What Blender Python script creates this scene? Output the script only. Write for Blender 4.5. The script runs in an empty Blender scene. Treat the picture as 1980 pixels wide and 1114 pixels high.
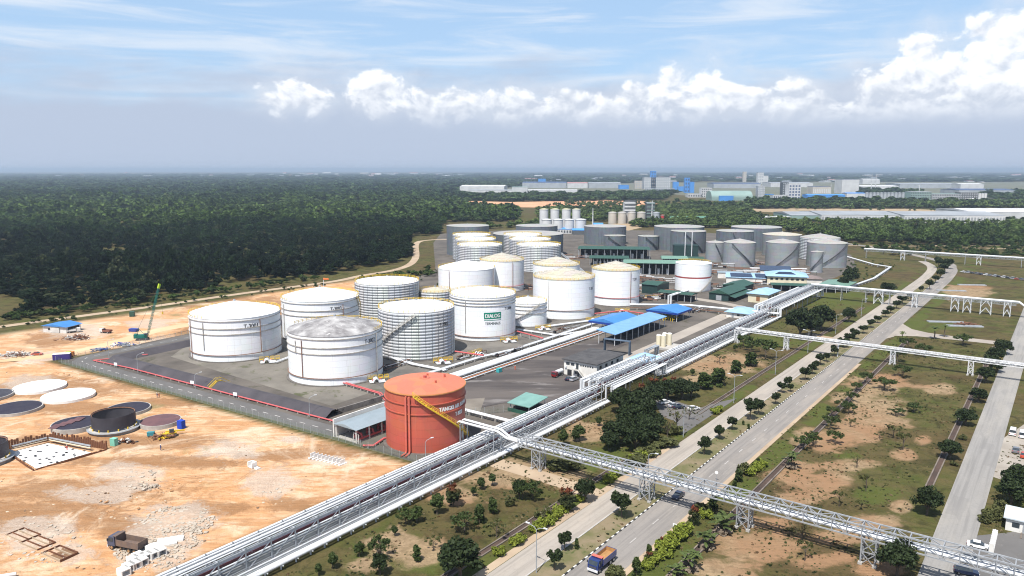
import bpy, math, random
import numpy as np
from mathutils import Vector, Matrix

# ------------------------------------------------------------------ camera, sky, sun, exposure
sc = bpy.context.scene
FPX, CAMH, HOR = 1450.0, 80.0, 328.0            # survey numbers: focal length in photo pixels, drone height, horizon row
PITCH = math.atan((557 - HOR) / FPX)
cd = bpy.data.cameras.new('camera'); cam = bpy.data.objects.new('camera', cd)
sc.collection.objects.link(cam); sc.camera = cam
cd.sensor_fit = 'HORIZONTAL'; cd.sensor_width = 36; cd.lens = FPX / 1980 * 36
cd.clip_start = 1; cd.clip_end = 60000
cam.location = (0, 0, CAMH); cam.rotation_euler = (math.pi / 2 - PITCH, 0, 0)

SUN_EL, SUN_AZ = math.radians(61), math.atan2(-0.42, -0.91)   # azimuth from +Y towards +X
SKY_STRENGTH, SUN_STRENGTH, EXPOSURE = 0.10, 4.7, 0.60
HAZE_DENSITY = 0.000088
vs = sc.view_settings
vs.view_transform = 'Standard'; vs.look = 'None'; vs.gamma = 1; vs.use_curve_mapping = False; vs.exposure = EXPOSURE
sd = bpy.data.lights.new('sun', 'SUN'); sun = bpy.data.objects.new('sun', sd); sc.collection.objects.link(sun)
sd.energy = SUN_STRENGTH; sd.angle = math.radians(0.53); sd.color = (1, 0.965, 0.91)
sdir = Vector((math.sin(SUN_AZ) * math.cos(SUN_EL), math.cos(SUN_AZ) * math.cos(SUN_EL), math.sin(SUN_EL)))
sun.rotation_euler = sdir.to_track_quat('Z', 'Y').to_euler()
cy = sc.cycles
cy.use_denoising = True
try: cy.denoiser = 'OPENIMAGEDENOISE'
except Exception: pass
cy.max_bounces = 5; cy.diffuse_bounces = 2; cy.glossy_bounces = 2; cy.transmission_bounces = 3; cy.volume_bounces = 0
cy.transparent_max_bounces = 6; cy.caustics_reflective = False; cy.caustics_refractive = False
sc.render.film_transparent = False
try: cy.pixel_filter_type = 'BLACKMAN_HARRIS'; cy.filter_width = 1.1
except Exception: pass

class NB:
    """small helper to write node maths"""
    def __init__(s, tree): s.t = tree; s.n = tree.nodes; s.l = tree.links
    def new(s, typ, **kw):
        n = s.n.new(typ)
        for k, v in kw.items(): setattr(n, k, v)
        return n
    def put(s, sock, val):
        if isinstance(val, bpy.types.NodeSocket): s.l.new(val, sock)
        elif val is not None:
            if sock.type == 'RGBA' and len(val) == 3: val = (*val, 1)
            sock.default_value = val
    def m(s, op, a, b=None, c=None, clamp=False):
        n = s.new('ShaderNodeMath', operation=op, use_clamp=clamp)
        s.put(n.inputs[0], a); s.put(n.inputs[1], b); s.put(n.inputs[2], c)
        return n.outputs[0]
    def step(s, x, lo, hi, smooth=True):
        n = s.new('ShaderNodeMapRange', interpolation_type='SMOOTHSTEP' if smooth else 'LINEAR', clamp=True)
        s.put(n.inputs[0], x); s.put(n.inputs[1], lo); s.put(n.inputs[2], hi)
        return n.outputs[0]
    def xyz(s, x, y, z):
        n = s.new('ShaderNodeCombineXYZ'); s.put(n.inputs[0], x); s.put(n.inputs[1], y); s.put(n.inputs[2], z); return n.outputs[0]
    def sep(s, v):
        n = s.new('ShaderNodeSeparateXYZ'); s.put(n.inputs[0], v); return n.outputs
    def noise(s, v, scale, detail=4, rough=.55, dist=0):
        n = s.new('ShaderNodeTexNoise'); s.put(n.inputs['Vector'], v)
        n.inputs['Scale'].default_value = scale; n.inputs['Detail'].default_value = detail
        n.inputs['Roughness'].default_value = rough; n.inputs['Distortion'].default_value = dist
        return n.outputs[0]
    def mix(s, f, a, b, blend='MIX'):
        n = s.new('ShaderNodeMix', data_type='RGBA', blend_type=blend)
        s.put(n.inputs[0], f); s.put(n.inputs[6], a); s.put(n.inputs[7], b); return n.outputs[2]
    def scalev(s, v, k):
        n = s.new('ShaderNodeVectorMath', operation='MULTIPLY'); s.put(n.inputs[0], v); n.inputs[1].default_value = k; return n.outputs[0]
    def ramp(s, f, stops):
        n = s.new('ShaderNodeValToRGB'); s.put(n.inputs[0], f); e = n.color_ramp.elements
        while len(e) < len(stops): e.new(.5)
        for i, (p, c) in enumerate(stops): e[i].position = p; e[i].color = (*c, 1)
        return n.outputs[0]

def sky_dir(px, py):
    u, v = (px - 990) / FPX, (557 - py) / FPX
    d = Vector((u, math.cos(PITCH) + v * math.sin(PITCH), -math.sin(PITCH) + v * math.cos(PITCH))).normalized()
    return math.degrees(math.atan2(d.x, d.y)), math.degrees(math.asin(d.z))

w = bpy.data.worlds.new('World'); sc.world = w; w.use_nodes = True
nb = NB(w.node_tree); w.node_tree.nodes.clear()
sky = nb.new('ShaderNodeTexSky', sky_type='NISHITA', sun_disc=False, sun_elevation=SUN_EL, sun_rotation=SUN_AZ, altitude=80)
sky.air_density = 1.0; sky.dust_density = 1.0; sky.ozone_density = 1.6
tc = nb.new('ShaderNodeTexCoord').outputs['Generated']
dx, dy, dz = nb.sep(tc)
az = nb.m('MULTIPLY', nb.m('ARCTAN2', dx, dy), 57.2958)
el = nb.m('MULTIPLY', nb.m('ARCSINE', dz), 57.2958)
az = nb.m('SUBTRACT', nb.m('PINGPONG', nb.m('ADD', az, 36.0), 72.0), 36.0)     # the same weather all the way round
q = nb.xyz(az, nb.m('MULTIPLY', el, 1.25), 0.0)
f1 = nb.noise(q, 0.42, 9, .58, .25)
q2 = nb.xyz(nb.m('ADD', az, -0.35), nb.m('ADD', nb.m('MULTIPLY', el, 1.25), 0.55), 0.0)
f2 = nb.noise(q2, 0.42, 5, .52, .25)
BL = []                                   # cumulus heaps: x, y, half width, half height in the sky, weight
for x, y, a, h in ((1990, 130, 110, 62), (1870, 165, 120, 75), (1740, 195, 100, 36), (1960, 60, 62, 36), (1945, 205, 120, 40), (1350, 178, 70, 48), (1270, 195, 75, 32),
                   (1460, 200, 100, 34), (735, 182, 62, 34), (575, 188, 62, 28), (860, 205, 75, 27), (990, 208, 75, 32), (1130, 205, 55, 26),
                   (1190, 220, 60, 22), (1560, 205, 70, 30)):
    a0, e0 = sky_dir(x, y); BL.append((a0, e0 - .12, a / FPX * 57.3 * 1.15, h / FPX * 57.3 * 1.18))
blob = None
for a0, e0, sa, se in BL:
    dxx = nb.m('DIVIDE', nb.m('SUBTRACT', az, a0), sa); dyy = nb.m('DIVIDE', nb.m('SUBTRACT', el, e0), se)
    b = nb.m('SUBTRACT', 1.0, nb.m('ADD', nb.m('MULTIPLY', dxx, dxx), nb.m('MULTIPLY', dyy, dyy)))
    blob = b if blob is None else nb.m('SMOOTH_MAX', blob, b, .35)
dens = nb.m('ADD', blob, nb.m('MULTIPLY', nb.m('SUBTRACT', f1, .5), 5.4))
cum = nb.step(dens, -0.20, 0.60)
veil = nb.m('MULTIPLY', nb.step(nb.m('ADD', blob, nb.m('MULTIPLY', nb.m('SUBTRACT', f2, .5), 5.0)), -2.0, 1.2), .60)
cum = nb.m('MULTIPLY', cum, nb.step(el, 2.6, 5.2))
lit = nb.m('ADD', nb.m('MULTIPLY', nb.m('SUBTRACT', f1, f2), 3.8), nb.m('ADD', nb.m('MULTIPLY', nb.step(el, 3.6, 6.6), .62), .22), clamp=True)
# grey bank under the heaps, patchy, and haze towards the horizon
band_n = nb.noise(nb.xyz(nb.m('MULTIPLY', az, .10), nb.m('MULTIPLY', el, .34), 3.0), 1.0, 5, .55)
bank = nb.m('SUBTRACT', 1.0, nb.step(nb.m('ADD', el, nb.m('MULTIPLY', nb.m('SUBTRACT', band_n, .5), 9.0)), 4.2, 8.2))
cir = nb.step(nb.noise(nb.xyz(nb.m('MULTIPLY', az, .045), nb.m('MULTIPLY', el, .42), 9.0), 1.6, 6, .6, .6), .42, .74)
cir = nb.m('MULTIPLY', cir, .85)
S = SKY_STRENGTH
def bg(c):
    return (c[0], c[1], c[2], 1)
low = nb.m('SUBTRACT', 1.0, nb.step(el, 10.0, 34.0))                          # pale humid air low down, clear sky overhead
blue = nb.mix(nb.m('MULTIPLY', low, .70), nb.mix(1.0, sky.outputs[0], (S, S, S), 'MULTIPLY'), (0.310, 0.455, 0.650))
col = nb.mix(cir, blue, (0.52, 0.575, 0.65))
col = nb.mix(bank, col, (0.345, 0.402, 0.507))
col = nb.mix(nb.m('MULTIPLY', veil, nb.step(el, 2.2, 5.5)), col, (0.53, 0.565, 0.625))
cumc = nb.mix(lit, (0.43, 0.475, 0.555), (0.74, 0.755, 0.78))
col = nb.mix(cum, col, cumc)
bgn = nb.new('ShaderNodeBackground'); nb.put(bgn.inputs[0], col); bgn.inputs[1].default_value = 1.0
wo = nb.new('ShaderNodeOutputWorld'); nb.l.new(bgn.outputs[0], wo.inputs[0])

# ------------------------------------------------------------------ survey helpers
ANG = math.radians(53.3); CU, SU = math.cos(ANG), math.sin(ANG)
def G(px, py, z=0.0):
    """a point read off the photograph, put on the level ground (or on a level z)"""
    u, v = (px - 990) / FPX, (557 - py) / FPX
    d = (u, math.cos(PITCH) + v * math.sin(PITCH), -math.sin(PITCH) + v * math.cos(PITCH))
    t = (CAMH - z) / -d[2]
    return Vector((d[0] * t, d[1] * t, z))
def S_(u, v, z=0.0):
    """site grid: u along the trunk road, v across it"""
    return Vector((u * CU + v * SU, u * SU - v * CU, z))
def UV(p): return (p[0] * CU + p[1] * SU, p[0] * SU - p[1] * CU)
def depth(p): return p[1] * math.cos(PITCH) - (p[2] - CAMH) * math.sin(PITCH)
def PX(p):
    d = depth(p); up = p[1] * math.sin(PITCH) + (p[2] - CAMH) * math.cos(PITCH)
    return 990 + FPX * p[0] / d, 557 - FPX * up / d
def zat(p, py):
    """height above p at which a vertical line reaches photo row py"""
    k = (557 - py) / FPX
    s, c = math.sin(PITCH), math.cos(PITCH)
    zz = p[1] * (k * c - s) / (c + k * s)
    return zz + CAMH
def mpp(p): return depth(p) / FPX       # metres per photo pixel

# ------------------------------------------------------------------ mesh building
COL = sc.collection
class MB:
    def __init__(s): s.v = []; s.f = []; s.mi = []
    def add(s, vs, fs, mi=0):
        o = len(s.v); s.v.extend(tuple(v) for v in vs); s.f.extend(tuple(i + o for i in f) for f in fs); s.mi.extend([mi] * len(fs)); return s
    def box(s, x0, x1, y0, y1, z0, z1, mi=0, rz=0, c=(0, 0)):
        vs = [(x, y, z) for z in (z0, z1) for x, y in ((x0, y0), (x1, y0), (x1, y1), (x0, y1))]
        if rz:
            k, t = math.cos(rz), math.sin(rz)
            vs = [(c[0] + (x - c[0]) * k - (y - c[1]) * t, c[1] + (x - c[0]) * t + (y - c[1]) * k, z) for x, y, z in vs]
        return s.add(vs, [(3, 2, 1, 0), (4, 5, 6, 7), (0, 1, 5, 4), (1, 2, 6, 5), (2, 3, 7, 6), (3, 0, 4, 7)], mi)
    def bar(s, p, q, w, h=None, mi=0):
        p, q = Vector(p), Vector(q); d = (q - p)
        if d.length < 1e-6: return s
        d.normalize(); up = Vector((0, 0, 1)) if abs(d.z) < .95 else Vector((1, 0, 0))
        a = d.cross(up).normalized() * (w / 2); b = a.cross(d).normalized() * ((h or w) / 2)
        vs = [p - a - b, p + a - b, p + a + b, p - a + b, q - a - b, q + a - b, q + a + b, q - a + b]
        return s.add(vs, [(0, 1, 2, 3), (7, 6, 5, 4), (0, 4, 5, 1), (1, 5, 6, 2), (2, 6, 7, 3), (3, 7, 4, 0)], mi)
    def tube(s, pts, r, n=8, mi=0, caps=True):
        pts = [Vector(p) for p in pts]; rings = []; a = None
        for i, p in enumerate(pts):
            if i == 0: d = pts[1] - p
            elif i == len(pts) - 1: d = p - pts[i - 1]
            else: d = (pts[i + 1] - p).normalized() + (p - pts[i - 1]).normalized()
            d.normalize()
            if a is None:
                a = d.cross(Vector((0, 0, 1)) if abs(d.z) < .9 else Vector((1, 0, 0))).normalized()
            else:
                a = (a - d * a.dot(d)); a = a.normalized() if a.length > 1e-4 else d.orthogonal().normalized()
            b = d.cross(a)
            k = 1.0
            if 0 < i < len(pts) - 1:
                k = 1 / max(.55, d.dot((p - pts[i - 1]).normalized()))
            rr = r[i] if isinstance(r, (list, tuple)) else r
            rings.append([p + a * (rr * math.cos(t)) * (k if k < 1.3 else 1.3) + b * (rr * math.sin(t)) for t in [2 * math.pi * j / n for j in range(n)]])
        vs = [v for rg in rings for v in rg]
        fs = [(i * n + j, i * n + (j + 1) % n, (i + 1) * n + (j + 1) % n, (i + 1) * n + j) for i in range(len(pts) - 1) for j in range(n)]
        if caps: fs += [tuple(range(n))[::-1], tuple((len(pts) - 1) * n + j for j in range(n))]
        return s.add(vs, fs, mi)
    def lathe(s, prof, n=32, c=(0, 0), mi=0, a0=0, a1=2 * math.pi):
        full = abs(a1 - a0 - 2 * math.pi) < 1e-6; m = n if full else n + 1
        vs = [(c[0] + r * math.cos(a0 + (a1 - a0) * j / n), c[1] + r * math.sin(a0 + (a1 - a0) * j / n), z) for r, z in prof for j in range(m)]
        fs = []
        for i in range(len(prof) - 1):
            for j in range(n):
                k = (j + 1) % m
                fs.append((i * m + j, i * m + k, (i + 1) * m + k, (i + 1) * m + j))
        return s.add(vs, fs, mi)
    def cyl(s, x, y, z0, z1, r, r1=None, n=16, mi=0):
        s.lathe([(r, z0), (r if r1 is None else r1, z1)], n, (x, y), mi)
        o = len(s.v) - 2 * n
        s.f.append(tuple(o + n + j for j in range(n))); s.mi.append(mi)
        s.f.append(tuple(o + j for j in range(n))[::-1]); s.mi.append(mi); return s
    def prism(s, poly, z0, z1, mi=0):
        n = len(poly)
        vs = [(p[0], p[1], z0) for p in poly] + [(p[0], p[1], z1) for p in poly]
        fs = [tuple(range(n))[::-1], tuple(range(n, 2 * n))] + [(i, (i + 1) % n, n + (i + 1) % n, n + i) for i in range(n)]
        return s.add(vs, fs, mi)
    def mesh(s, name, mats=None, smooth=None):
        me = bpy.data.meshes.new(name); me.from_pydata(s.v, [], s.f)
        for m in (mats if isinstance(mats, (list, tuple)) else [mats] if mats else []): me.materials.append(m)
        if any(s.mi): me.polygons.foreach_set('material_index', s.mi)
        if smooth is not None:
            me.shade_smooth(); me.set_sharp_from_angle(angle=smooth)
        me.validate(); me.update(); return me
    def build(s, name, mats, parent=None, smooth=None, **kw):
        return link(name, s.mesh(name, mats, smooth), parent, **kw)

def link(name, data, parent=None, loc=None, rz=None, stuff=False, label=None):
    o = bpy.data.objects.new(name, data); COL.objects.link(o)
    if parent is not None: o.parent = parent
    if loc is not None: o.location = loc
    if rz is not None: o.rotation_euler = (0, 0, rz)
    if stuff: o['kind'] = 'stuff'
    if label: o['label'] = label
    return o
def tag(o, label, cat, group=None):
    o['label'] = label; o['category'] = cat
    if group: o['group'] = group
    return o
def thing(name, label, cat, loc=(0, 0, 0), rz=0, group=None):
    o = bpy.data.objects.new(name, None); COL.objects.link(o); o.empty_display_size = .5
    o.location = loc; o.rotation_euler = (0, 0, rz)
    return tag(o, label, cat, group)
def structure(o): o['kind'] = 'structure'; return o
def copy_tree(o, parent=None):
    c = o.copy(); COL.objects.link(c); c.parent = parent
    for ch in o.children: copy_tree(ch, c)
    return c
ORD = ['first', 'second', 'third', 'fourth', 'fifth', 'sixth', 'seventh', 'eighth', 'ninth', 'tenth', 'eleventh', 'twelfth', 'thirteenth', 'fourteenth',
       'fifteenth', 'sixteenth', 'seventeenth', 'eighteenth', 'nineteenth', 'twentieth', 'twenty-first', 'twenty-second', 'twenty-third', 'twenty-fourth', 'twenty-fifth', 'twenty-sixth']

# ------------------------------------------------------------------ materials
MATS = {}
def pmat(name, c1, c2=None, scale=.3, rough=.8, metal=0, stretch=(1, 1, 1), c3=None, amt3=.62, scale3=None, bump=0, world=False, lo=.35, hi=.68, spec=.3, coat=0, rnd=0):
    if name in MATS: return MATS[name]
    m = bpy.data.materials.new(name); m.use_nodes = True; MATS[name] = m
    b = NB(m.node_tree); bs = m.node_tree.nodes['Principled BSDF']
    bs.inputs['Roughness'].default_value = rough; bs.inputs['Metallic'].default_value = metal
    bs.inputs['Specular IOR Level'].default_value = spec; bs.inputs['Coat Weight'].default_value = coat
    if world: v = b.new('ShaderNodeNewGeometry').outputs['Position']
    else: v = b.new('ShaderNodeTexCoord').outputs['Object']
    vv = b.scalev(v, stretch)
    c2 = c2 or tuple(x * .82 for x in c1)
    n1 = b.noise(vv, scale, 5, .6)
    col = b.mix(b.step(n1, lo, hi, False), c1, c2)
    if c3:
        n2 = b.noise(b.scalev(vv, (1.13, .93, 1.07)), scale3 or scale * 2.7, 6, .65, .4)
        col = b.mix(b.step(n2, amt3, amt3 + .12), col, c3)
    if rnd:
        r = b.new('ShaderNodeObjectInfo').outputs['Random']
        col = b.mix(b.m('MULTIPLY', r, rnd), col, tuple(x * .45 for x in c1))
    b.l.new(col, bs.inputs['Base Color'])
    if bump:
        bp = b.new('ShaderNodeBump'); bp.inputs['Strength'].default_value = 1; bp.inputs['Distance'].default_value = bump
        b.l.new(b.noise(vv, scale * 6, 4, .6), bp.inputs['Height']); b.l.new(bp.outputs[0], bs.inputs['Normal'])
    return m
def tank_mat(name, base, grime, rust, rough=.45, amount=.60, roof=False):
    """painted steel with dirt running down from the rim"""
    if name in MATS: return MATS[name]
    m = bpy.data.materials.new(name); m.use_nodes = True; MATS[name] = m
    b = NB(m.node_tree); bs = m.node_tree.nodes['Principled BSDF']; bs.inputs['Roughness'].default_value = rough
    v = b.new('ShaderNodeTexCoord').outputs['Object']
    st = b.noise(b.scalev(v, (.55, .55, .035)), 1.6, 6, .65)
    big = b.noise(v, .12, 4, .6)
    col = b.mix(b.step(b.m('ADD', st, b.m('MULTIPLY', big, .35)), amount, amount + .3, False), base, grime)
    r2 = b.noise(b.scalev(v, (1.1, 1.1, .05)), 1.9, 5, .7)
    col = b.mix(b.m('MULTIPLY', b.step(r2, .66, .78), .55), col, rust)
    sx_, sy_, sz_ = b.sep(v)
    br = b.new('ShaderNodeTexBrick'); b.put(br.inputs['Vector'], b.xyz(b.m('MULTIPLY', b.m('ARCTAN2', sy_, sx_), 16.0), sz_, 0.0))
    br.inputs['Scale'].default_value = 1; br.inputs['Brick Width'].default_value = 9; br.inputs['Row Height'].default_value = 2.4; br.inputs['Mortar Size'].default_value = .055; br.inputs['Mortar Smooth'].default_value = .6
    br.inputs['Color1'].default_value = (1, 1, 1, 1); br.inputs['Color2'].default_value = (.93, .93, .93, 1); br.inputs['Mortar'].default_value = (.62, .60, .58, 1)
    col = b.mix(.75, col, br.outputs[0], 'MULTIPLY')
    run = b.step(b.noise(b.scalev(v, (2.2, 2.2, .03)), 1.0, 4, .7), .56, .72)
    col = b.mix(b.m('MULTIPLY', run, .28), col, rust)
    plate = b.new('ShaderNodeTexVoronoi'); b.put(plate.inputs['Vector'], b.scalev(v, (.22, .22, .4))); plate.inputs['Scale'].default_value = 1
    col = b.mix(.10, col, plate.outputs['Color'], 'SOFT_LIGHT')
    b.l.new(col, bs.inputs['Base Color']); return m
# ------------------------------------------------------------------ ground
def vnoise(x, y, seed, scale):
    r = np.random.RandomState(seed); t = r.rand(256, 256)
    xs, ys = x / scale, y / scale; xi, yi = np.floor(xs).astype(int), np.floor(ys).astype(int)
    fx, fy = xs - xi, ys - yi; fx = fx * fx * (3 - 2 * fx); fy = fy * fy * (3 - 2 * fy)
    a, b = t[xi % 256, yi % 256], t[(xi + 1) % 256, yi % 256]; c, d = t[xi % 256, (yi + 1) % 256], t[(xi + 1) % 256, (yi + 1) % 256]
    return (a * (1 - fx) + b * fx) * (1 - fy) + (c * (1 - fx) + d * fx) * fy
def sstep(x, a, b):
    t = np.clip((x - a) / (b - a), 0, 1); return t * t * (3 - 2 * t)
def geo(a, b, first, ratio):
    out = [a]; s = first
    while out[-1] < b: out.append(out[-1] + s); s *= ratio
    return out[1:]
xs = np.array([-v for v in geo(330, 25000, 8, 1.3)][::-1] + list(np.arange(-330, 462, 2.0)) + geo(460, 25000, 8, 1.3))
ys = np.array([-1500, -600, -200, -60, 0, 40, 70] + list(np.arange(90, 522, 2.0)) + geo(520, 25000, 6, 1.22))
gx, gy = np.meshgrid(xs, ys); gx = gx.ravel(); gy = gy.ravel()
gu, gv = gx * CU + gy * SU, gx * SU - gy * CU
yy = np.maximum(gy, 20); dep = yy * math.cos(PITCH) + CAMH * math.sin(PITCH)
gpx = 990 + FPX * gx / dep; gpy = 557 - FPX * (yy * math.sin(PITCH) - CAMH * math.cos(PITCH)) / dep
uf = 131 + (gv + 338) * .054                                   # the site fence
wob = (vnoise(gx, gy, 3, 14) - .5) * 6
soil = np.maximum(sstep(-(gv + 138.5), 0, 2.5) * sstep(uf - gu - .5, 0, 2.5),
                  sstep(-(gv + 340), 0, 3) * sstep(gv + 424 + wob, 0, 12) * sstep(395 + wob * 3 - gu, 0, 50))
soil = np.where(gv < -436, 0, soil) * np.where(gy < 20, 0, 1)
nz = vnoise(gx, gy, 11, 9) * .6 + vnoise(gx, gy, 12, 3.7) * .4
def blobs(lst, soft=.55, r0=.45):
    m = np.zeros_like(gx)
    for x, y, rx, ry in lst:
        d = np.sqrt(((gpx - x) / rx) ** 2 + ((gpy - y) / ry) ** 2)
        m = np.maximum(m, 1 - sstep(d + (nz - .5) * 1.1, r0, r0 + soft * 1.9))
    return m
bare = blobs([(1385, 705, 75, 26), (1340, 735, 40, 14), (1060, 808, 60, 16), (1150, 835, 55, 20), (1010, 912, 70, 20), (1090, 930, 50, 22), (930, 925, 40, 14), (770, 1060, 65, 34), (830, 1060, 50, 22),
              (880, 960, 60, 18), (960, 930, 60, 18), (700, 1090, 50, 15), (1190, 965, 30, 10),
              (1600, 850, 60, 24), (1655, 835, 50, 22), (1545, 925, 52, 26), (1640, 900, 60, 12), (1705, 745, 60, 22), (1700, 790, 60, 25), (1660, 775, 45, 14), (1785, 850, 18, 9), (1745, 880, 22, 12),
              (1480, 1060, 95, 30), (1400, 1105, 80, 22), (1590, 1085, 70, 18), (1500, 1010, 50, 14), (1740, 980, 26, 14), (1690, 815, 60, 20), (1600, 930, 40, 16), (1820, 750, 30, 10), (1560, 960, 60, 12),
              (1870, 565, 55, 13), (1690, 1010, 60, 16), (1640, 1035, 90, 14), (1700, 1100, 70, 14), (1310, 900, 20, 8)])
lush = np.maximum(sstep(3.6 - np.abs(gv + 61.5), -1, 2), sstep(2.5 - np.abs(gv + 90), -1, 2)) * sstep(nz, .25, .5)
lush = np.maximum(lush, blobs([(880, 1085, 120, 30), (1050, 955, 60, 16), (1200, 880, 70, 22), (1120, 905, 40, 14), (1500, 660, 90, 16), (1620, 580, 80, 18), (1790, 630, 60, 16), (1560, 720, 40, 12),
                               (1700, 960, 50, 18), (1640, 880, 30, 10), (1540, 1075, 30, 12), (1890, 930, 18, 40)]) * .8)
rub = blobs([(445, 872, 48, 14), (520, 935, 42, 24), (350, 1005, 70, 26), (320, 1030, 70, 30), (300, 1070, 60, 24), (630, 893, 30, 7), (565, 850, 16, 6), (250, 915, 60, 14), (180, 957, 60, 12), (270, 940, 40, 8),
             (75, 1040, 60, 26), (130, 1070, 40, 18), (60, 690, 50, 10), (150, 640, 50, 12), (290, 625, 40, 8), (325, 660, 30, 8), (60, 740, 40, 10)], .8)
dark = blobs([(60, 1000, 140, 26), (150, 950, 150, 18), (120, 750, 110, 16), (240, 855, 160, 12), (245, 1020, 60, 16), (330, 895, 120, 10), (660, 870, 60, 10), (560, 975, 40, 12), (420, 985, 60, 12), (520, 880, 50, 8),
              (390, 640, 40, 10), (470, 590, 80, 14), (430, 590, 60, 10), (100, 655, 40, 12), (130, 790, 80, 10), (300, 780, 60, 8)], .9)
# relief: rough, rutted earth on the building plot only
h = soil * sstep(-(gv + 150), 0, 12) * ((vnoise(gx, gy, 5, 22) - .5) * .7 + (vnoise(gx, gy, 6, 7) - .5) * .55 + (vnoise(gx, gy, 7, 4.2) - .5) * .45 * sstep(vnoise(gx, gy, 8, 30), .4, .65))
flat = blobs([(75, 750, 60, 18), (135, 768, 60, 18), (20, 795, 70, 18), (145, 820, 60, 22), (222, 825, 60, 30), (255, 795, 50, 16), (312, 815, 45, 16), (105, 875, 120, 45), (0, 890, 50, 45)], .3)
h = h * (1 - flat) * (1 - sstep(gu - uf, -8, -2))
me = bpy.data.meshes.new('ground'); nx, ny = len(xs), len(ys)
me.from_pydata(np.stack([gx, gy, h], 1).tolist(), [], [(j * nx + i, j * nx + i + 1, (j + 1) * nx + i + 1, (j + 1) * nx + i) for j in range(ny - 1) for i in range(nx - 1)])
at = me.attributes.new('zone', 'FLOAT_COLOR', 'POINT'); at.data.foreach_set('color', np.stack([soil, bare, rub, lush], 1).ravel())
at = me.attributes.new('moist', 'FLOAT', 'POINT'); at.data.foreach_set('value', dark)
me.shade_smooth()
m = bpy.data.materials.new('earth_and_grass'); m.use_nodes = True
b = NB(m.node_tree); bs = m.node_tree.nodes['Principled BSDF']; bs.inputs['Roughness'].default_value = .95; bs.inputs['Specular IOR Level'].default_value = .1
pos = b.new('ShaderNodeNewGeometry').outputs['Position']
za = b.new('ShaderNodeAttribute', attribute_name='zone'); zc = b.new('ShaderNodeSeparateColor'); b.l.new(za.outputs['Color'], zc.inputs[0])
zs, zb, zr, zl = zc.outputs[0], zc.outputs[1], zc.outputs[2], za.outputs['Alpha']
zd = b.new('ShaderNodeAttribute', attribute_name='moist').outputs['Fac']
n_big, n_mid, n_fine, n_tiny = b.noise(pos, .022, 5, .6), b.noise(pos, .11, 6, .62, .6), b.noise(pos, .45, 7, .72, .3), b.noise(pos, 2.2, 4, .6)
n_rag = b.noise(pos, .16, 9, .72, .8)
grass = b.mix(b.step(n_mid, .36, .62, False), (.064, .074, .018), (.108, .086, .036))
grass = b.mix(b.step(n_big, .42, .66), grass, (.098, .068, .032))
grass = b.mix(b.m('MULTIPLY', b.step(n_rag, .46, .64), .85), grass, (.034, .031, .012))
grass = b.mix(b.m('MULTIPLY', b.step(n_tiny, .45, .7), .5), grass, (.046, .054, .014))
def edge(mask, k=.55):                       # ragged edge for a soft mask
    return b.step(b.m('ADD', mask, b.m('ADD', b.m('MULTIPLY', b.m('SUBTRACT', n_rag, .5), k * 2.6), b.m('MULTIPLY', b.m('SUBTRACT', n_fine, .5), k))), .22, .80)
grass = b.mix(b.m('MULTIPLY', edge(zl), .75), grass, b.mix(n_fine, (.066, .098, .015), (.078, .084, .024)))
sandy = b.mix(b.step(n_fine, .38, .62, False), (.36, .255, .155), (.215, .15, .088))
sandy = b.mix(b.step(n_big, .45, .6), sandy, (.29, .17, .095))
sandy = b.mix(b.m('MULTIPLY', b.step(b.noise(pos, .30, 8, .75, .5), .52, .66), .7), sandy, (.125, .095, .045))
darkp = b.m('MULTIPLY', b.step(b.noise(pos, .045, 7, .68, .7), .54, .68), .62)
grass = b.mix(darkp, grass, (.052, .034, .018))
grass = b.mix(b.m('MULTIPLY', edge(zb, .8), .88), grass, sandy)
ms = b.new('ShaderNodeMapping'); ms.inputs['Rotation'].default_value = (0, 0, .5); ms.inputs['Scale'].default_value = (.05, .30, 1); b.l.new(pos, ms.inputs[0])
trk = b.noise(ms.outputs[0], 1.0, 6, .62, 1.6)
earth = b.mix(b.step(n_big, .38, .60), (.56, .385, .245), (.52, .30, .155))
earth = b.mix(b.step(n_mid, .48, .70), earth, (.60, .45, .30))
earth = b.mix(b.m('MULTIPLY', b.step(trk, .45, .58), .72), earth, (.43, .215, .092))
earth = b.mix(b.m('MULTIPLY', b.step(n_rag, .47, .66), .72), earth, (.34, .18, .085))
earth = b.mix(b.m('MULTIPLY', edge(zd, .7), .78), earth, b.mix(n_fine, (.30, .155, .07), (.20, .11, .055)))
iso = b.m('FRACT', b.m('MULTIPLY', b.noise(pos, .011, 2, .5, .8), 9.0))
pair = b.m('ABSOLUTE', b.m('SUBTRACT', b.m('ABSOLUTE', b.m('SUBTRACT', iso, .5)), .055))
rut = b.m('MULTIPLY', b.m('SUBTRACT', 1.0, b.step(pair, .012, .04)), b.m('MULTIPLY', b.step(b.noise(pos, .02, 4, .6), .50, .62), b.step(n_rag, .36, .56)))
earth = b.mix(b.m('MULTIPLY', rut, .55), earth, (.36, .19, .09))
wash = b.step(b.noise(pos, .03, 7, .7, 1.2), .52, .66)
earth = b.mix(b.m('MULTIPLY', wash, .75), earth, (.62, .50, .37))
speck = b.step(b.noise(pos, 1.1, 5, .75), .60, .70)
earth = b.mix(b.m('MULTIPLY', speck, .5), earth, (.24, .14, .075))
rubble = b.mix(b.step(n_tiny, .35, .70, False), (.52, .47, .41), (.36, .31, .26))
earth = b.mix(b.m('MULTIPLY', edge(zr, .9), .55), earth, rubble)
weed = b.m('MULTIPLY', b.step(b.noise(pos, .035, 6, .65), .60, .70), .7)
earth = b.mix(weed, earth, (.20, .17, .075))
b.l.new(b.mix(zs, grass, earth), bs.inputs['Base Color'])
bp = b.new('ShaderNodeBump'); bp.inputs['Distance'].default_value = .55
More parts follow.
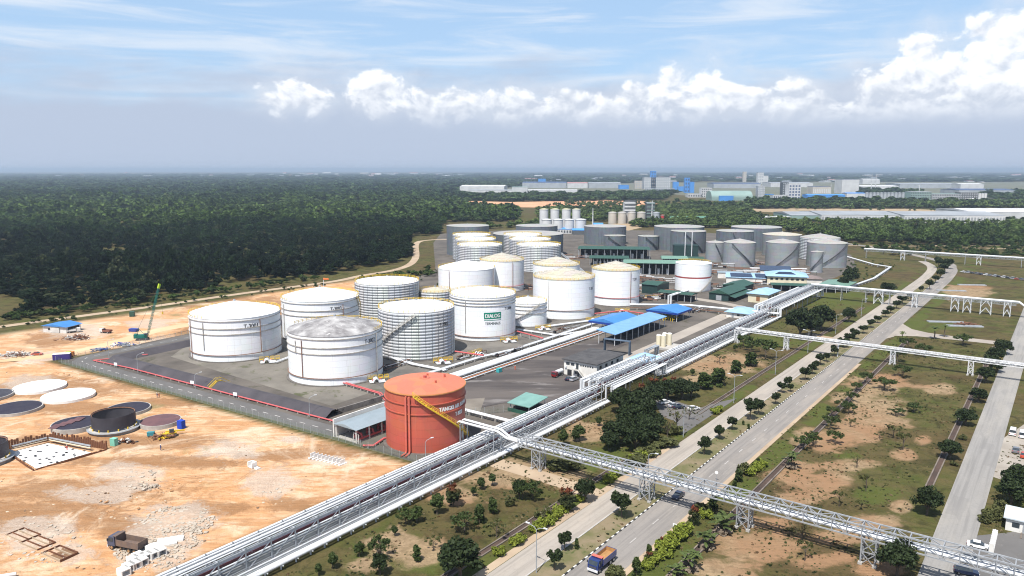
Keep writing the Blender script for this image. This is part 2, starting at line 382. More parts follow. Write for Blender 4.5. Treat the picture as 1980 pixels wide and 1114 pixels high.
b.l.new(b.m('ADD', b.m('MULTIPLY', n_fine, .9), b.m('ADD', b.m('MULTIPLY', n_tiny, .35), b.m('ADD', b.m('MULTIPLY', trk, .8), b.m('MULTIPLY', rut, -.25)))), bp.inputs['Height']); b.l.new(bp.outputs[0], bs.inputs['Normal'])
me.materials.append(m)
structure(link('ground', me))

# ------------------------------------------------------------------ flat surfaces
def sheet(name, pts, z, mat, sub=None):
    mb = MB(); mb.add([(p[0], p[1], z) for p in pts], [tuple(range(len(pts)))])
    me_ = mb.mesh(name, mat)
    if sum(1 for _ in me_.polygons) and me_.polygons[0].normal.z < 0: me_.flip_normals()
    return structure(link(name, me_))
def rpoly(pix): return [G(*q) for q in pix]
def strip(name, pts, half, z, mat, n_sm=0):
    pts = [Vector((p[0], p[1], 0)) for p in pts]; vs = []
    for i, p in enumerate(pts):
        d = (pts[min(i + 1, len(pts) - 1)] - pts[max(i - 1, 0)]).normalized(); nrm = Vector((-d.y, d.x, 0))
        vs += [p + nrm * half, p - nrm * half]
    mb = MB(); mb.add([(v.x, v.y, z) for v in vs], [(2 * i + 1, 2 * i + 3, 2 * i + 2, 2 * i) for i in range(len(pts) - 1)])
    return structure(link(name, mb.mesh(name, mat)))
def smooth_line(pts, n=8):
    out = []
    for i in range(len(pts) - 1):
        p0, p1, p2, p3 = pts[max(i - 1, 0)], pts[i], pts[i + 1], pts[min(i + 2, len(pts) - 1)]
        for k in range(n):
            t = k / n
            out.append(.5 * ((2 * p1) + (p2 - p0) * t + (2 * p0 - 5 * p1 + 4 * p2 - p3) * t * t + (3 * p1 - p0 - 3 * p2 + p3) * t ** 3))
    out.append(pts[-1]); return out
M_conc_road = pmat('worn_concrete_road', (.335, .295, .25), (.26, .228, .195), .06, .9, world=True, c3=(.38, .325, .26), amt3=.58, scale3=.16, bump=.01)
M_asph = pmat('asphalt_grey', (.135, .128, .122), (.10, .095, .09), .08, .9, world=True, c3=(.17, .16, .15), amt3=.6, scale3=.4)
M_asph_dark = pmat('yard_asphalt', (.108, .092, .082), (.062, .053, .05), .05, .85, world=True, stretch=(.35, 1.5, 1), c3=(.175, .16, .15), amt3=.56, scale3=.12, lo=.42, hi=.58)
M_yard = pmat('dusty_yard', (.13, .113, .095), (.066, .057, .05), .06, .95, world=True, c3=(.06, .056, .036), amt3=.56, scale3=.11)
M_pale = pmat('pale_concrete', (.33, .295, .25), (.235, .205, .17), .10, .9, world=True, c3=(.18, .165, .12), amt3=.62, scale3=.3)
M_track = pmat('dirt_track', (.40, .31, .215), (.30, .22, .15), .07, .95, world=True, c3=(.17, .13, .08), amt3=.62, scale3=.2)
M_white = pmat('road_paint', (.50, .48, .45), (.28, .26, .24), .6, .7, world=True)

def road_mat(name, c, dark, pale, k=1.0):
    m = bpy.data.materials.new(name); m.use_nodes = True; b = NB(m.node_tree); bs = m.node_tree.nodes['Principled BSDF']; bs.inputs['Roughness'].default_value = .9; bs.inputs['Specular IOR Level'].default_value = .2
    pos = b.new('ShaderNodeNewGeometry').outputs['Position']; mp = b.new('ShaderNodeMapping'); mp.vector_type = 'TEXTURE'; mp.inputs['Rotation'].default_value = (0, 0, ANG); b.l.new(pos, mp.inputs[0])
    al = b.scalev(mp.outputs[0], (.022, .95, 1)); st = b.noise(al, 1.0, 5, .65, .3); big = b.noise(b.scalev(mp.outputs[0], (.03, .12, 1)), 1, 4, .6); fine = b.noise(pos, 1.3, 6, .7)
    col = b.mix(b.m('MULTIPLY', b.step(st, .42, .66), .75), c, dark); col = b.mix(b.m('MULTIPLY', b.step(big, .46, .66), .7), col, pale); col = b.mix(b.m('MULTIPLY', b.step(fine, .48, .70), .35), col, dark)
    vo = b.new('ShaderNodeTexVoronoi'); b.put(vo.inputs['Vector'], b.scalev(mp.outputs[0], (.07, .24, 1))); vo.inputs['Scale'].default_value = 1; vo.feature = 'F1'; vo.distance = 'CHEBYCHEV'
    col = b.mix(b.m('MULTIPLY', b.step(b.sep(vo.outputs['Color'])[0], .80, .82), .35), col, dark)
    crack = b.new('ShaderNodeTexVoronoi'); crack.feature = 'DISTANCE_TO_EDGE'; b.put(crack.inputs['Vector'], b.scalev(mp.outputs[0], (.2, .28, 1))); crack.inputs['Scale'].default_value = 1
    col = b.mix(b.m('MULTIPLY', b.m('SUBTRACT', 1.0, b.step(crack.outputs['Distance'], .0, .02)), .3), col, dark)
    b.l.new(col, bs.inputs['Base Color']); return m
def ufv(v): return 131 + (v + 338) * .054
sheet('compound_yard', [S_(ufv(v) + 1.2, v) for v in (-338, -250, -138.2)] + [S_(660, -138.2), S_(760, -165), G(1560, 462), G(1300, 446), G(1000, 444), G(852, 452), G(838, 470), G(842, 522), S_(300, -352), S_(200, -345)], .03, M_yard)
sheet('gravel_pad', rpoly([(330, 690), (380, 655), (560, 640), (800, 680), (870, 700), (740, 752), (640, 785)]), .06, pmat('stained_gravel', (.19, .172, .145), (.115, .104, .088), .07, .95, world=True, c3=(.075, .078, .04), amt3=.55, scale3=.12))
sheet('asphalt_yard', [S_(150, -181.5), S_(262, -181.5), S_(300, -176), S_(318, -160), S_(268, -160), S_(255, -150), S_(243, -139.5), S_(206, -139.5), S_(199, -152), S_(183, -158), S_(170, -163)], .09, M_asph_dark)
sheet('concrete_pad', [S_(186, -172), S_(200, -161), S_(186, -152), S_(172, -165)], .115, pmat('worn_pad', (.20, .175, .145), (.13, .112, .092), .12, .95, world=True))
sheet('tank_pad', [S_(142, -172), S_(160, -186), S_(182, -172), S_(176, -150), S_(168, -140), S_(142, -139.5)], .075, pmat('dark_pad', (.12, .115, .095), (.075, .07, .06), .08, .95, world=True, c3=(.10, .11, .05), amt3=.6))
sheet('tank_farm_floor', rpoly([(640, 700), (980, 640), (1180, 600), (1180, 640), (900, 735), (760, 760)]), .072, pmat('stained_floor', (.17, .155, .135), (.085, .078, .07), .07, .95, world=True, c3=(.30, .28, .25), amt3=.60, scale3=.13))
# roads
M_main = road_mat('carriageway_surface', (.235, .215, .195), (.165, .152, .14), (.30, .265, .228))
M_conc2 = road_mat('concrete_carriageway_surface', (.325, .29, .25), (.235, .208, .18), (.37, .32, .265))
M_side = road_mat('side_road_surface', (.25, .238, .222), (.18, .172, .162), (.30, .28, .25))
carr = smooth_line([S_(30, -70.25), S_(300, -70.25), S_(560, -70.3), S_(650, -71.5), S_(705, -76), S_(755, -90), S_(843, -157), S_(900, -230)], 10)
strip('carriageway', carr, 4.25, .05, M_main)
strip('concrete_carriageway', smooth_line([S_(30, -83.7), S_(300, -83.8), S_(560, -84), S_(650, -85), S_(705, -90), S_(745, -103)], 10), 3.4, .05, M_conc2)
strip('dusty_verge', [S_(30, -65.4), S_(130, -65.3), S_(240, -65.5), S_(330, -65.4)], .7, .035, M_track)
strip('dusty_verge', [S_(30, -88.1), S_(130, -88.3), S_(200, -88.0)], 1.0, .035, M_track)
strip('side_road', [S_(40, -14.2), S_(300, -14.2), S_(560, -14.0), S_(700, -14)], 3.9, .055, M_side)
j = [S_(388, -66.2), S_(398, -63), S_(403, -55), S_(405, -40), S_(406, -18), S_(414, -18), S_(413.5, -40), S_(415, -52), S_(420, -60), S_(432, -66.2)]
sheet('junction_road', j, .06, M_conc_road)
sheet('asphalt_apron', rpoly([(1318, 842), (1425, 770), (1390, 778), (1350, 790), (1290, 770), (1262, 775), (1280, 805), (1305, 815)]), .045, M_asph)
sheet('parking_lot', [S_(226, -10.4), S_(262, -10.4), S_(290, -4), S_(300, 40), S_(200, 40), S_(222, -2)], .05, M_pale)
sheet('gate_forecourt', [S_(110, -10.3), S_(186, -10.3), S_(196, -1), S_(196, 30), S_(110, 30)], .05, M_asph)
fl = [S_(ufv(-160) + 5.5, -160), S_(ufv(-250) + 5.5, -250), S_(ufv(-322) + 5.5, -322)]
site_cl = smooth_line([fl[0], S_(ufv(-200) + 5.5, -200), fl[1], S_(ufv(-315) + 5.5, -315), S_(141, -333), S_(160, -336), S_(250, -338), S_(330, -345)], 8)
strip('perimeter_road', site_cl, 3.5, .06, M_asph)
strip('access_road', smooth_line([S_(268, -147), S_(350, -148.5), S_(420, -150.5), S_(432, -158), S_(440, -185), S_(446, -230)], 8), 3.6, .075, M_conc_road)
strip('forest_road', smooth_line(rpoly([(-160, 655), (0, 632), (150, 612), (300, 592), (480, 566), (640, 545), (700, 533), (775, 519), (803, 500), (806, 470), (835, 464), (865, 463)]), 6), 3.2, .04, M_track)
strip('earth_track', smooth_line(rpoly([(-80, 700), (60, 692), (150, 680), (240, 658), (300, 640), (400, 622), (520, 600)]), 6), 4.5, .042, pmat('pale_track', (.60, .42, .26), (.52, .34, .19), .05, .95, world=True))
strip('entry_track', smooth_line(rpoly([(960, 895), (1060, 925), (1130, 948), (1175, 965)]), 6), 3.0, .04, M_track)
for px in [[(1560, 645), (1640, 655), (1700, 625)], [(1770, 470), (1850, 478), (1990, 482)], [(1560, 470), (1700, 476), (1980, 474)]]:
    strip('side_track', smooth_line(rpoly(px), 6), 2.4, .045, M_track)
# markings
def dashes(name, pts, step, ln, half, z):
    k = 0; acc = 0; mb = MB(); L = 0
    for i in range(len(pts) - 1):
        p, q2_ = Vector((pts[i][0], pts[i][1], 0)), Vector((pts[i + 1][0], pts[i + 1][1], 0)); d = q2_ - p; ln_ = d.length; d.normalize(); nrm = Vector((-d.y, d.x, 0)) * half
        t = -acc
        while t < ln_:
            a, e = p + d * max(t, 0), p + d * min(t + ln, ln_)
            if t + ln > 0 and (e - a).length > .3: mb.add([(*(a + nrm).xy, z), (*(e + nrm).xy, z), (*(e - nrm).xy, z), (*(a - nrm).xy, z)], [(3, 2, 1, 0)])
            t += step
        acc = (ln_ + acc) % step
    return structure(link(name, mb.mesh(name, M_white)))
dashes('lane_markings', [S_(60, -70.3), S_(620, -70.3)], 11, 3, .09, .062)
dashes('lane_markings', site_cl[:-8], 6, 2.6, .16, .072)
# drains: two concrete lips and a dark bed
M_lip = pmat('weathered_concrete', (.20, .165, .135), (.12, .098, .08), .25, .95, world=True, c3=(.30, .27, .24), amt3=.62)
M_bed = pmat('drain_mud', (.085, .055, .042), (.040, .030, .026), .12, .9, world=True)
def drain(v0, u0, u1, wd=.75, h_=.28, gaps=()):
    r = thing('storm_drain', 'tmp', 'drain', S_(u0, v0)); r.rotation_euler = (0, 0, ANG); L = u1 - u0
    MB().add([(0, -wd, .03), (L, -wd, .03), (L, wd, .03), (0, wd, .03)], [(0, 1, 2, 3)]).build('bed', M_bed, r)
    for s in (-1, 1): MB().box(0, L, s * wd - .16, s * wd + .16, 0, h_).build('lip', M_lip, r)
    return r
tag(drain(-93.2, 96, 190), 'brown concrete drain with hedges beside it, along the nearer lawn under the pipe rack', 'drain')
tag(drain(-93.4, 228, 470), 'brown concrete drain crossing the lawn beyond the parked cars', 'drain')
tag(drain(-57.2, 96, 390, .8, .35), 'long dark storm drain between the trunk road verge and the brown field', 'drain')
tag(drain(-22.9, 205, 400), 'narrow drain with dark round trees beside the side road', 'drain')
tag(drain(-2, 190, 226, .5), 'short drain beside the grass strip by the parking lot', 'drain')
# median with painted kerb stones
M_kw = pmat('kerb_white', (.58, .57, .54), (.40, .385, .36), .8, .8); M_kb = pmat('kerb_black', (.025, .025, .027), (.05, .05, .05), .8, .8)
md = MB(); ul = list(range(40, 660, 20)); md.v = [tuple(S_(u, v, .11)) for u in ul for v in (-80.3, -74.75)]; md.f = [(2 * i, 2 * i + 1, 2 * i + 3, 2 * i + 2) for i in range(len(ul) - 1)]; md.mi = [0] * len(md.f)
M_med = pmat('median_soil', (.115, .11, .045), (.20, .155, .095), .12, .95, world=True, c3=(.07, .085, .025), amt3=.55, scale3=.3, lo=.4, hi=.6)
med = structure(link('median', md.mesh('median', M_med)))
kb = MB().box(-.55, .55, -.15, .15, -.11, .16); kmw, kmb = kb.mesh('kerb_stone', M_kw), kb.mesh('kerb_stone', M_kb)
for i in range(270):
    link('kerb_stone', kmw if i % 2 else kmb, med, S_(98 + i * 1.12, -74.6, .11), ANG)
M_kg = pmat('kerb_grey', (.42, .40, .37), (.3, .28, .26), .4, .9)
for v in (-74.6,): MB().box(0, 240, -.15, .15, -.11, .13).build('kerb', M_kg, med, loc=S_(402, v, .11), rz=ANG)
MB().box(0, 560, -.15, .15, -.11, .13).build('kerb', M_kg, med, loc=S_(60, -80.4, .11), rz=ANG)

# ------------------------------------------------------------------ leaves and trees
rng = np.random.RandomState(4)
def leaf_cloud(centers, radii, per, size, r, flat=1.0, outward=.55):
    """leaf-sized quads through clumps"""
    V = []; n = len(centers)
    C = np.repeat(np.asarray(centers, float), per, 0); R = np.repeat(np.asarray(radii, float), per, 0)[:, None]
    d = r.normal(size=C.shape); d /= np.linalg.norm(d, axis=1)[:, None]
    rad = R * (r.rand(len(C), 1) ** .38)
    P = C + d * rad * np.array([1, 1, flat])
    nrm = d * outward + r.normal(size=d.shape) * .6; nrm /= np.linalg.norm(nrm, axis=1)[:, None]
    t = np.cross(nrm, r.normal(size=d.shape)); t /= np.linalg.norm(t, axis=1)[:, None]; bt = np.cross(nrm, t)
    s = size * (.6 + .8 * r.rand(len(C), 1))
    q_ = np.stack([P - t * s - bt * s * .55, P + t * s * .2 - bt * s * .7, P + t * s + bt * s * .5, P - t * s * .3 + bt * s * .75], 1)
    return q_.reshape(-1, 3)
def cloud_mesh(name, V, mat, shade=None):
    me = bpy.data.meshes.new(name); n = len(V) // 4
    me.vertices.add(len(V)); me.vertices.foreach_set('co', V.astype('f').ravel())
    me.loops.add(4 * n); me.loops.foreach_set('vertex_index', np.arange(4 * n, dtype='i'))
    me.polygons.add(n); me.polygons.foreach_set('loop_start', np.arange(0, 4 * n, 4, dtype='i'))
    try: me.polygons.foreach_set('loop_total', np.full(n, 4, 'i'))
    except Exception: pass
    me.update(calc_edges=True); me.validate(); me.materials.append(mat); return me
def leaf_mat(name, c1, c2, top=None, ztop=(3, 4), var=.5):
    m = bpy.data.materials.new(name); m.use_nodes = True
    b = NB(m.node_tree); bs = m.node_tree.nodes['Principled BSDF']; bs.inputs['Roughness'].default_value = .7; bs.inputs['Specular IOR Level'].default_value = .2
    g = b.new('ShaderNodeNewGeometry'); ob = b.new('ShaderNodeTexCoord').outputs['Object']
    col = b.mix(b.step(b.noise(ob, .9, 3, .6), .35, .65, False), c1, c2)
    rr = b.new('ShaderNodeObjectInfo').outputs['Random']
    col = b.mix(b.m('MULTIPLY', rr, var), col, tuple(x * .5 for x in c1))
    col = b.mix(b.m('MULTIPLY', g.outputs['Random Per Island'], .55), col, tuple(min(1, x * 1.45) for x in c2))
    if top:
        z = b.sep(ob)[2]; f = b.step(b.m('ADD', z, b.m('MULTIPLY', b.m('SUBTRACT', b.noise(ob, 1.3, 2), .5), 2.4)), ztop[0], ztop[1])
        col = b.mix(f, col, top)
    b.l.new(col, bs.inputs['Base Color']); return m
L_dark = leaf_mat('foliage_dark', (.011, .019, .006), (.022, .034, .010))
L_mid = leaf_mat('foliage_mid', (.024, .040, .010), (.042, .060, .015))
L_olive = leaf_mat('foliage_olive', (.048, .056, .017), (.072, .074, .026))
L_bright = leaf_mat('foliage_bright', (.10, .135, .016), (.155, .175, .024), var=.25)
L_red = leaf_mat('foliage_redtip', (.020, .032, .010), (.038, .044, .013), top=(.15, .032, .016), ztop=(3.5, 5.2))
L_palm = leaf_mat('foliage_palm', (.040, .060, .017), (.070, .09, .025))
M_bark = pmat('bark', (.12, .095, .07), (.07, .055, .042), 2, .95)
M_dead = pmat('dead_fronds', (.25, .20, .15), (.15, .115, .08), 2, .95)
TREES = {}
def make_tree(kind, seed):
    r = np.random.RandomState(seed); cs = []; rs = []; tb = MB()
    leaf = L_mid; per = 60; size = .22; flat = .85
    if kind == 'round':        # clipped lollipop, 4 m
        for k in range(22):
            d = r.normal(size=3); d /= np.linalg.norm(d); cs.append(np.array([0, 0, 2.6]) + d * np.array([1.0, 1.0, 1.15]) * (.55 + .45 * r.rand())); rs.append(.42 + .25 * r.rand())
        tb.tube([(0, 0, 0), (.05, 0, 1.2), (0, .03, 2.6)], [.13, .10, .05], 6); per = 55
    elif kind == 'cone':       # upright shrub to the ground, 4 m
        for k in range(26):
            z = .3 + 3.3 * r.rand() ** .9; w_ = (1 - z / 4.3) ** .6 * 1.05; a = r.rand() * 6.28
            cs.append((math.cos(a) * w_ * .75, math.sin(a) * w_ * .75, z)); rs.append(.4 + .25 * r.rand())
        tb.tube([(0, 0, 0), (0, 0, 3)], [.1, .04], 5); per = 55
    elif kind in ('broad', 'sparse'):
        n = 16 if kind == 'broad' else 9
        for k in range(n):
            a = r.rand() * 6.28; R = 2.6 * math.sqrt(r.rand()); z = 3.0 + .9 * r.rand() - R * .12
            cs.append((math.cos(a) * R, math.sin(a) * R, z)); rs.append((.62 if kind == 'broad' else .45) + .35 * r.rand())
            if k % 2 == 0: tb.tube([(0, 0, 1.2 + r.rand()), (math.cos(a) * R * .5, math.sin(a) * R * .5, z * .8), (math.cos(a) * R, math.sin(a) * R, z)], [.07, .05, .02], 4)
        tb.tube([(0, 0, 0), (.08, .04, 1.6), (0, 0, 3.1)], [.15, .12, .06], 6); per = 55 if kind == 'broad' else 34; flat = .6; leaf = L_mid if kind == 'broad' else L_olive
    elif kind == 'big':        # heavy dark crown, 9 m
        for k in range(46):
            d = r.normal(size=3); d /= np.linalg.norm(d); d[2] = abs(d[2]) * 1.1 - .25
            cs.append(np.array([0, 0, 4.6]) + d * np.array([3.5, 3.5, 3.4]) * (.45 + .55 * r.rand())); rs.append(.8 + .7 * r.rand())
        for k in range(6):
            a = k * 1.05; tb.tube([(0, 0, 1.6), (math.cos(a) * 1.2, math.sin(a) * 1.2, 3.6), (math.cos(a) * 2.4, math.sin(a) * 2.4, 5.4)], [.22, .15, .05], 5)
        tb.tube([(0, 0, 0), (.1, 0, 1.8), (0, .1, 4.5)], [.34, .28, .15], 7); per = 75; size = .32; leaf = L_dark
    elif kind == 'bush':       # irregular shrub, 2.6 m
        for k in range(20):
            a = r.rand() * 6.28; R = 1.3 * math.sqrt(r.rand()); cs.append((math.cos(a) * R, math.sin(a) * R, .5 + 1.7 * r.rand() * (1 - R / 2.2))); rs.append(.4 + .3 * r.rand())
        tb.tube([(0, 0, 0), (.1, 0, 1.3)], [.1, .04], 5); leaf = L_olive; per = 55
    elif kind == 'hedge':      # clipped bright ball, 1.3 m
        for k in range(14):
            a = r.rand() * 6.28; R = .75 * math.sqrt(r.rand()); cs.append((math.cos(a) * R, math.sin(a) * R, .35 + .6 * r.rand())); rs.append(.3 + .15 * r.rand())
        tb.tube([(0, 0, 0), (0, 0, .6)], [.06, .03], 4); leaf = L_bright; per = 50; size = .13
    elif kind == 'redtip':     # shrub tree with red new leaves, 5 m
        for k in range(26):
            d = r.normal(size=3); d /= np.linalg.norm(d); cs.append(np.array([0, 0, 2.7]) + d * np.array([1.45, 1.45, 1.75]) * (.5 + .5 * r.rand())); rs.append(.5 + .3 * r.rand())
        tb.tube([(0, 0, 0), (0, .05, 2.4)], [.14, .06], 5); leaf = L_red; per = 55
    elif kind == 'median':     # clipped dark head on a thin stem, 4.5 m
        for k in range(24):
            d = r.normal(size=3); d /= np.linalg.norm(d); cs.append(np.array([.1, 0, 3.0]) + d * np.array([1.35, 1.35, 1.0]) * (.5 + .5 * r.rand())); rs.append(.45 + .3 * r.rand())
        tb.tube([(0, 0, 0), (.1, 0, 1.5), (.1, .05, 3)], [.13, .1, .05], 6); leaf = L_dark; per = 55
    elif kind in ('palm', 'pandan'):
        V = []; nf = 16 if kind == 'palm' else 26; H_ = 3.6 if kind == 'palm' else 2.4
        for k in range(nf):
            a = k * 2.4 + r.rand() * .4; up_ = .35 + .9 * r.rand(); L_ = 2.0 if kind == 'palm' else 1.5; hz = H_ * (1 if kind == 'palm' else .6 + .6 * r.rand())
            p = np.array([0, 0, hz]); dirv = np.array([math.cos(a), math.sin(a), up_])
            off = np.array([-math.sin(a), math.cos(a), 0])
            if kind == 'pandan': p = p + np.array([math.cos(k), math.sin(k), 0]) * .7
            for s in range(5):
                w0, w1 = .26 * math.sin((s + .4) / 5.2 * 3.1) + .05, .26 * math.sin((s + 1.4) / 5.2 * 3.1) * .95 + .02
                d1 = dirv / np.linalg.norm(dirv) * L_ / 5; q_ = p + d1
                V += [p - off * w0, p + off * w0, q_ + off * w1, q_ - off * w1]; p = q_; dirv = dirv + np.array([0, 0, -.34])
        tb.tube([(0, 0, 0), (.1, 0, H_ * .5), (0, 0, H_)], [.2, .15, .12], 6)
        tme = tb.mesh('trunk', M_bark, .8); cme = cloud_mesh('crown', np.array(V), L_palm)
        sk = None
        if kind == 'pandan':
            Vs = leaf_cloud([(math.cos(a) * .7, math.sin(a) * .7, .5) for a in np.arange(0, 6.2, .7)], [.5] * 9, 22, .28, r, 1, 0)
            sk = cloud_mesh('dead_skirt', Vs, M_dead)
        return tme, cme, sk
    elif kind == 'twig':       # almost leafless
        for k in range(14):
            a = r.rand() * 6.28; R = 2.2 * r.rand(); z = 2.6 + 1.6 * r.rand(); p = (math.cos(a) * R, math.sin(a) * R, z)
            tb.tube([(0, 0, 1 + r.rand()), (p[0] * .5, p[1] * .5, z * .75), p], [.07, .045, .02], 4); cs.append(p); rs.append(.5)
        tb.tube([(0, 0, 0), (0, 0, 2.4)], [.14, .08], 5); per = 9; leaf = L_olive; size = .16
    V = leaf_cloud(cs, rs, per, size, r, flat)
    V[:, 2] = np.maximum(V[:, 2], .06)
    return tb.mesh('trunk', M_bark, .8), cloud_mesh('crown', V, leaf), None
HT = dict(round=4.2, cone=4.2, broad=4.3, sparse=4.3, big=9.0, bush=2.6, hedge=1.3, redtip=5.0, median=4.5, palm=4.6, pandan=3.8, twig=4.2)
def tree_set(kind, n=3): TREES[kind] = [make_tree(kind, 100 + 17 * i + sum(map(ord, kind))) for i in range(n)]
for k in HT: tree_set(k, 3)
NAMES = dict(round='clipped_tree', cone='upright_shrub', broad='spreading_tree', sparse='thin_tree', big='large_tree', bush='shrub', hedge='hedge_ball', redtip='red_tipped_tree', median='median_tree', palm='palm_tree', pandan='screw_pine', twig='bare_tree')
tcount = 0
def tree(kind, px, py, hpx, label, group=None, wide=1.0, loc=None, crown=None):
    """a tree whose foot stands at photo point (px, py) and is hpx photo pixels tall there"""
    global tcount
    p = loc or G(px, py); s = hpx * mpp(p) / HT[kind] if hpx else 1
    tm_, cm_, sk_ = TREES[kind][tcount % len(TREES[kind])]; tcount += 1
    r = thing(NAMES[kind], label, 'palm' if kind in ('palm', 'pandan') else 'shrub' if kind in ('hedge', 'bush', 'cone') else 'tree', p, (tcount * 2.399) % 6.283, group)
    r.scale = (s * wide, s * wide, s)
    link('trunk', tm_, r); link('crown', cm_, r)
    if sk_: link('dead_skirt', sk_, r)
    return r

# ------------------------------------------------------------------ forest and far woods
def far_tree(seed, n, dims, lsize, mat, trunk=True, clumps=16):
    r = np.random.RandomState(seed); cs = []; rs = []
    for k in range(clumps):
        d = r.normal(size=3); d /= np.linalg.norm(d); d[2] = d[2] * .9
        cs.append(np.array([0, 0, dims[2] * .62]) + d * np.array([dims[0], dims[1], dims[2] * .36]) * (.4 + .6 * r.rand())); rs.append(dims[0] * (.22 + .22 * r.rand()))
    V = leaf_cloud(cs, rs, n // clumps, lsize, r, .8, .8)
    V[:, 2] = np.maximum(V[:, 2], .1)
    return cloud_mesh('forest_crown', V, mat)
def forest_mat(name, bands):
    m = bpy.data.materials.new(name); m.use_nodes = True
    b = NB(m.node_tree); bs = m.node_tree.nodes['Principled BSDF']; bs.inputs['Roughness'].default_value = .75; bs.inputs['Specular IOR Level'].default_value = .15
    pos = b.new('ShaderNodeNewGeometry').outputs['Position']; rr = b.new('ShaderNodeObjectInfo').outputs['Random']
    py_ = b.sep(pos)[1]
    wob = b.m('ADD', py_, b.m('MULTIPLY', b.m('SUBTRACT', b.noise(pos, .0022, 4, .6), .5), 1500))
    # leaf tone by distance: dense dark wood with painted cloud shade, pale scrub, mixed wood
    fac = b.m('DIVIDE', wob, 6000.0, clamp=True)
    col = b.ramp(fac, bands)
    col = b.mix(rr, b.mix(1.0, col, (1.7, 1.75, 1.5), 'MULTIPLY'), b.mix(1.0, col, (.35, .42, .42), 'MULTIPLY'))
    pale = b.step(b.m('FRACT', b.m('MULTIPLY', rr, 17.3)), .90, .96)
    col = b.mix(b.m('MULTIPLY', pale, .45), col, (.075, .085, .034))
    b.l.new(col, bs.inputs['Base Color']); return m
M_forest = forest_mat('forest_leaves', [(0, (.005, .011, .003)), (.12, (.006, .014, .0035)), (.17, (.014, .030, .006)), (.22, (.050, .078, .018)), (.28, (.052, .078, .020)), (.35, (.026, .046, .012)), (.55, (.030, .052, .018)), (1, (.034, .056, .02))])  # first bands near black: a cloud's shadow put into the leaf colour
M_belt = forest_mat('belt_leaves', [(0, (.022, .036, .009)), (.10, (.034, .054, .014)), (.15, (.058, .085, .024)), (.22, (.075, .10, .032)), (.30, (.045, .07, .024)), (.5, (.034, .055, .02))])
def scatter(poly, s0, k, r, hs=(8, 13), wf=None):
    poly = [tuple(p) for p in poly]; out = []
    y = min(p[1] for p in poly); y1 = max(p[1] for p in poly)
    while y < y1:
        dy_ = max(.12, min(1.0, (y - HOR) * .012)); ym = y + dy_ / 2; xsx = []
        for i in range(len(poly)):
            (xa, ya), (xb, yb) = poly[i], poly[(i + 1) % len(poly)]
            if (ya <= ym) != (yb <= ym): xsx.append(xa + (ym - ya) / (yb - ya) * (xb - xa))
        xsx.sort(); a, e = G(990, y), G(990, y + dy_); d = a.y; dd = a.y - e.y; s = max(s0, k * d)
        for i in range(0, len(xsx) - 1, 2):
            wpx = xsx[i + 1] - xsx[i]; n = r.poisson(wpx * d / FPX * dd / (s * s))
            for _ in range(n):
                p = G(xsx[i] + wpx * r.rand(), y + dy_ * r.rand()); f = .75 + .5 * r.rand(); hh = (hs[0] + (hs[1] - hs[0]) * r.rand())
                out.append((p.x, p.y, 0, s * 1.25 * f if wf is None else hh * wf * f, hh * (.7 + .6 * r.rand() ** 2) if wf is None else hh))
        y += dy_
    return out
def gn_forest(name, label, pts, meshes, ref):
    """one wood: leaf crowns instanced on points"""
    col_ = bpy.data.collections.new(name + '_kinds')
    for i, me in enumerate(meshes):
        o = bpy.data.objects.new('%s_kind_%02d' % (name, i), me); col_.objects.link(o)
    P = np.array([p[:3] for p in pts]); me = bpy.data.meshes.new(name); me.from_pydata(P.tolist(), [], [])
    n = len(P); r = np.random.RandomState(n)
    a = me.attributes.new('scl', 'FLOAT_VECTOR', 'POINT'); W = np.array([p[3] for p in pts]) / ref[0]; Hh = np.array([p[4] for p in pts]) / ref[1]
    a.data.foreach_set('vector', np.stack([W, W, Hh], 1).astype('f').ravel())
    a = me.attributes.new('rot', 'FLOAT', 'POINT'); a.data.foreach_set('value', (r.rand(n) * 6.283).astype('f'))
    a = me.attributes.new('pick', 'INT', 'POINT'); a.data.foreach_set('value', r.randint(0, len(meshes), n).astype('i'))
    ng = bpy.data.node_groups.new(name, 'GeometryNodeTree')
    ng.interface.new_socket('Geometry', in_out='INPUT', socket_type='NodeSocketGeometry'); ng.interface.new_socket('Geometry', in_out='OUTPUT', socket_type='NodeSocketGeometry')
    N = ng.nodes; Lk = ng.links; gi, go = N.new('NodeGroupInput'), N.new('NodeGroupOutput')
    ci = N.new('GeometryNodeCollectionInfo'); ci.inputs[0].default_value = col_; ci.inputs['Separate Children'].default_value = True; ci.inputs['Reset Children'].default_value = True
    ip = N.new('GeometryNodeInstanceOnPoints'); ip.inputs['Pick Instance'].default_value = True
    def na(nm, dt):
        x = N.new('GeometryNodeInputNamedAttribute'); x.data_type = dt; x.inputs[0].default_value = nm; return x.outputs[0]
    cx = N.new('ShaderNodeCombineXYZ'); Lk.new(na('rot', 'FLOAT'), cx.inputs[2])
    Lk.new(gi.outputs[0], ip.inputs['Points']); Lk.new(ci.outputs[0], ip.inputs['Instance']); Lk.new(na('pick', 'INT'), ip.inputs['Instance Index'])
    Lk.new(cx.outputs[0], ip.inputs['Rotation']); Lk.new(na('scl', 'FLOAT_VECTOR'), ip.inputs['Scale']); Lk.new(ip.outputs[0], go.inputs[0])
    o = link(name, me); md_ = o.modifiers.new('trees', 'NODES'); md_.node_group = ng
    o['kind'] = 'stuff'; o['label'] = label; return o
r_ = np.random.RandomState(8)
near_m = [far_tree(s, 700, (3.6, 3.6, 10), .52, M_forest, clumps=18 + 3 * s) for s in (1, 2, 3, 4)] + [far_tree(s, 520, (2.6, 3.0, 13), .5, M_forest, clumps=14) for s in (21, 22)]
far_m = [far_tree(s, 110, (3.6, 3.6, 10), 1.5, M_forest, clumps=10) for s in (5, 6, 7)]
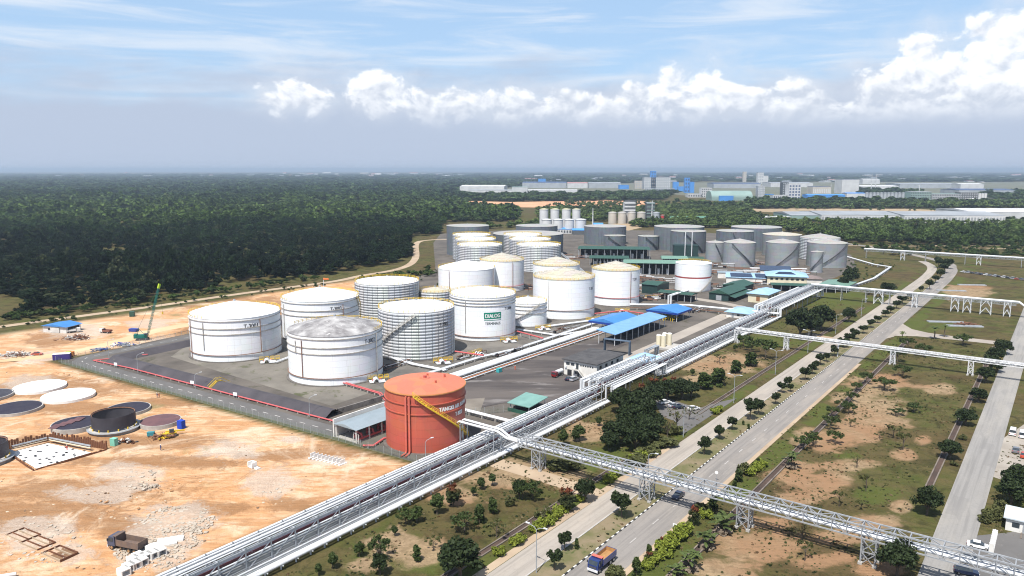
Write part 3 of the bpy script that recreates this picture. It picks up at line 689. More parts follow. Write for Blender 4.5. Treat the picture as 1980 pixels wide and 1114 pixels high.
F_near = scatter([(-140, 640), (0, 618), (150, 600), (300, 580), (480, 553), (640, 531), (700, 519), (770, 507), (792, 494), (795, 460), (850, 452), (860, 440), (860, 430), (-160, 430)], 6.6, .0085, r_, (5, 12))
F_far = scatter([(-160, 430), (1000, 430), (1000, 404), (905, 400), (905, 390), (900, 345), (900, 337), (-160, 337)], 6.5, .0085, r_, (8, 14))
F_far += scatter([(900, 352), (1980, 352), (2100, 348), (2100, 335), (900, 335)], 12, .016, r_, (8, 13))
def uneven(L):
    if not L: return L
    a = np.array(L); g = vnoise(a[:, 0] + 9000, a[:, 1] + 9000, 61, 70) * .6 + vnoise(a[:, 0] + 9000, a[:, 1] + 9000, 62, 24) * .4; hh = vnoise(a[:, 0] + 9000, a[:, 1] + 9000, 63, 110)
    return [(x, y, z, w_ * (.8 + .5 * k), h_ * (.55 + .9 * q_)) for (x, y, z, w_, h_), k, q_ in zip(L, g, hh) if k > .30]
F_near = uneven(F_near)
F_far = uneven(F_far)
F_far = [p for p in F_far if not (abs((PX(p)[0]) - 765) < 12 and abs(PX(p)[1] - 375) < 2)]
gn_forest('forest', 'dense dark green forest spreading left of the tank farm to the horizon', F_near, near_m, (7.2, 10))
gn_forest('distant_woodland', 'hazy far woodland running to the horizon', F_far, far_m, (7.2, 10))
belt_n = [far_tree(s, 420, (3.2, 3.2, 9), .6, M_belt, clumps=16) for s in (11, 12, 13)]
belt_f = [far_tree(s, 130, (3.2, 3.2, 9), 1.3, M_belt, clumps=10) for s in (14, 15, 16)]
B = scatter([(860, 446), (1040, 438), (1040, 405), (1280, 402), (1440, 404), (1470, 420), (1530, 432), (1560, 440), (1330, 442), (1225, 440), (1210, 425), (1140, 430)], 8, .0085, r_, (6, 11))
B += scatter([(1500, 446), (1700, 440), (1800, 447), (1990, 446), (1990, 472), (1860, 476), (1640, 470), (1540, 452)], 7, .0085, r_, (8, 14))
gn_forest('tree_belt', 'green belt of trees behind the grey tanks', B, belt_n, (6.4, 9))
B2 = scatter([(905, 388), (990, 390), (1280, 388), (1310, 372), (1220, 376), (1120, 374), (905, 378)], 11, .0085, r_, (9, 14)) + scatter([(1290, 392), (1450, 402), (1440, 385), (1990, 394), (1990, 403), (1700, 404), (1440, 404)], 10, .0085, r_, (9, 13)) \
    + scatter([(1660, 368), (1780, 372), (1770, 378), (1660, 376)], 12, .0085, r_, (10, 15)) + scatter([(1880, 372), (1990, 372), (1990, 388), (1920, 386)], 12, .0085, r_, (10, 15)) + scatter([(1000, 362), (1120, 360), (1250, 352), (900, 352), (900, 370)], 14, .0085, r_, (9, 13)) + scatter([(1470, 424), (1980, 424), (1980, 432), (1600, 434)], 12, .012, r_, (4, 8))
gn_forest('far_tree_belt', 'dark tree belts between the distant factories', B2, belt_f, (6.4, 9))
B3 = scatter([(1640, 478), (1980, 478), (1990, 500), (1760, 496), (1680, 488)], 8, .011, r_, (2, 6), 1.1) + scatter([(1850, 460), (1990, 462), (1990, 478), (1800, 476)], 8, .01, r_, (4, 8), 1.0) + scatter([(690, 540), (800, 530), (830, 515), (838, 540), (720, 556)], 4, .01, r_, (1.5, 5), 1.2) \
    + scatter([(0, 630), (300, 590), (560, 556), (640, 548), (640, 553), (300, 598), (0, 640)], 7, .01, r_, (.8, 2.4), 1.3) + scatter([(0, 618), (300, 582), (480, 556), (640, 534), (640, 538), (480, 561), (300, 587), (0, 624)], 4, .01, r_, (1.5, 5), 1.1) + scatter([(1640, 500), (1740, 512), (1700, 540), (1660, 550), (1600, 560)], 9, .01, r_, (.8, 2), 1.2) \
    + scatter([(840, 520), (1000, 600), (900, 560), (846, 560)], 6, .01, r_, (.8, 2), 1.2) + scatter([(1060, 400), (1500, 404), (1480, 396), (1100, 392)], 14, .01, r_, (5, 10), .9) + scatter([(1440, 404), (1980, 415), (1980, 410), (1440, 400)], 30, .02, r_, (5, 9), .9) + scatter([(1500, 432), (1980, 448), (1980, 432), (1500, 428)], 13, .012, r_, (5, 10), .9)
gn_forest('scrubland', 'low scattered scrub on rough ground', B3, belt_n, (6.4, 9))

# ------------------------------------------------------------------ ground cover: tufts of grass and clods of earth
def tuft(seed, mat, n=16, sz=.16):
    r = np.random.RandomState(seed); V = leaf_cloud([(r.uniform(-.4, .4), r.uniform(-.4, .4), .16) for _ in range(5)], [.3] * 5, n, sz, r, .5, .2); V[:, 2] = np.maximum(V[:, 2], .01); return cloud_mesh('tuft', V, mat)
tufts = [tuft(1, L_mid), tuft(2, L_olive), tuft(3, L_olive, 10), tuft(7, leaf_mat('tired_grass', (.075, .072, .028), (.11, .095, .04)), 12), tuft(4, leaf_mat('dry_grass', (.13, .10, .05), (.20, .16, .085)), 12), tuft(5, L_dark, 10), tuft(6, leaf_mat('rust_weed', (.09, .05, .025), (.12, .075, .035)), 10)]
r_ = np.random.RandomState(77); pts = []
for u0, u1, v0, v1, n in ((95, 400, -56, -24, 5200), (80, 215, -120, -94, 3200), (265, 480, -119, -94, 2200), (95, 400, -65, -58.5, 1300), (95, 230, -92, -88, 500), (100, 400, -79.5, -75.5, 600), (190, 260, -10, -3, 300), (210, 262, -119, -92, 700)):
    U, Vv = r_.uniform(u0, u1, n), r_.uniform(v0, v1, n)
    cl_ = vnoise(U * 1.0 + 500, Vv * 1.0 + 500, 41, 7) * .6 + vnoise(U + 500, Vv + 500, 42, 2.5) * .4
    for a, c, k in zip(U, Vv, cl_):
        if k > .44: s_ = .22 + .55 * r_.rand() ** 2; p = S_(a, c); pts.append((p.x, p.y, .0, s_, s_ * r_.uniform(.6, 1.3)))
gn_forest('grass_tufts', 'tufts of grass and weeds on the lawns and the brown field', pts, tufts, (1, 1))
def clod(seed, mat):
    r = random.Random(seed); mb = MB(); n = 7
    ring = lambda R, z: [(R * r.uniform(.7, 1.2) * math.cos(6.283 * k / n), R * r.uniform(.7, 1.2) * math.sin(6.283 * k / n), z) for k in range(n)]
    v = ring(.5, -.1) + ring(.42, .22) + [(0, 0, .36)]
    return mb.add(v, [(k, (k + 1) % n, n + (k + 1) % n, n + k) for k in range(n)] + [(n + k, n + (k + 1) % n, 2 * n) for k in range(n)]).mesh('clod', mat)
clods = [clod(1, pmat('earth_clod', (.42, .23, .11), (.30, .16, .075), .7, .95)), clod(2, MATS['earth_clod']), clod(3, pmat('pale_clod', (.52, .42, .31), (.40, .32, .23), .7, .95)), clod(4, pmat('dark_clod', (.16, .10, .06), (.11, .07, .045), .7, .95))]
pts = []
U, Vv = r_.uniform(40, 138, 9000), r_.uniform(-336, -142, 9000); cl_ = vnoise(U + 500, Vv + 900, 51, 11) * .65 + vnoise(U + 500, Vv + 900, 52, 3) * .35
for a, c, k in zip(U, Vv, cl_):
    if k > .50 and a < ufv(c) - 3:
        p = S_(a, c); q_ = PX((p.x, p.y, 0))
        if q_[0] < 355 and 738 < q_[1] < 920: continue
        s_ = .18 + .8 * r_.rand() ** 4; pts.append((p.x, p.y, -.05, s_, s_ * .8))
gn_forest('earth_clods', 'clods and stones scattered over the bare building plot', pts, clods, (1, 1))

# ------------------------------------------------------------------ air
hz = bpy.data.materials.new('air'); hz.use_nodes = True; hz.node_tree.nodes.clear()
b = NB(hz.node_tree); pv = b.new('ShaderNodeVolumePrincipled'); pv.inputs['Color'].default_value = (.72, .86, 1.0, 1); pv.inputs['Density'].default_value = HAZE_DENSITY; pv.inputs['Anisotropy'].default_value = .35
ou = b.new('ShaderNodeOutputMaterial'); b.l.new(pv.outputs[0], ou.inputs['Volume'])
hb = MB().box(-25800, 25800, -1800, 25800, -1.5, 112).build('haze', hz); hb['kind'] = 'stuff'; hb['label'] = 'thin pale blue haze over the plain'
# ------------------------------------------------------------------ storage tanks
T_white = tank_mat('tank_white_paint', (.80, .81, .82), (.66, .66, .65), (.42, .30, .20), amount=.78)
T_roofw = tank_mat('tank_roof_white', (.80, .80, .78), (.66, .64, .60), (.48, .42, .34), amount=.80)
T_roofd = tank_mat('tank_roof_dusty', (.50, .46, .37), (.36, .31, .23), (.26, .17, .09), amount=.60)
T_roofk = pmat('tank_roof_weathered', (.17, .16, .16), (.42, .41, .40), .22, .8, stretch=(1, 1, 1), c3=(.75, .74, .72), amt3=.60, scale3=.5)
T_silver = tank_mat('tank_cladding', (.46, .465, .47), (.30, .29, .275), (.26, .20, .15), rough=.4, amount=.70)
T_grey = tank_mat('tank_grey_panels', (.125, .142, .16), (.088, .10, .112), (.10, .085, .075), rough=.5, amount=.70)
T_greyroof = tank_mat('tank_grey_roof', (.36, .345, .31), (.25, .235, .21), (.18, .145, .11), amount=.66)
T_lgrey = tank_mat('tank_light_grey', (.25, .262, .275), (.195, .205, .213), (.16, .14, .12), rough=.5, amount=.72)
T_red = tank_mat('tank_red_paint', (.43, .092, .058), (.34, .095, .06), (.48, .20, .13), rough=.5, amount=.72)
T_redroof = tank_mat('tank_red_roof', (.56, .16, .085), (.50, .18, .105), (.45, .115, .07), rough=.6, amount=.7)
M_yel = pmat('yellow_steel', (.68, .46, .03), (.50, .33, .04), 1.5, .6); M_dkst = pmat('dark_steel', (.07, .07, .075), (.045, .045, .05), 1.5, .6)
M_rust = pmat('rusty_steel', (.25, .13, .085), (.17, .085, .055), 1.2, .85); M_girder = pmat('dirty_girder', (.48, .46, .43), (.30, .265, .22), .8, .7)
M_black = pmat('black_lettering', (.02, .02, .022)); M_conc = pmat('concrete', (.42, .40, .37), (.30, .285, .26), .5, .9); M_conc_dk = pmat('dark_concrete', (.14, .125, .11), (.08, .072, .066), .5, .95)
M_pipew = pmat('pipe_white', (.66, .67, .68), (.50, .51, .52), .5, .4, c3=(.36, .35, .33), amt3=.60); M_galv = pmat('galvanised_steel', (.40, .42, .44), (.28, .30, .32), .7, .45, metal=.25)
M_pink = pmat('red_fire_main', (.52, .11, .11), (.42, .10, .10), .8, .55); M_letw = pmat('white_lettering', (.80, .79, .77)); M_greensign = pmat('green_sign', (.008, .20, .135), (.010, .18, .12), 1, .4)
def text_mesh(s, size):
    c = bpy.data.curves.new('lettering', 'FONT'); c.body = s; c.size = size; c.align_x = 'CENTER'; c.resolution_u = 3
    o = bpy.data.objects.new('lettering', c); COL.objects.link(o)
    bpy.context.view_layer.update(); dg = bpy.context.evaluated_depsgraph_get()
    me = bpy.data.meshes.new_from_object(o.evaluated_get(dg)); bpy.data.objects.remove(o); bpy.data.curves.remove(c)
    vs = np.array([v.co[:] for v in me.vertices]); fs = [tuple(p.vertices) for p in me.polygons]; return vs, fs
def wrap_text(parent, s, size, R, th, z, mat, sx=1.0, bold=0.0, name='lettering'):
    vs, fs = text_mesh(s, size); mb = MB()
    for ox in ((-bold, 0, bold) if bold else (0,)):
        a = th + (vs[:, 0] * sx + ox) / R; rr = R + (.0 if ox == 0 else .004 if ox > 0 else .008)
        mb.add(np.stack([rr * np.cos(a), rr * np.sin(a), z + vs[:, 1]], 1).tolist(), fs)
    return mb.build(name, mat, parent)
def ring_bar(R, z, w=.09, n=64, a0=0, a1=2 * math.pi, mb=None):
    mb = mb or MB(); mb.lathe([(R - w / 2, z - w / 2), (R + w / 2, z - w / 2), (R + w / 2, z + w / 2), (R - w / 2, z + w / 2), (R - w / 2, z - w / 2)], n, a0=a0, a1=a1); return mb
def helix_stair(parent, R, H_, a_top, a_bot, mat, w=.9, rail=True, ztop=None, zbot=0.0):
    n = 30; mb = MB(); zt = ztop or H_
    for i in range(n):
        t0, t1 = i / n, (i + 1) / n; A0, A1 = a_top + (a_bot - a_top) * t0, a_top + (a_bot - a_top) * t1; z0_, z1_ = zt + (zbot - zt) * t0, zt + (zbot - zt) * t1
        zs = z0_ - .12
        q_ = [(r * math.cos(A), r * math.sin(A), zs) for A in (A0, A0 + (A1 - A0) * .72) for r in (R + .14, R + .06 + w)]
        mb.add(q_ + [(x, y, z - .07) for x, y, z in q_], [(0, 1, 3, 2), (4, 6, 7, 5), (1, 5, 7, 3), (0, 2, 6, 4), (0, 4, 5, 1), (2, 3, 7, 6)])
        for rr in (R + .1, R + .1 + w):
            s_ = [(rr * math.cos(A), rr * math.sin(A), z) for A, z in ((A0, z0_), (A1, z1_))]; s_ += [(x * (rr + .06) / rr, y * (rr + .06) / rr, z) for x, y, z in s_]
            mb.add(s_ + [(x, y, z - .34) for x, y, z in s_], [(0, 1, 3, 2), (4, 6, 7, 5), (0, 4, 5, 1), (2, 3, 7, 6)])
    st = mb.build('stair', mat, parent)
    if rail:
        mb = MB(); pts = []
        for i in range(n + 1):
            t = i / n; A = a_top + (a_bot - a_top) * t; z = zt + (zbot - zt) * t; p = Vector(((R + .1 + w) * math.cos(A), (R + .1 + w) * math.sin(A), z)); pts.append(p + Vector((0, 0, 1.1)))
            if i % 2 == 0: mb.bar(p, p + Vector((0, 0, 1.1)), .09)
        mb.tube(pts, .07, 4); mb.tube([p - Vector((0, 0, .5)) for p in pts], .05, 4)
        mb.build('handrail', mat, st, stuff=True)
    return st
tank_no = {}
def tank(label, xl, xr, yb, yr, style='white', rise=None, number=None, num_dx=0, num_dy=0, num_size=2.0, stair=None, girders=(), rail=None, ribs=0, pipes=(), roof=None, name='storage_tank', band=0, floor=True, group=None):
    xc = (xl + xr) / 2; P = G(xc, yb); n = Vector((P.x, P.y, 0)).normalized(); R = 15
    for _ in range(6):
        C = P + n * R; R = (xr - xl) / 2 / FPX * depth((C.x, C.y, 8)) * .997
    C = P + n * R; H_ = zat(P, yr); tc_ = math.atan2(-C.y, -C.x)
    t = thing(name, label, 'tank', C, 0, group); pxm = 1 / mpp(C)
    big = pxm > 2.6; N_ = 72 if big else 48
    rise = R * .13 if rise is None else rise
    mats = dict(white=T_white, banded=T_silver, grey=T_grey, lgrey=T_lgrey, red=T_red)
    mroof = roof or dict(white=T_roofw, banded=T_roofw, grey=T_greyroof, lgrey=T_greyroof, red=T_redroof)[style]
    if floor: MB().lathe([(0, .0), (R + 1.0, .0), (R + .9, .35), (R * .9, .36)], N_).build('foundation', M_conc_dk, t)
    if style == 'grey':
        npan = max(20, int(R * 1.7)); prof = []
        for j in range(npan):
            a = 2 * math.pi * j / npan; d = 2 * math.pi / npan
            prof += [(R, a), (R, a + d * .80), (R - .22, a + d * .84), (R - .22, a + d * .97)]
        mb = MB(); k = len(prof)
        mb.add([(r * math.cos(a), r * math.sin(a), z) for z in (.3, H_) for r, a in prof], [(j, (j + 1) % k, k + (j + 1) % k, k + j) for j in range(k)])
        mb.build('shell', mats[style], t)
    else:
        MB().lathe([(R, .3), (R, H_ * .5), (R, H_)], N_).build('shell', mats[style], t, .5)
    pr = [(R + .12, H_ - .05), (R + .12, H_ + .12), (R * .985, H_ + .16)] + [(R * k, H_ + .16 + rise * (1 - k) ** .86 * (1 if k > .05 else 1)) for k in (.8, .6, .4, .2, .08)] + [(0.01, H_ + .16 + rise)]
    rf = MB().lathe(pr, N_).build('roof', mroof, t, .6)
    MB().cyl(0, 0, H_ + rise, H_ + rise + .7, .5, n=10).build('vent', M_galv if style != 'red' else T_red, rf)
    for g in girders:
        ring_bar(R + .16, H_ - g, .28, N_).build('wind_girder', M_girder if style != 'red' else T_red, t)
    if ribs:
        me_r = MB().bar((R * .99, 0, H_ + .2), (R * .08, 0, H_ + .2 + rise * .93), .16 if big else .22, .12).mesh('roof_rib', M_girder)
        for k in range(ribs): link('roof_rib', me_r, rf, rz=2 * math.pi * k / ribs)
        for k in (.36, .68): ring_bar(R * k, H_ + .22 + rise * (1 - k) ** .86, .13, 48).build('roof_hoop', M_girder, rf)
    if rail:
        mb = MB(); k = int(2 * math.pi * R / (2.2 if big else 3.0)); wv = .13 if big else .20
        a0, a1 = rail if isinstance(rail, tuple) else (0, 2 * math.pi)
        for i in range(k):
            a = 2 * math.pi * i / k
            if not isinstance(rail, tuple) or a0 <= (a - tc_) % (2 * math.pi) <= a1:
                mb.box(-wv / 2, wv / 2, -wv / 2, wv / 2, 0, 1.15); o = len(mb.v) - 8
                for q_ in range(o, o + 8): v = mb.v[q_]; mb.v[q_] = (v[0] + (R + .05) * math.cos(a), v[1] + (R + .05) * math.sin(a), v[2] + H_ + .1)
        A0, A1 = (tc_ + a0, tc_ + a1) if isinstance(rail, tuple) else (0, 2 * math.pi)
        for z in (.6, 1.15): ring_bar(R + .05, H_ + .1 + z, wv * .9, N_, A0, A1, mb)
        mb.build('handrail', M_yel, t, stuff=True)
    if style == 'banded':
        nb_ = max(6, int(H_ / 1.35)); dz = (H_ - .6) / nb_
        bm_ = MB().lathe([(R, 0), (R + .26, dz * .22), (R + .30, dz * .5), (R + .26, dz * .72), (R, dz * .9)], N_).mesh('cladding_band', T_silver, .9)
        for i in range(nb_): link('cladding_band', bm_, t, (0, 0, .35 + i * dz))
        mb = MB(); kk = max(24, int(R * 2.2))
        for i in range(kk):
            a = 2 * math.pi * i / kk; mb.bar(((R + .30) * math.cos(a), (R + .30) * math.sin(a), .4), ((R + .30) * math.cos(a), (R + .30) * math.sin(a), H_ - .4), .09)
        mb.build('strap', M_dkst, t, stuff=True)
    if band:
        ring = MB().lathe([(R + .03, band - .5), (R + .03, band + .5)], N_).build('painted_band', pmat('red_band', (.33, .07, .06), (.27, .07, .06), .6, .5), t)
    for dxp, z0_, z1_, mt in pipes:            # vertical lines of pipe on the shell
        a = tc_ + math.asin(max(-.97, min(.97, dxp / ((xr - xl) / 2)))); rr = R + .35
        MB().tube([(rr * math.cos(a), rr * math.sin(a), z0_), (rr * math.cos(a), rr * math.sin(a), H_ - z1_)], .16, 6).build('riser_pipe', mt, t)
    if stair:
        a_t = tc_ + math.asin(max(-1, min(1, stair[0] / ((xr - xl) / 2)))); a_b = tc_ + math.asin(max(-1, min(1, stair[1] / ((xr - xl) / 2)))) if abs(stair[1]) <= (xr - xl) / 2 else tc_ + stair[1] / abs(stair[1]) * 1.75
        helix_stair(t, R + (.32 if style == 'banded' else 0), H_, a_t, a_b, stair[2], rail=big, w=1.0 if big else 1.4, ztop=stair[3] * H_ if len(stair) > 3 else None, zbot=stair[4] * H_ if len(stair) > 4 else 0)
    if number:
        a = tc_ + math.asin(num_dx / ((xr - xl) / 2)); zf = zat(P, num_dy) - num_size * .35
        wrap_text(t, number, num_size, R + (.34 if style == 'banded' else .04), a, zf, M_black, .85, .05, 'tank_number')
    t['dim'] = (R, H_, tc_)
    return t
Pk = M_rust
t1 = tank('white storage tank numbered T-3001, leftmost of all the tanks', 377, 543, 700, 617, girders=(1.0, 4.2, 6.6), rail=(1.2, 5.6), rise=4.6, number='T-3001', num_dx=27, num_dy=633, num_size=2.6, pipes=((-78, .5, 1, Pk), (42, 3, 1, Pk), (-56, 5, 1.5, M_girder)))
t2 = tank('white storage tank numbered T-3002 with a dark weathered roof', 563, 741, 747, 652, girders=(1.0, 4.2, 6.6), rail=(.9, 4.2), rise=4.4, roof=T_roofk, number='T-3002', num_dx=63, num_dy=668, num_size=2.3, pipes=((-60, 3, 1.5, M_rust), (74, 1, 1, M_girder), (-71, 12, 2, M_girder)))
t3 = tank('white storage tank numbered T-3003 with an orange windsock on top', 550, 695, 661, 584, girders=(1.0, 4.4, 6.8), rail=(1.0, 5.4), rise=4.2, number='T-3003', num_dx=28, num_dy=599, num_size=2.3, stair=(66, 90, M_yel, 1, .35), pipes=((40, 1, 2, M_rust), (-66, 1, 2, M_girder)))
t4 = tank('silver banded tank with bright yellow railing right behind T-3003', 690, 811, 628, 552, 'banded', rail=True, rise=2.2)
t5 = tank('silver banded tank with a diagonal stair, between T-3002 and the green sign tank', 735, 879, 699, 606, 'banded', rise=2.6, rail=True, number='T-3005', num_dx=50, num_dy=632, num_size=2.0, stair=(-2, -62, M_girder, .97, .36))
t6 = tank('small silver tank with a brown dusty roof, behind the banded tank', 811, 873, 618, 567, 'banded', roof=T_roofd, rise=2.0, rail=True)
t7 = tank('white storage tank with the green DIALOG TERMINALS sign', 871, 997, 661, 577, girders=(1.0, 2.4, 3.8), rail=True, rise=3.2, number='T-3006', num_dx=48, num_dy=600, num_size=1.9, pipes=((-32, 4, 1.2, M_girder),))
t8 = tank('small white tank with a dark diagonal stair beside the green sign tank', 985, 1057, 633, 589, girders=(1.0, 3, 5), rail=True, rise=2.4, stair=(20, -32, M_girder, .97, .1))
t9 = tank('plain white tank with a smooth roof, behind the green sign tank', 848, 957, 577, 524, rail=(1.2, 5.2), rise=4.6, pipes=((-32, 1, .5, M_rust), (50, 1, .5, M_rust)))
t10 = tank('tall white tank with a ribbed roof behind the smooth roofed tank', 928, 1013, 566, 507, ribs=24, rail=True, rise=4.6, roof=T_roofd, pipes=((20, 1, .5, M_rust),))
t11 = tank('ribbed roof white tank half hidden behind the largest ribbed roof tank', 1030, 1120, 582, 516, ribs=24, rail=True, rise=4.6, roof=T_roofd)
t12 = tank('largest white tank with a ribbed dusty roof, in front of the half hidden one', 1031, 1149, 619, 543, ribs=28, rail=True, rise=5.2, roof=T_roofd, number='T-205', num_dx=51, num_dy=562, num_size=2.0, pipes=((-28, 5, .5, M_girder),))
t13 = tank('white tank with a ribbed dusty roof standing before the green roofed sheds', 1143, 1235, 593, 525, ribs=28, rail=True, rise=4.4, roof=T_roofd, number='T-207', num_dx=36, num_dy=542, num_size=2.0, pipes=((28, 1, .5, M_rust),))
t14 = tank('white flat topped tank with a dark red painted band', 1305, 1373, 565, 512, rise=.5, band=9.3, rail=(2, 4.2), stair=(33, 12, M_girder, .5, 0))
for t, zz in ((t1, 3), (t2, 3), (t12, 5), (t13, 5), (t7, 2.2), (t10, 4)):
    R, H_, tc_ = t['dim']; ring_bar(R + .3, zz, .24, 64).build('sprinkler_ring', M_pink if t in (t10, t13) else M_rust, t)
# the sign
R, H_, tc_ = t7['dim']; C = t7.location; P = C - Vector((C.x, C.y, 0)).normalized() * R
def sgn(xa, xb, ya, yb_, off): return [(tc_ + math.asin((x - 934) / 63), zat(P, y)) for x in (xa, xb) for y in (ya, yb_)]
(a0, z1_), (_, z0_), (a1, _), _ = sgn(936, 968, 605, 617.5, 0)
MB().lathe([(R + .05, z0_), (R + .05, z1_)], 12, a0=a0, a1=a1).build('sign_panel', M_greensign, t7)
MB().lathe([(R + .05, z0_ - .75), (R + .05, z0_ - .50)], 12, a0=a0, a1=a1).build('sign_line', M_greensign, t7)
wrap_text(t7, 'DIALOG', 2.55, R + .10, (a0 + a1) / 2, (z0_ + z1_) / 2 - .95, M_letw, .80, .09, 'lettering')
wrap_text(t7, 'TERMINALS', 1.75, R + .07, (a0 + a1) / 2, z0_ - 2.75, pmat('grey_lettering', (.10, .12, .13)), .86, .05, 'lettering')
# windsock on T-3003
R, H_, tc_ = t3['dim']
ws = thing('windsock', 'small orange windsock on a white mast on the roof of T-3003', 'windsock', t3.location + Vector((2, 0, H_ + 4.2)))
MB().tube([(0, 0, 0), (0, 0, 4.2)], .09, 6).build('mast', M_pipew, ws); MB().tube([(0, 0, 4.1), (2.4, .3, 3.9)], [.5, .3], 8).build('sock', pmat('orange_cloth', (.75, .16, .04)), ws)
# far tanks
for a in (
    ('grey panelled tank at the far left corner beside the forest', 864, 946, 496, 439, 'grey', 1.2),
    ('wide grey panelled tank partly hidden behind the white topped silver tanks', 953, 1089, 500, 457, 'grey', 1.0),
    ('grey panelled tank left of the white silo cluster', 997, 1078, 480, 439, 'grey', 1.2),
    ('large grey panelled tank right of the white silo cluster', 1129, 1210, 475, 440, 'grey', 1.4),
    ('large grey panelled tank behind the one with two masts', 1264, 1359, 486, 441, 'grey', 1.4),
    ('wide grey panelled tank behind the light grey cone roof tanks', 1413, 1507, 487, 442, 'grey', 1.2),
    ('silver banded tank with a white top, rearmost of the left hand row', 876, 949, 505, 456.5, 'banded', .8),
    ('silver banded tank with a white top, middle of the left hand row', 881, 959, 512, 465.5, 'banded', .8),
    ('silver banded tank with a white top, front of the left hand row', 885, 971, 525, 477, 'banded', .9),
    ('silver banded tank with a white top, rearmost of the right hand row', 974, 1047, 505, 456.5, 'banded', .8),
    ('silver banded tank with a white top, middle of the right hand row', 985, 1065, 513, 465.5, 'banded', .8),
    ('silver banded tank with a white top, front of the right hand row', 999, 1084, 528, 477, 'banded', .9)):
    tank(a[0], a[1], a[2], a[3], a[4], a[5], a[6], rail=True if a[5] == 'banded' else None, group='tanks of the rear tank farm')
for a in (
    ('small grey tank with a dark stair, in front of the grey tank by the silos', 1167, 1209, 478, 457, 'grey', .5, (-12, 14, M_dkst), None),
    ('small grey tank with a dark stair, left of the two masts', 1233, 1273, 485, 458, 'grey', .5, (-5, 19, M_dkst), None),
    ('grey tank with a long dark stair behind two white masts', 1296, 1363, 491, 449, 'grey', .8, (-8, 30, M_dkst), None),
    ('grey panelled tank with a stair behind the first cone roof tank', 1384, 1454, 500, 449, 'grey', .8, (-4, 20, M_dkst), None),
    ('narrow grey tank pressed against the first cone roof tank', 1364, 1399, 507, 470, 'lgrey', 1.4, (0, 15, M_dkst), None),
    ('weathered grey tank behind the gap of the cone roof tanks', 1474, 1546, 497, 456, 'lgrey', 2.2, None, T_roofd),
    ('grey tank with dark steps on its side behind the rightmost cone roof tank', 1547, 1619, 505, 462, 'banded', 3.4, None, T_greyroof),
    ('light grey cone roof tank, leftmost of the front three', 1398, 1458, 517, 471, 'lgrey', 2.8, (-13, 26, M_dkst), None),
    ('light grey cone roof tank, middle of the front three', 1480, 1541, 517, 471, 'lgrey', 2.8, (29, -12, M_dkst), None),
    ('light grey cone roof tank, rightmost and largest of the front three', 1560, 1633, 519, 472, 'lgrey', 3.2, (34, -16, M_dkst), None),
    ('slim light grey tank standing before the rightmost cone roof tank', 1566, 1589, 528.5, 488, 'lgrey', .7, (11, -11, M_dkst), None)):
    tank(a[0], a[1], a[2], a[3], a[4], a[5], a[6], stair=a[7], roof=a[8], group='tanks of the rear tank farm')
# red fire water tank
tr = tank('large red fire water tank with a yellow stair beside the pipe rack', 748, 901, 879, 764, 'red', rise=1.7, girders=(3.0, 5.8), stair=(-21, 75, M_yel, 1.0, .1), name='fire_water_tank')
R, H_, tc_ = tr['dim']; C = tr.location; P = C - Vector((C.x, C.y, 0)).normalized() * R
for dz in (3.0, 5.8): pass
wrap_text(tr, 'TANGKI AIR BOMBA', 1.75, R + .05, tc_ + math.asin(58 / 76.5), H_ - 5.35, M_letw, .78, .10, 'lettering')
wrap_text(tr, 'T-8020', 1.7, R + .05, tc_ + math.asin(62.5 / 76.5), H_ - 7.7, M_letw, .72, .09, 'lettering')
for dxp in (-35, -29):
    a = tc_ + math.asin(dxp / 76.5); e = Vector((math.cos(a), math.sin(a), 0)); rr = e * (R + .55)
    MB().tube([rr - e * .6 + Vector((0, 0, H_ - .7)), rr + Vector((0, 0, H_ - .8)), rr + Vector((0, 0, 1.2)), rr + e * .5 + Vector((0, 0, .5)), rr + e * 2.2 + Vector((-.4, -.3, .4))], .26, 8).build('riser_pipe', T_red, tr, .8)
ring_bar(R + .16, H_ - .1, .3, 72).build('rim', pmat('rim_rust', (.52, .25, .09), (.42, .17, .07), .6), tr)
for x, y in ((.3, 4.0), (5.5, 3.2), (3.5, -3.4)): MB().cyl(x, y, H_ + .3, H_ + 1.9, .3, n=8).build('roof_nozzle', T_red, tr)

# pipework and yellow access platforms at the feet of the tanks
def valve_station(label, px, py, rz=0.0, s=1.0):
    t = thing('valve_station', label, 'valves', G(px, py), rz); t.scale = (s, s, s)
    for k in range(3): MB().tube([(-2.5, k * 1.3, .6), (-1, k * 1.3, .6), (-.6, k * 1.3, 1.6), (.2, k * 1.3, 1.9), (.8, k * 1.3, 1.3), (1.0, k * 1.3, .5), (3.5, k * 1.3, .5)], .26, 7).build('pipe_loop', M_pipew, t, .8)
    mb = MB(); r5 = random.Random(px)
    for k in range(4):
        x = -3 + k * 2.2; mb.box(x, x + 1.6, 4, 5, 1.0, 1.1)
        for q_ in (0, 1.6): mb.bar((x + q_, 4, 0), (x + q_, 4, 2.1), .1); mb.bar((x + q_, 5, 0), (x + q_, 5, 2.1), .1)
        mb.bar((x, 4, 2.1), (x + 1.6, 4, 2.1), .1); mb.bar((x, 5, 2.1), (x + 1.6, 5, 2.1), .1); mb.bar((x, 4, 1.6), (x + 1.6, 4, 1.6), .08)
    mb.build('platform', M_yel, t, stuff=True)
    for k in range(3): MB().cyl(-1 + k * 1.4, 2.0 + k * .6, .1, 1.2, .35, n=8).build('valve', M_dkst if k % 2 else M_pink, t)
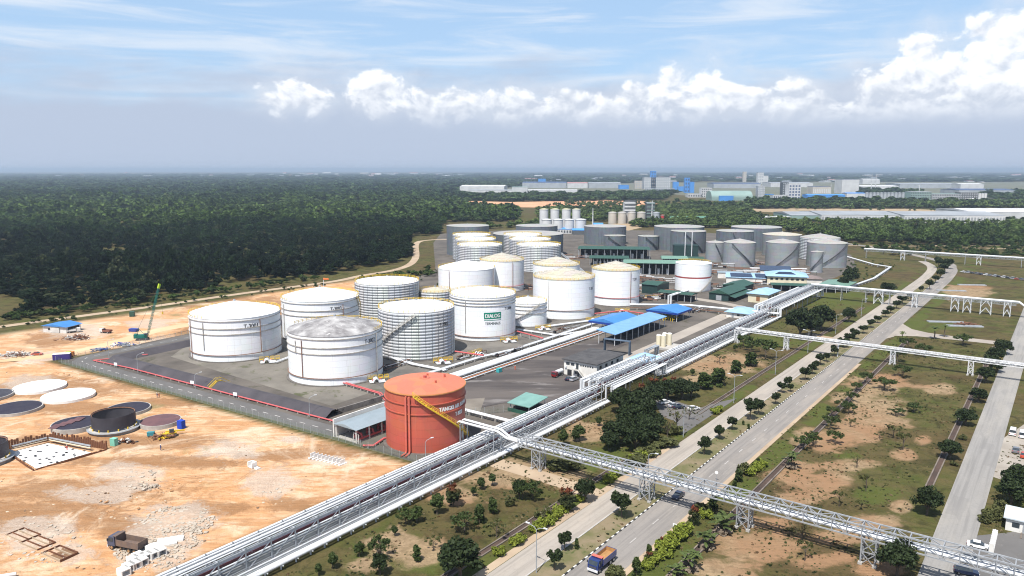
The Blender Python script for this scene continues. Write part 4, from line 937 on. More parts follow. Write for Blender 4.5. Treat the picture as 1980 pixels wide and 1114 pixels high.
for a in (('white pipe loops at the foot of T-3001', 516, 704, .3), ('white pipe loops at the foot of T-3002', 728, 742, .3), ('white pipe loops and yellow platform at the banded tank with the stair', 856, 706, .3), ('white pipe loops at the foot of the green sign tank', 985, 664, .3), ('yellow platform below the small tank with the stair', 1052, 640, .3), ('yellow platform between the sign tank and the pipe bundle', 930, 690, .9), ('yellow platform right of the largest ribbed roof tank', 1150, 624, .3), ('yellow platform behind the blue hipped canopy', 1205, 606, .2), ('valve cluster between the red banded tank and the ribbed roof tank', 1262, 580, .2), ('valve cluster beside T-3003', 705, 640, .3), ('valve cluster left of the largest ribbed roof tank', 1022, 608, .2), ('valve cluster at the end of the broad pipe bundle', 868, 742, .9)):
    valve_station(*a)
# ------------------------------------------------------------------ pipe racks and pipe bridges
VA = ANG - math.pi / 2                     # local x runs across the site (v), local y along it (u)
M_dred = pmat('dark_red_pipe', (.12, .028, .03), (.07, .03, .03), 1.2, .6, c3=(.5, .48, .46), amt3=.60, scale3=1.1); M_strip = pmat('grey_rack_floor', (.26, .26, .26), (.17, .17, .17), .15, .9, c3=(.33, .32, .31))
RACKP = [(0, 1.45, .36, M_pipew), (.85, 1.40, .30, M_pipew), (1.9, .7, .12, M_galv), (2.5, .7, .16, M_pipew), (3.2, .7, .12, M_galv), (3.9, .75, .18, M_pipew),
         (5.6, 2.75, .16, M_pipew), (6.4, 2.85, .30, M_dred), (8.1, 2.8, .24, M_galv),
         (6.0, 5.0, .14, M_pipew), (6.9, 5.05, .28, M_pipew), (8.3, 5.0, .20, M_pipew), (7.3, 2.8, .2, M_pipew),
         (10.4, 1.15, .20, M_galv), (11.3, 1.2, .28, M_pipew), (12.7, 1.6, .34, M_pipew), (13.7, 1.6, .26, M_galv), (14.8, 1.65, .42, M_pipew)]
def rack_frame_mesh(name, hz=0.0, top=5.3, w=.24):
    mb = MB()
    for y in (4.8, 9.1): mb.bar((0, y, 0), (0, y, top + hz), w)
    for z in (2.45, 4.7): mb.bar((0, 4.7, z + hz), (0, 9.2, z + hz), w)
    return mb.mesh(name, M_galv)
def rack_section(label, u0, u1, hz=0.0, risers=True, name='pipe_rack'):
    L = u1 - u0; t = thing(name, label, 'pipe rack', S_(u0, -121.5), ANG, 'sections of the main pipe rack')
    for i, (y, z, r, mt) in enumerate(RACKP):
        if hz:
            k = 1.0 + (y % 3.1) * .8; zz = z + hz if z > 2 else 2.75 + hz + r
            path = [(-.4, y, z), (k, y, z), (k, y, zz), (L - k, y, zz), (L - k, y, z), (L + .4, y, z)]
        else: path = [(0, y, z), (L, y, z)]
        MB().tube(path, r, 8).build('pipe', mt, t, .7)
    fm = rack_frame_mesh('frame', hz); n = int(L / 6)
    br = MB().bar((0, 4.8, .2 + (hz if hz else 0)), (6, 4.8, 4.6 + hz), .18).mesh('brace', M_galv)
    for i in range(n + 1):
        if hz and 0 < i < n and i != n // 2:                         # bents only at the ends of a crossing
            mb = None
        else: link('frame', fm, t, (min(i * 6.0 + .3, L - .3), 0, 0))
        if i < n: link('brace', br, t, (i * 6.0 + .3, 0, 0))
    for y in (4.8, 9.1):
        for z in (2.6, 4.85): MB().box(0, L, y - .11, y + .11, z + hz - .12, z + hz + .12).build('runner_beam', M_galv, t)
    if hz:
        vb = MB().bar((0, 4.8, 2.4 + hz), (0, 4.8, 5.4 + hz), .18).mesh('hanger', M_galv); vt = MB().bar((0, 4.8, 5.4 + hz), (0, 9.1, 5.4 + hz), .18).mesh('cross_beam', M_galv)
        for i in range(int(L / 3)): link('hanger', vb, t, (i * 3 + .5, 0, 0)); link('cross_beam', vt, t, (i * 3 + .5, 0, 0))
        for y in (4.8, 9.1): MB().box(0, L, y - .1, y + .1, hz + 5.3, hz + 5.5).build('runner_beam', M_galv, t)
        ob = MB().box(-.12, .12, -.8, 4.7, hz + 2.4, hz + 2.62).bar((0, .4, 0), (0, .4, hz + 2.4), .24).mesh('outrigger', M_galv); ob2 = MB().box(-.12, .12, 9.2, 15.6, hz + 2.4, hz + 2.62).bar((0, 15, 0), (0, 15, hz + 2.4), .24).mesh('outrigger', M_galv)
        for i in range(int(L / 10) + 1): link('outrigger', ob, t, (min(3 + i * 10, L - 3), 0, 0)); link('outrigger', ob2, t, (min(3 + i * 10, L - 3), 0, 0))
        return t
    MB().box(0, L, 1.4, 4.3, .0, .16).build('walkway', M_strip, t)
    MB().box(0, L, 4.5, 9.5, .0, .12).build('walkway', M_strip, t)
    sup = MB().box(-.1, .1, -.55, 1.3, .95, 1.12).box(-.09, .09, .2, .5, 0, 1.0).mesh('pipe_support', M_pipew)
    for i in range(int(L / 3.7)): link('pipe_support', sup, t, (i * 3.7 + 1, 0, 0))
    slp = MB().box(-.2, .2, 9.7, 15.4, .0, .85).mesh('sleeper', M_conc); top = MB().box(-.12, .12, 12.3, 15.4, .85, 1.2).mesh('sleeper_beam', M_galv)
    for i in range(n): link('sleeper', slp, t, (i * 6.0 + 3, 0, 0)); link('sleeper_beam', top, t, (i * 6.0 + 3, 0, 0))
    hr = MB()
    for i in range(int(L / 3)): hr.bar((i * 3, 4.45, .16), (i * 3, 4.45, 1.2), .07)
    hr.bar((0, 4.45, 1.2), (L, 4.45, 1.2), .07); hr.build('handrail', M_galv, t, stuff=True)
    return t
rack_section('white pipe rack in the foreground running past the red tank', 62, 220.5)
rack_section('raised crossing of the white pipe rack over the yard entrance', 221.5, 264, 2.3)
rack_section('white pipe rack between the pale blue pyramid roof and the next risers', 265, 404)
rack_section('raised far end of the pipe rack by the cream building', 405, 492, 2.6)

def truss_bridge(label, u, v0, v1, zb, zt, wd, bay, towers, pipes, mt, name='pipe_bridge', tower_w=None, msz=.16, chord=.22, lean=True):
    L = v1 - v0; t = thing(name, label, 'pipe bridge', S_(u, v0), VA); hw = wd / 2
    for y in (-hw, hw):
        for z in (zb, zt): MB().box(0, L, y - chord / 2, y + chord / 2, z - chord / 2, z + chord / 2).build('chord', mt, t)
    n = int(L / bay); mb = MB()
    for y in (-hw, hw):
        mb.bar((0, y, zb), (0, y, zt), msz); mb.bar((0, y, zb), (bay, y, zt), msz * .8)
    for z in (zb, zt): mb.bar((0, -hw, z), (0, hw, z), msz)
    mb.bar((0, -hw, zt), (bay, hw, zt), msz * .8); m0 = mb.mesh('truss_bay', mt)
    mb = MB()
    for y in (-hw, hw):
        mb.bar((0, y, zb), (0, y, zt), msz); mb.bar((0, y, zt), (bay, y, zb), msz * .8)
    for z in (zb, zt): mb.bar((0, -hw, z), (0, hw, z), msz)
    mb.bar((0, hw, zt), (bay, -hw, zt), msz * .8); m1 = mb.mesh('truss_bay', mt)
    for i in range(n): link('truss_bay', m0 if i % 2 else m1, t, (i * bay, 0, 0))
    for k, (y, z, r, pm) in enumerate(pipes): MB().tube([(0, y, z), (L, y, z)], r, 8).build('pipe', pm, t, .7)
    tw = (tower_w or wd) / 2; mb = MB(); H_ = zt
    for x in (-tw, tw):
        for y in (-tw, tw): mb.bar((x, y, 0), (x, y, zb), .26)
    nz_ = max(2, int(zb / 2.2))
    for k in range(nz_):
        z0_, z1_ = zb * k / nz_, zb * (k + 1) / nz_
        for a, c in (((-tw, -tw), (tw, -tw)), ((tw, -tw), (tw, tw)), ((tw, tw), (-tw, tw)), ((-tw, tw), (-tw, -tw))):
            mb.bar((*a, z0_), (*c, z1_), .14); mb.bar((*c, z0_), (*a, z1_), .14); mb.bar((*a, z1_), (*c, z1_), .16)
    tm_ = mb.mesh('tower', mt)
    for tv in towers:
        tt = link('tower', tm_, t, (tv - v0, 0, 0))
        for x in (-tw, tw):
            for y in (-tw, tw): MB().box(x - .4, x + .4, y - .4, y + .4, 0, .5).build('footing', M_conc, tt)
    return t
bA = truss_bridge('grey steel truss pipe bridge crossing the road in the foreground', 159, -115.5, 32, 5.6, 8.3, 2.7, 2.9, (-109.5, -77.3, -53, -27, -4.5), [(-.55, 6.35, .46, M_pipew), (.55, 6.35, .46, M_pipew), (-.2, 7.1, .14, M_galv)], pmat('truss_grey', (.38, .39, .40), (.26, .27, .28), .7, .5, metal=.2), chord=.26, msz=.19)
for dy_ in (-.55, .55):                     # its pipes climb over the rack
    MB().tube([(-23, dy_ * 2.6, .9), (-22.2, dy_ * 2.6, 1.2), (-22.2, dy_ * 2.2, 7.4), (-21, dy_ * 2.0, 8.0), (-7.5, dy_ * 1.6, 7.9), (-4.2, dy_ * 1.2, 6.5), (0, dy_, 6.35)], .40, 8).build('pipe', M_pipew, bA, .8)
for x in (-20.5, -8.2):
    MB().bar((x, -1.6, 0), (x, -1.6, 7.4), .22).bar((x, 1.6, 0), (x, 1.6, 7.4), .22).bar((x, -1.8, 7.4), (x, 1.8, 7.4), .26).build('goalpost', M_galv, bA)
bB = truss_bridge('slender white pipe bridge crossing the trunk road in the middle distance', 337.3, -121, 60, 5.9, 7.3, 1.7, 2.4, (-120.5, -97.7, -54.3, -26.5, 2), [(0, 6.5, .32, M_pipew), (.5, 6.4, .16, M_dred)], pmat('bridge_white', (.70, .70, .70), (.52, .52, .52), .7, .5), tower_w=1.7, msz=.13, chord=.24)
MB().bar((121 - 75.8, 0, 0), (121 - 75.8, 0, 5.9), .4).build('post', M_pipew, bB)
# far pipe bridge on trestles
def trestle_bridge(label, u, v0, v1, zp, trestles, pipes, drop=None, cross=True):
    t = thing('trestle_pipe_bridge', label, 'pipe bridge', S_(u, v0), VA); L = v1 - v0
    for y, dz, r in pipes:
        path = [(0, y, zp + dz), (L, y, zp + dz)] if not drop else [(0, y, zp + dz), (drop - v0, y, zp + dz), (drop - v0 + 4, y, zp + dz - 3), (L, y, zp + dz - 3)]
        MB().tube(path, r, 8).build('pipe', M_pipew, t, .7)
    for y in (-1.6, 1.6): MB().box(0, min(L, (drop or v1) - v0), y - .15, y + .15, zp - .75, zp - .4).build('runner_beam', M_galv, t)
    tb_ = MB()
    for y in (-1.6, 1.6): tb_.bar((0, y, zp - .6), (0, y, zp - 2.0), .16); tb_.bar((0, y, zp - .6), (4, y, zp - 2.0), .14); tb_.bar((0, y, zp - 2.0), (4, y, zp - 2.0), .2)
    tb_.bar((0, -1.6, zp - .6), (0, 1.6, zp - .6), .16); tbm = tb_.mesh('truss_bay', M_galv)
    for k in range(int(min(L, (drop or v1) - v0) / 4)): link('truss_bay', tbm, t, (k * 4, 0, 0))
    for tv, w_ in trestles:
        mb = MB(); x = 0
        for s in (-w_ / 2, w_ / 2):
            for y in (-1.6, 1.6): mb.bar((s, y, 0), (s, y, zp - .4), .34)
            mb.bar((s, -1.9, zp - .5), (s, 1.9, zp - .5), .34)
        for y in (-1.6, 1.6):
            if w_ > .5:
                mb.bar((-w_ / 2, y, .6), (0, y, zp * .45), .26); mb.bar((w_ / 2, y, .6), (0, y, zp * .45), .26); mb.bar((-w_ / 2, y, zp * .5), (0, y, zp - .5), .26); mb.bar((w_ / 2, y, zp * .5), (0, y, zp - .5), .26)
        mb.build('trestle', M_pipew, t, loc=(tv - v0, 0, 0))
    return t
trestle_bridge('white pipe bridge on tall trestles beyond the road junction', 489, -128, 60, 8.6, ((-126, 0), (-110, 0), (-96, 0), (-89, 4.6), (-83, 0), (-69.5, 2.4), (-49, 3.6), (-43, 3.6), (-34, 5), (-24, 3)), ((-1.3, 0, .45), (-.1, 0, .5), (1.2, 0, .35)), drop=-19)
trestle_bridge('far white pipe bridge on thin posts behind the big dark tree', 742, -150, 30, 8.5, ((-148, 0), (-118, 3), (-100, 0), (-70, 0), (-60, 3), (-30, 0), (0, 3)), ((-1, 0, .5), (.6, 0, .45)))
# pipe runs inside the compound
def pipe_run(label, pts, pipes, sup=6.0, hs=1.0, mt=M_pipew, name='pipe_run', sleeper=M_conc, rail=False):
    pts = [Vector(p) for p in pts]; o = pts[0].copy(); t = thing(name, label, 'pipes', o); loc = [p - o for p in pts]
    d0 = (loc[1] - loc[0]).normalized(); W = [abs(p[0]) for p in pipes]
    for off, z, r, pm in pipes:
        path = []
        for i, p in enumerate(loc):
            a = (loc[min(i + 1, len(loc) - 1)] - loc[max(i - 1, 0)]).normalized(); path.append(p + Vector((-a.y, a.x, 0)) * off + Vector((0, 0, z)))
        MB().tube(path, r, 7).build('pipe', pm or mt, t, .7)
    w_ = max(W) + .4; zmin = min(p[1] - p[2] for p in pipes)
    for i in range(len(loc) - 1):
        a = loc[i + 1] - loc[i]; n = max(1, int(a.length / sup)); a_ = math.atan2(a.y, a.x); sm_ = MB().box(-.18, .18, -w_, w_, 0, max(.12, zmin)).mesh('sleeper', sleeper)
        for k in range(n): link('sleeper', sm_, t, loc[i] + a * ((k + .5) / n), a_)
    return t
W_ = None
pipe_run('broad bundle of white pipes between the asphalt yard and the tank farm', [S_(178, -184.5), S_(318, -184.5)], [(-2.2, 2.2, .5, W_), (-1.0, 2.25, .5, W_), (.2, 2.25, .5, W_), (1.4, 2.2, .45, W_), (2.3, 2.1, .22, M_dkst), (-3.4, 1.3, .2, W_), (-4.1, 1.0, .18, pmat('orange_pipe', (.5, .18, .07))), (-4.8, .8, .22, W_), (-3.9, .4, .2, W_)])
pipe_run('white pipes behind the broad bundle, at the foot of the green sign tank', [S_(200, -197), S_(240, -197), S_(262, -193.5), S_(345, -194.5)], [(-.8, 1.2, .32, W_), (0, 1.2, .3, W_), (.9, 1.1, .2, M_galv)])
pipe_run('white pipes from T-3002 towards the broad bundle', [G(735, 688), G(800, 708), G(862, 720)], [(-.7, .9, .35, W_), (.3, .9, .35, W_), (1.2, .8, .2, M_galv)])
pipe_run('pair of white pipes between T-3001 and T-3002', [G(520, 700), G(535, 703), G(570, 690)], [(-.5, .7, .3, W_), (.6, .7, .3, W_)])
pipe_run('white pipes at the foot of the largest ribbed roof tank', [G(1060, 634), G(1150, 622), G(1190, 628)], [(-.6, .9, .35, W_), (.5, .9, .35, W_)])
pipe_run('white pipes leading right from the half hidden tanks', [G(1000, 640), G(1080, 652), G(1150, 640)], [(-.6, .9, .3, W_), (.5, .9, .3, W_)])
pipe_run('red fire main along the foot of the dark bund', [S_(160, -317), S_(141, -325), S_(ufv(-300) + 11, -300), S_(ufv(-180) + 11, -182)], [(0, .6, .26, M_pink)], 5, name='fire_main')
pipe_run('red fire main from T-3002 to the grey open shed', [G(655, 742), G(735, 766), G(748, 780)], [(-.5, 1.1, .22, M_pink), (.4, 1.1, .22, M_pink)], 4, name='fire_main')
pipe_run('red fire main bending round the base of the red tank', [G(702, 866), G(722, 866), G(742, 852), G(752, 850)], [(0, .7, .3, M_pink)], 4, name='fire_main')
pipe_run('red fire main in front of the banded tank', [G(880, 690), G(935, 698)], [(0, 2.4, .35, M_pink)], 5, name='fire_main')
pipe_run('red fire main right of the green sign tank', [G(1000, 650), G(1050, 664)], [(0, 2.4, .35, M_pink)], 5, name='fire_main')
pipe_run('red fire main at the foot of the ribbed roof tank by the sheds', [G(1150, 612), G(1205, 606), G(1245, 612)], [(0, 1.6, .35, M_pink)], 5, name='fire_main')
pipe_run('pair of white pipes leading from the red tank to the rack', [G(898, 800), G(1000, 826)], [(-.5, 1.4, .35, W_), (.5, 1.4, .3, W_)], 5)
pipe_run('long white pipe run from the ribbed roof tank to the far rack', [S_(382, -200), S_(400, -172), S_(405, -122)], [(-.6, 3.2, .5, W_), (.7, 3.2, .4, W_), (0, 1.2, .25, M_rust)], 7)
pipe_run('white pipe trestle falling behind the half hidden ribbed roof tank', [G(1085, 500), G(1130, 540)], [(-1, 5, .5, M_galv), (.5, 5, .5, M_galv)], 8)
pipe_run('long white pipe run curving beside the rear road', [G(1632, 498), G(1690, 515), G(1722, 520), G(1690, 542), G(1640, 560)], [(-.5, 1.6, .4, W_), (.5, 1.6, .4, W_)], 6)
pipe_run('white pipes lying between the cone roof tanks', [G(1450, 522), G(1560, 524)], [(-1, 1.5, .4, W_), (1, 1.5, .4, W_), (0, .8, .3, M_rust)], 6)
# bend arch over the road by the junction of runs
def pipe_arch(label, A, B, h_, r, mt, off=(0,), name='pipe_arch'):
    t = thing(name, label, 'pipes', A); d = B - A; n = Vector((-d.y, d.x, 0)).normalized()
    for o in off: MB().tube([n * o, n * o + Vector((0, 0, h_)), n * o + d + Vector((0, 0, h_)), n * o + d], r, 8).build('pipe', mt, t, .8)
    return t
pipe_arch('tall white pipe arch left of the blue canopies', G(1297, 588), G(1330, 576), 5, .6, M_pipew, (0, 1.6))
pipe_arch('dark blue pipe arch at the end of the long pale blue canopy', G(1168, 682), G(1216, 688), 6.2, .3, pmat('dark_blue_pipe', (.05, .08, .12), (.08, .11, .15), 1, .5), (0, .8, 1.6))
pipe_arch('pale pipe arch right of the pale blue pyramid roof', G(1252, 700), G(1272, 690), 5, .45, M_galv, (0, 1.2))

# ------------------------------------------------------------------ bund, fence, small site furniture
M_bund = pmat('bund_lining', (.075, .068, .075), (.048, .044, .05), .12, .9, world=True, c3=(.10, .095, .08), amt3=.66, scale3=.3)
M_wall = pmat('stained_wall', (.20, .18, .165), (.11, .098, .09), .3, .95, world=True, c3=(.06, .052, .05), amt3=.55)
def bund(label, pts, prof, mt=M_bund):
    o = Vector(pts[0]); t = thing('bund', label, 'embankment', o); mb = MB(); k = len(prof)
    P_ = [Vector(p) - o for p in pts]
    for i, p in enumerate(P_):
        d = (P_[min(i + 1, len(P_) - 1)] - P_[max(i - 1, 0)]).normalized(); n = Vector((-d.y, d.x, 0))
        for off, z in prof: mb.v.append(tuple(p + n * off + Vector((0, 0, z))))
    for i in range(len(P_) - 1):
        for j in range(k - 1): mb.f.append((i * k + j, i * k + j + 1, (i + 1) * k + j + 1, (i + 1) * k + j)); mb.mi.append(0)
    mb.build('embankment', mt, t); return t
bund('dark lined earth bund beside the perimeter road', [S_(ufv(v) + 15.5, v) for v in (-188, -230, -280, -320)], [(-4.2, .05), (-.8, 2.3), (.8, 2.3), (4.4, .05)])
bund('dark lined earth bund running away left of T-3001', [S_(148, -320), S_(180, -322), S_(220, -326), S_(262, -330)], [(-4.0, .05), (-.8, 2.2), (.8, 2.2), (4.2, .05)])
bund('stained concrete bund wall behind the grey open shed', [S_(157, -189), S_(172, -188), S_(200, -187)], [(-.35, .03), (-.3, 1.9), (.3, 1.9), (.35, .03)], M_wall)
M_mesh = pmat('fence_mesh', (.16, .20, .17), (.10, .13, .11), 1, .7)
def mesh_fence(label, pts, h_=2.0, step=3.0):
    o = Vector(pts[0]); t = thing('mesh_fence', label, 'fence', o); P_ = [Vector(p) - o for p in pts]; pm = MB().bar((0, 0, 0), (0, 0, h_ + .2), .09).mesh('post', M_galv)
    wire = MB()
    for i in range(len(P_) - 1):
        d = P_[i + 1] - P_[i]; n = max(1, int(d.length / step))
        for k in range(n): link('post', pm, t, P_[i] + d * k / n)
        for k in range(9): z = h_ * (k + .5) / 9; wire.bar(P_[i] + Vector((0, 0, z)), P_[i + 1] + Vector((0, 0, z)), .022)
        m = int(d.length / .9)
        for k in range(m): a = P_[i] + d * k / m; e = P_[i] + d * min(1, (k + 1) / m); wire.bar(a + Vector((0, 0, .05)), e + Vector((0, 0, h_)), .018); wire.bar(a + Vector((0, 0, h_)), e + Vector((0, 0, .05)), .018)
    wire.build('wire_mesh', M_mesh, t, stuff=True); return t
mesh_fence('green wire fence between the building plot and the perimeter road', [S_(ufv(v) + .6, v) for v in (-139, -200, -270, -336)])
mesh_fence('green wire fence along the left side of the tank compound', [S_(132, -339), S_(200, -344), S_(262, -348)])
mesh_fence('green wire fence behind the red tank by the asphalt yard', [S_(177, -158), S_(186, -150), S_(191, -146), S_(196, -142)], 2.2)
strip('grass_verge', [S_(ufv(v) + 1.1, v) for v in (-139, -200, -270, -334)], .9, .065, pmat('weedy_verge', (.085, .10, .05), (.14, .125, .075), .4, .95, world=True))
def lamp_post(label, p, h_, arms=2, rz=0, name='street_lamp', group=None):
    t = thing(name, label, 'lamp', p, rz, group); MB().tube([(0, 0, 0), (0, 0, h_ * .6), (0, 0, h_ - .8)], [.12, .09, .07], 7).build('pole', M_galv, t, .8)
    for s in ((-1, 1) if arms == 2 else (1,)):
        MB().tube([(0, 0, h_ - .9), (s * .5, 0, h_ - .35), (s * 1.9, 0, h_)], .06, 6).build('arm', M_galv, t); MB().box(min(s * 1.7, s * 2.6), max(s * 1.7, s * 2.6), -.16, .16, h_ - .04, h_ + .12).build('lamp_head', M_pipew, t)
    return t
for i, u in enumerate((114.8, 164, 205, 247, 292, 337, 385, 440)):
    lamp_post('double armed street lamp between the carriageways, %s from the camera' % ORD[i], S_(u, -79.5 if i in (0, 1) else -88.2), 10.2, 2 if i in (0, 3, 4, 5) else 1, VA, group='street lamps along the trunk road')
for px, py, h_, lb in ((267, 722, 8, 'slim pole beside the bund near its left corner'), (378, 752, 6, 'slim pole by the yellow bund stair'), (599, 806, 7, 'slim pole at the near end of the dark bund'), (823, 893, 6.5, 'thin lamp post right in front of the red tank'), (211, 697, 9, 'tall camera pole at the corner of the perimeter road')):
    lamp_post(lb, G(px, py), h_, 1, .6, 'lamp_pole')
for i, (px, py) in enumerate(((224, 711), (372, 747), (455, 770))):
    t = thing('notice_board', ('white notice board nearest the left corner of the bund', 'white notice board left of the yellow bund stair', 'white notice board right of the yellow bund stair')[i], 'sign', G(px, py), VA + .25)
    MB().box(-.9, .9, -.04, .04, .9, 2.1).build('board', M_letw, t)
    for x in (-.6, .6): MB().box(x - .05, x + .05, -.03, .03, 0, .9).build('leg', M_galv, t)
t = thing('bund_stair', 'yellow steel stair climbing over the dark bund', 'stair', S_(ufv(-249) + 11.2, -249), ANG)
for y in (-.6, .6): MB().bar((0, y, .1), (3.6, y, 2.5), .12, .22).bar((3.6, y, 2.5), (5.2, y, 2.5), .12, .22).bar((5.2, y, 2.5), (9, y, .1), .12, .22).bar((0, y, 1.2), (3.6, y, 3.6), .1).bar((3.6, y, 3.6), (5.2, y, 3.6), .1).bar((5.2, y, 3.6), (9, y, 1.2), .1).build('side_rail', M_yel, t)
sm_ = MB().box(-.14, .14, -.6, .6, -.04, .04).mesh('step', M_yel)
for k in range(9): link('step', sm_, t, (.2 + k * .4, 0, .25 + k * .265)); link('step', sm_, t, (5.4 + k * .4, 0, 2.4 - k * .265))

# ------------------------------------------------------------------ buildings
M_glass = pmat('dark_glass', (.03, .04, .05), (.05, .06, .07), .8, .15, spec=.5); M_cream = pmat('cream_wall', (.66, .60, .44), (.55, .49, .36), .25, .9); M_wallw = pmat('white_wall', (.72, .70, .66), (.56, .54, .50), .2, .9, c3=(.36, .33, .30), amt3=.68)
M_pblue = pmat('pale_blue_roof', (.30, .45, .60), (.25, .39, .54), .3, .5); M_blue = pmat('blue_roof', (.055, .21, .50), (.045, .17, .43), .3, .45); M_dblue = pmat('deep_blue_fascia', (.012, .045, .26), (.012, .04, .2), .5, .5)
M_lblue = pmat('light_blue_roof', (.17, .33, .56), (.14, .28, .50), .3, .45); M_green = pmat('dark_green_roof', (.035, .085, .062), (.028, .068, .05), .4, .5); M_gwall = pmat('dark_green_wall', (.022, .05, .048), (.016, .036, .036), .5, .6)
M_pgreen = pmat('pale_green_roof', (.15, .26, .20), (.12, .21, .165), .4, .5); M_teal = pmat('teal_roof', (.17, .31, .27), (.13, .25, .22), .3, .6, c3=(.30, .34, .31)); M_gmetal = pmat('grey_metal_roof', (.25, .30, .33), (.22, .265, .29), .3, .45)
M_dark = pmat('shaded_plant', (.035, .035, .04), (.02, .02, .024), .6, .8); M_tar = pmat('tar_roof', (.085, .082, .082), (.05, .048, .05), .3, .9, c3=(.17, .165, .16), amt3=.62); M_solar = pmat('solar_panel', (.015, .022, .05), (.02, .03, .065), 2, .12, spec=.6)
def house(name, label, u0, u1, v0, v1, h_, wall, roofm, roof='hip', over=.6, rise=1.6, wins=(), cat='building', fascia=None, ridge='u', base=0.0, rz=None, at=None):
    """a building on the site grid: front faces the camera side (low u), right side faces the road (high v)"""
    w_, d_ = v1 - v0, u1 - u0
    t = thing(name, label, cat, at if at is not None else S_(u0, v0), VA if rz is None else rz)
    if wall: MB().box(0, w_, 0, d_, base, h_).build('wall', wall, t)
    o = over; x0, x1, y0, y1 = -o, w_ + o, -o, d_ + o; mb = MB()
    if roof == 'flat': mb.box(x0, x1, y0, y1, h_, h_ + .35)
    elif roof == 'hip':
        if (x1 - x0) >= (y1 - y0): c = [(x0 + (y1 - y0) / 2, (y0 + y1) / 2), (x1 - (y1 - y0) / 2, (y0 + y1) / 2)]
        else: c = [((x0 + x1) / 2, y0 + (x1 - x0) / 2), ((x0 + x1) / 2, y1 - (x1 - x0) / 2)]
        v = [(x0, y0, h_), (x1, y0, h_), (x1, y1, h_), (x0, y1, h_)] + [(a, e, h_ + rise) for a, e in c] + [(x0, y0, h_ - .25), (x1, y0, h_ - .25), (x1, y1, h_ - .25), (x0, y1, h_ - .25)]
        f = [(0, 1, 5, 4), (1, 2, 5), (2, 3, 4, 5), (3, 0, 4)] if (x1 - x0) >= (y1 - y0) else [(0, 1, 4), (1, 2, 5, 4), (2, 3, 5), (3, 0, 4, 5)]
        mb.add(v, f + [(6, 7, 1, 0), (7, 8, 2, 1), (8, 9, 3, 2), (9, 6, 0, 3), (9, 8, 7, 6)])
    elif roof == 'gable':
        if ridge == 'u': v = [(x0, y0, h_), (x1, y0, h_), (x1, y1, h_), (x0, y1, h_), ((x0 + x1) / 2, y0, h_ + rise), ((x0 + x1) / 2, y1, h_ + rise)]; f = [(0, 1, 4), (1, 2, 5, 4), (2, 3, 5), (3, 0, 4, 5), (3, 2, 1, 0)]
        else: v = [(x0, y0, h_), (x1, y0, h_), (x1, y1, h_), (x0, y1, h_), (x0, (y0 + y1) / 2, h_ + rise), (x1, (y0 + y1) / 2, h_ + rise)]; f = [(0, 1, 5, 4), (1, 2, 5), (2, 3, 4, 5), (3, 0, 4), (3, 2, 1, 0)]
        mb.add(v, f)
    elif roof == 'mono':   # low towards the front
        v = [(x0, y0, h_), (x1, y0, h_), (x1, y1, h_ + rise), (x0, y1, h_ + rise)]; v += [(a, e, z + .25) for a, e, z in v]
        mb.add(v, [(3, 2, 1, 0), (4, 5, 6, 7), (0, 1, 5, 4), (1, 2, 6, 5), (2, 3, 7, 6), (3, 0, 4, 7)])
    elif roof == 'monor':  # low towards the right
        v = [(x0, y0, h_ + rise), (x1, y0, h_), (x1, y1, h_), (x0, y1, h_ + rise)]; v += [(a, e, z + .25) for a, e, z in v]
        mb.add(v, [(3, 2, 1, 0), (4, 5, 6, 7), (0, 1, 5, 4), (1, 2, 6, 5), (2, 3, 7, 6), (3, 0, 4, 7)])
    elif roof == 'barrel':
        n = 10; v = []; 
        for i in range(n + 1):
            a = math.pi * i / n; v += [(x0, (y0 + y1) / 2 - math.cos(a) * (y1 - y0) / 2, h_ + math.sin(a) * rise), (x1, (y0 + y1) / 2 - math.cos(a) * (y1 - y0) / 2, h_ + math.sin(a) * rise)]
        mb.add(v, [(2 * i, 2 * i + 1, 2 * i + 3, 2 * i + 2) for i in range(n)] + [tuple(range(0, 2 * n + 2, 2))[::-1], tuple(range(1, 2 * n + 2, 2))])
    rf = mb.build('roof', roofm, t)
    if fascia:
        mb = MB(); z0_, z1_ = h_ - .9, h_ + .06
        mb.box(x0 - .06, x1 + .06, y0 - .06, y0, z0_, z1_); mb.box(x1, x1 + .06, y0 + .01, y1, z0_, z1_); mb.box(x0 - .06, x0, y0 + .01, y1, z0_, z1_); mb.box(x0 - .06, x1 + .06, y1 + .01, y1 + .06, z0_, z1_); mb.build('fascia', fascia, rf)
    for wn in wins:
        fc, a, e, z0_, z1_ = wn[:5]; mt = wn[5] if len(wn) > 5 else M_glass; nm = wn[6] if len(wn) > 6 else 'window'
        mb = MB()
        if fc == 'f': mb.box(a, e, -.06, .02, z0_, z1_)
        elif fc == 'r': mb.box(w_ - .02, w_ + .06, a, e, z0_, z1_)
        else: mb.box(-.06, .02, a, e, z0_, z1_)
        mb.build(nm, mt, t)
    return t
def posts(t, w_, d_, h_, nx, ny, mt=M_pipew, sz=.22, inset=.3):
    pm = MB().box(-sz / 2, sz / 2, -sz / 2, sz / 2, 0, h_).mesh('post', mt)
    for i in range(nx):
        for jy in range(ny):
            if 0 < i < nx - 1 and 0 < jy < ny - 1: continue
            link('post', pm, t, (inset + (w_ - 2 * inset) * i / (nx - 1), inset + (d_ - 2 * inset) * jy / (ny - 1), 0))
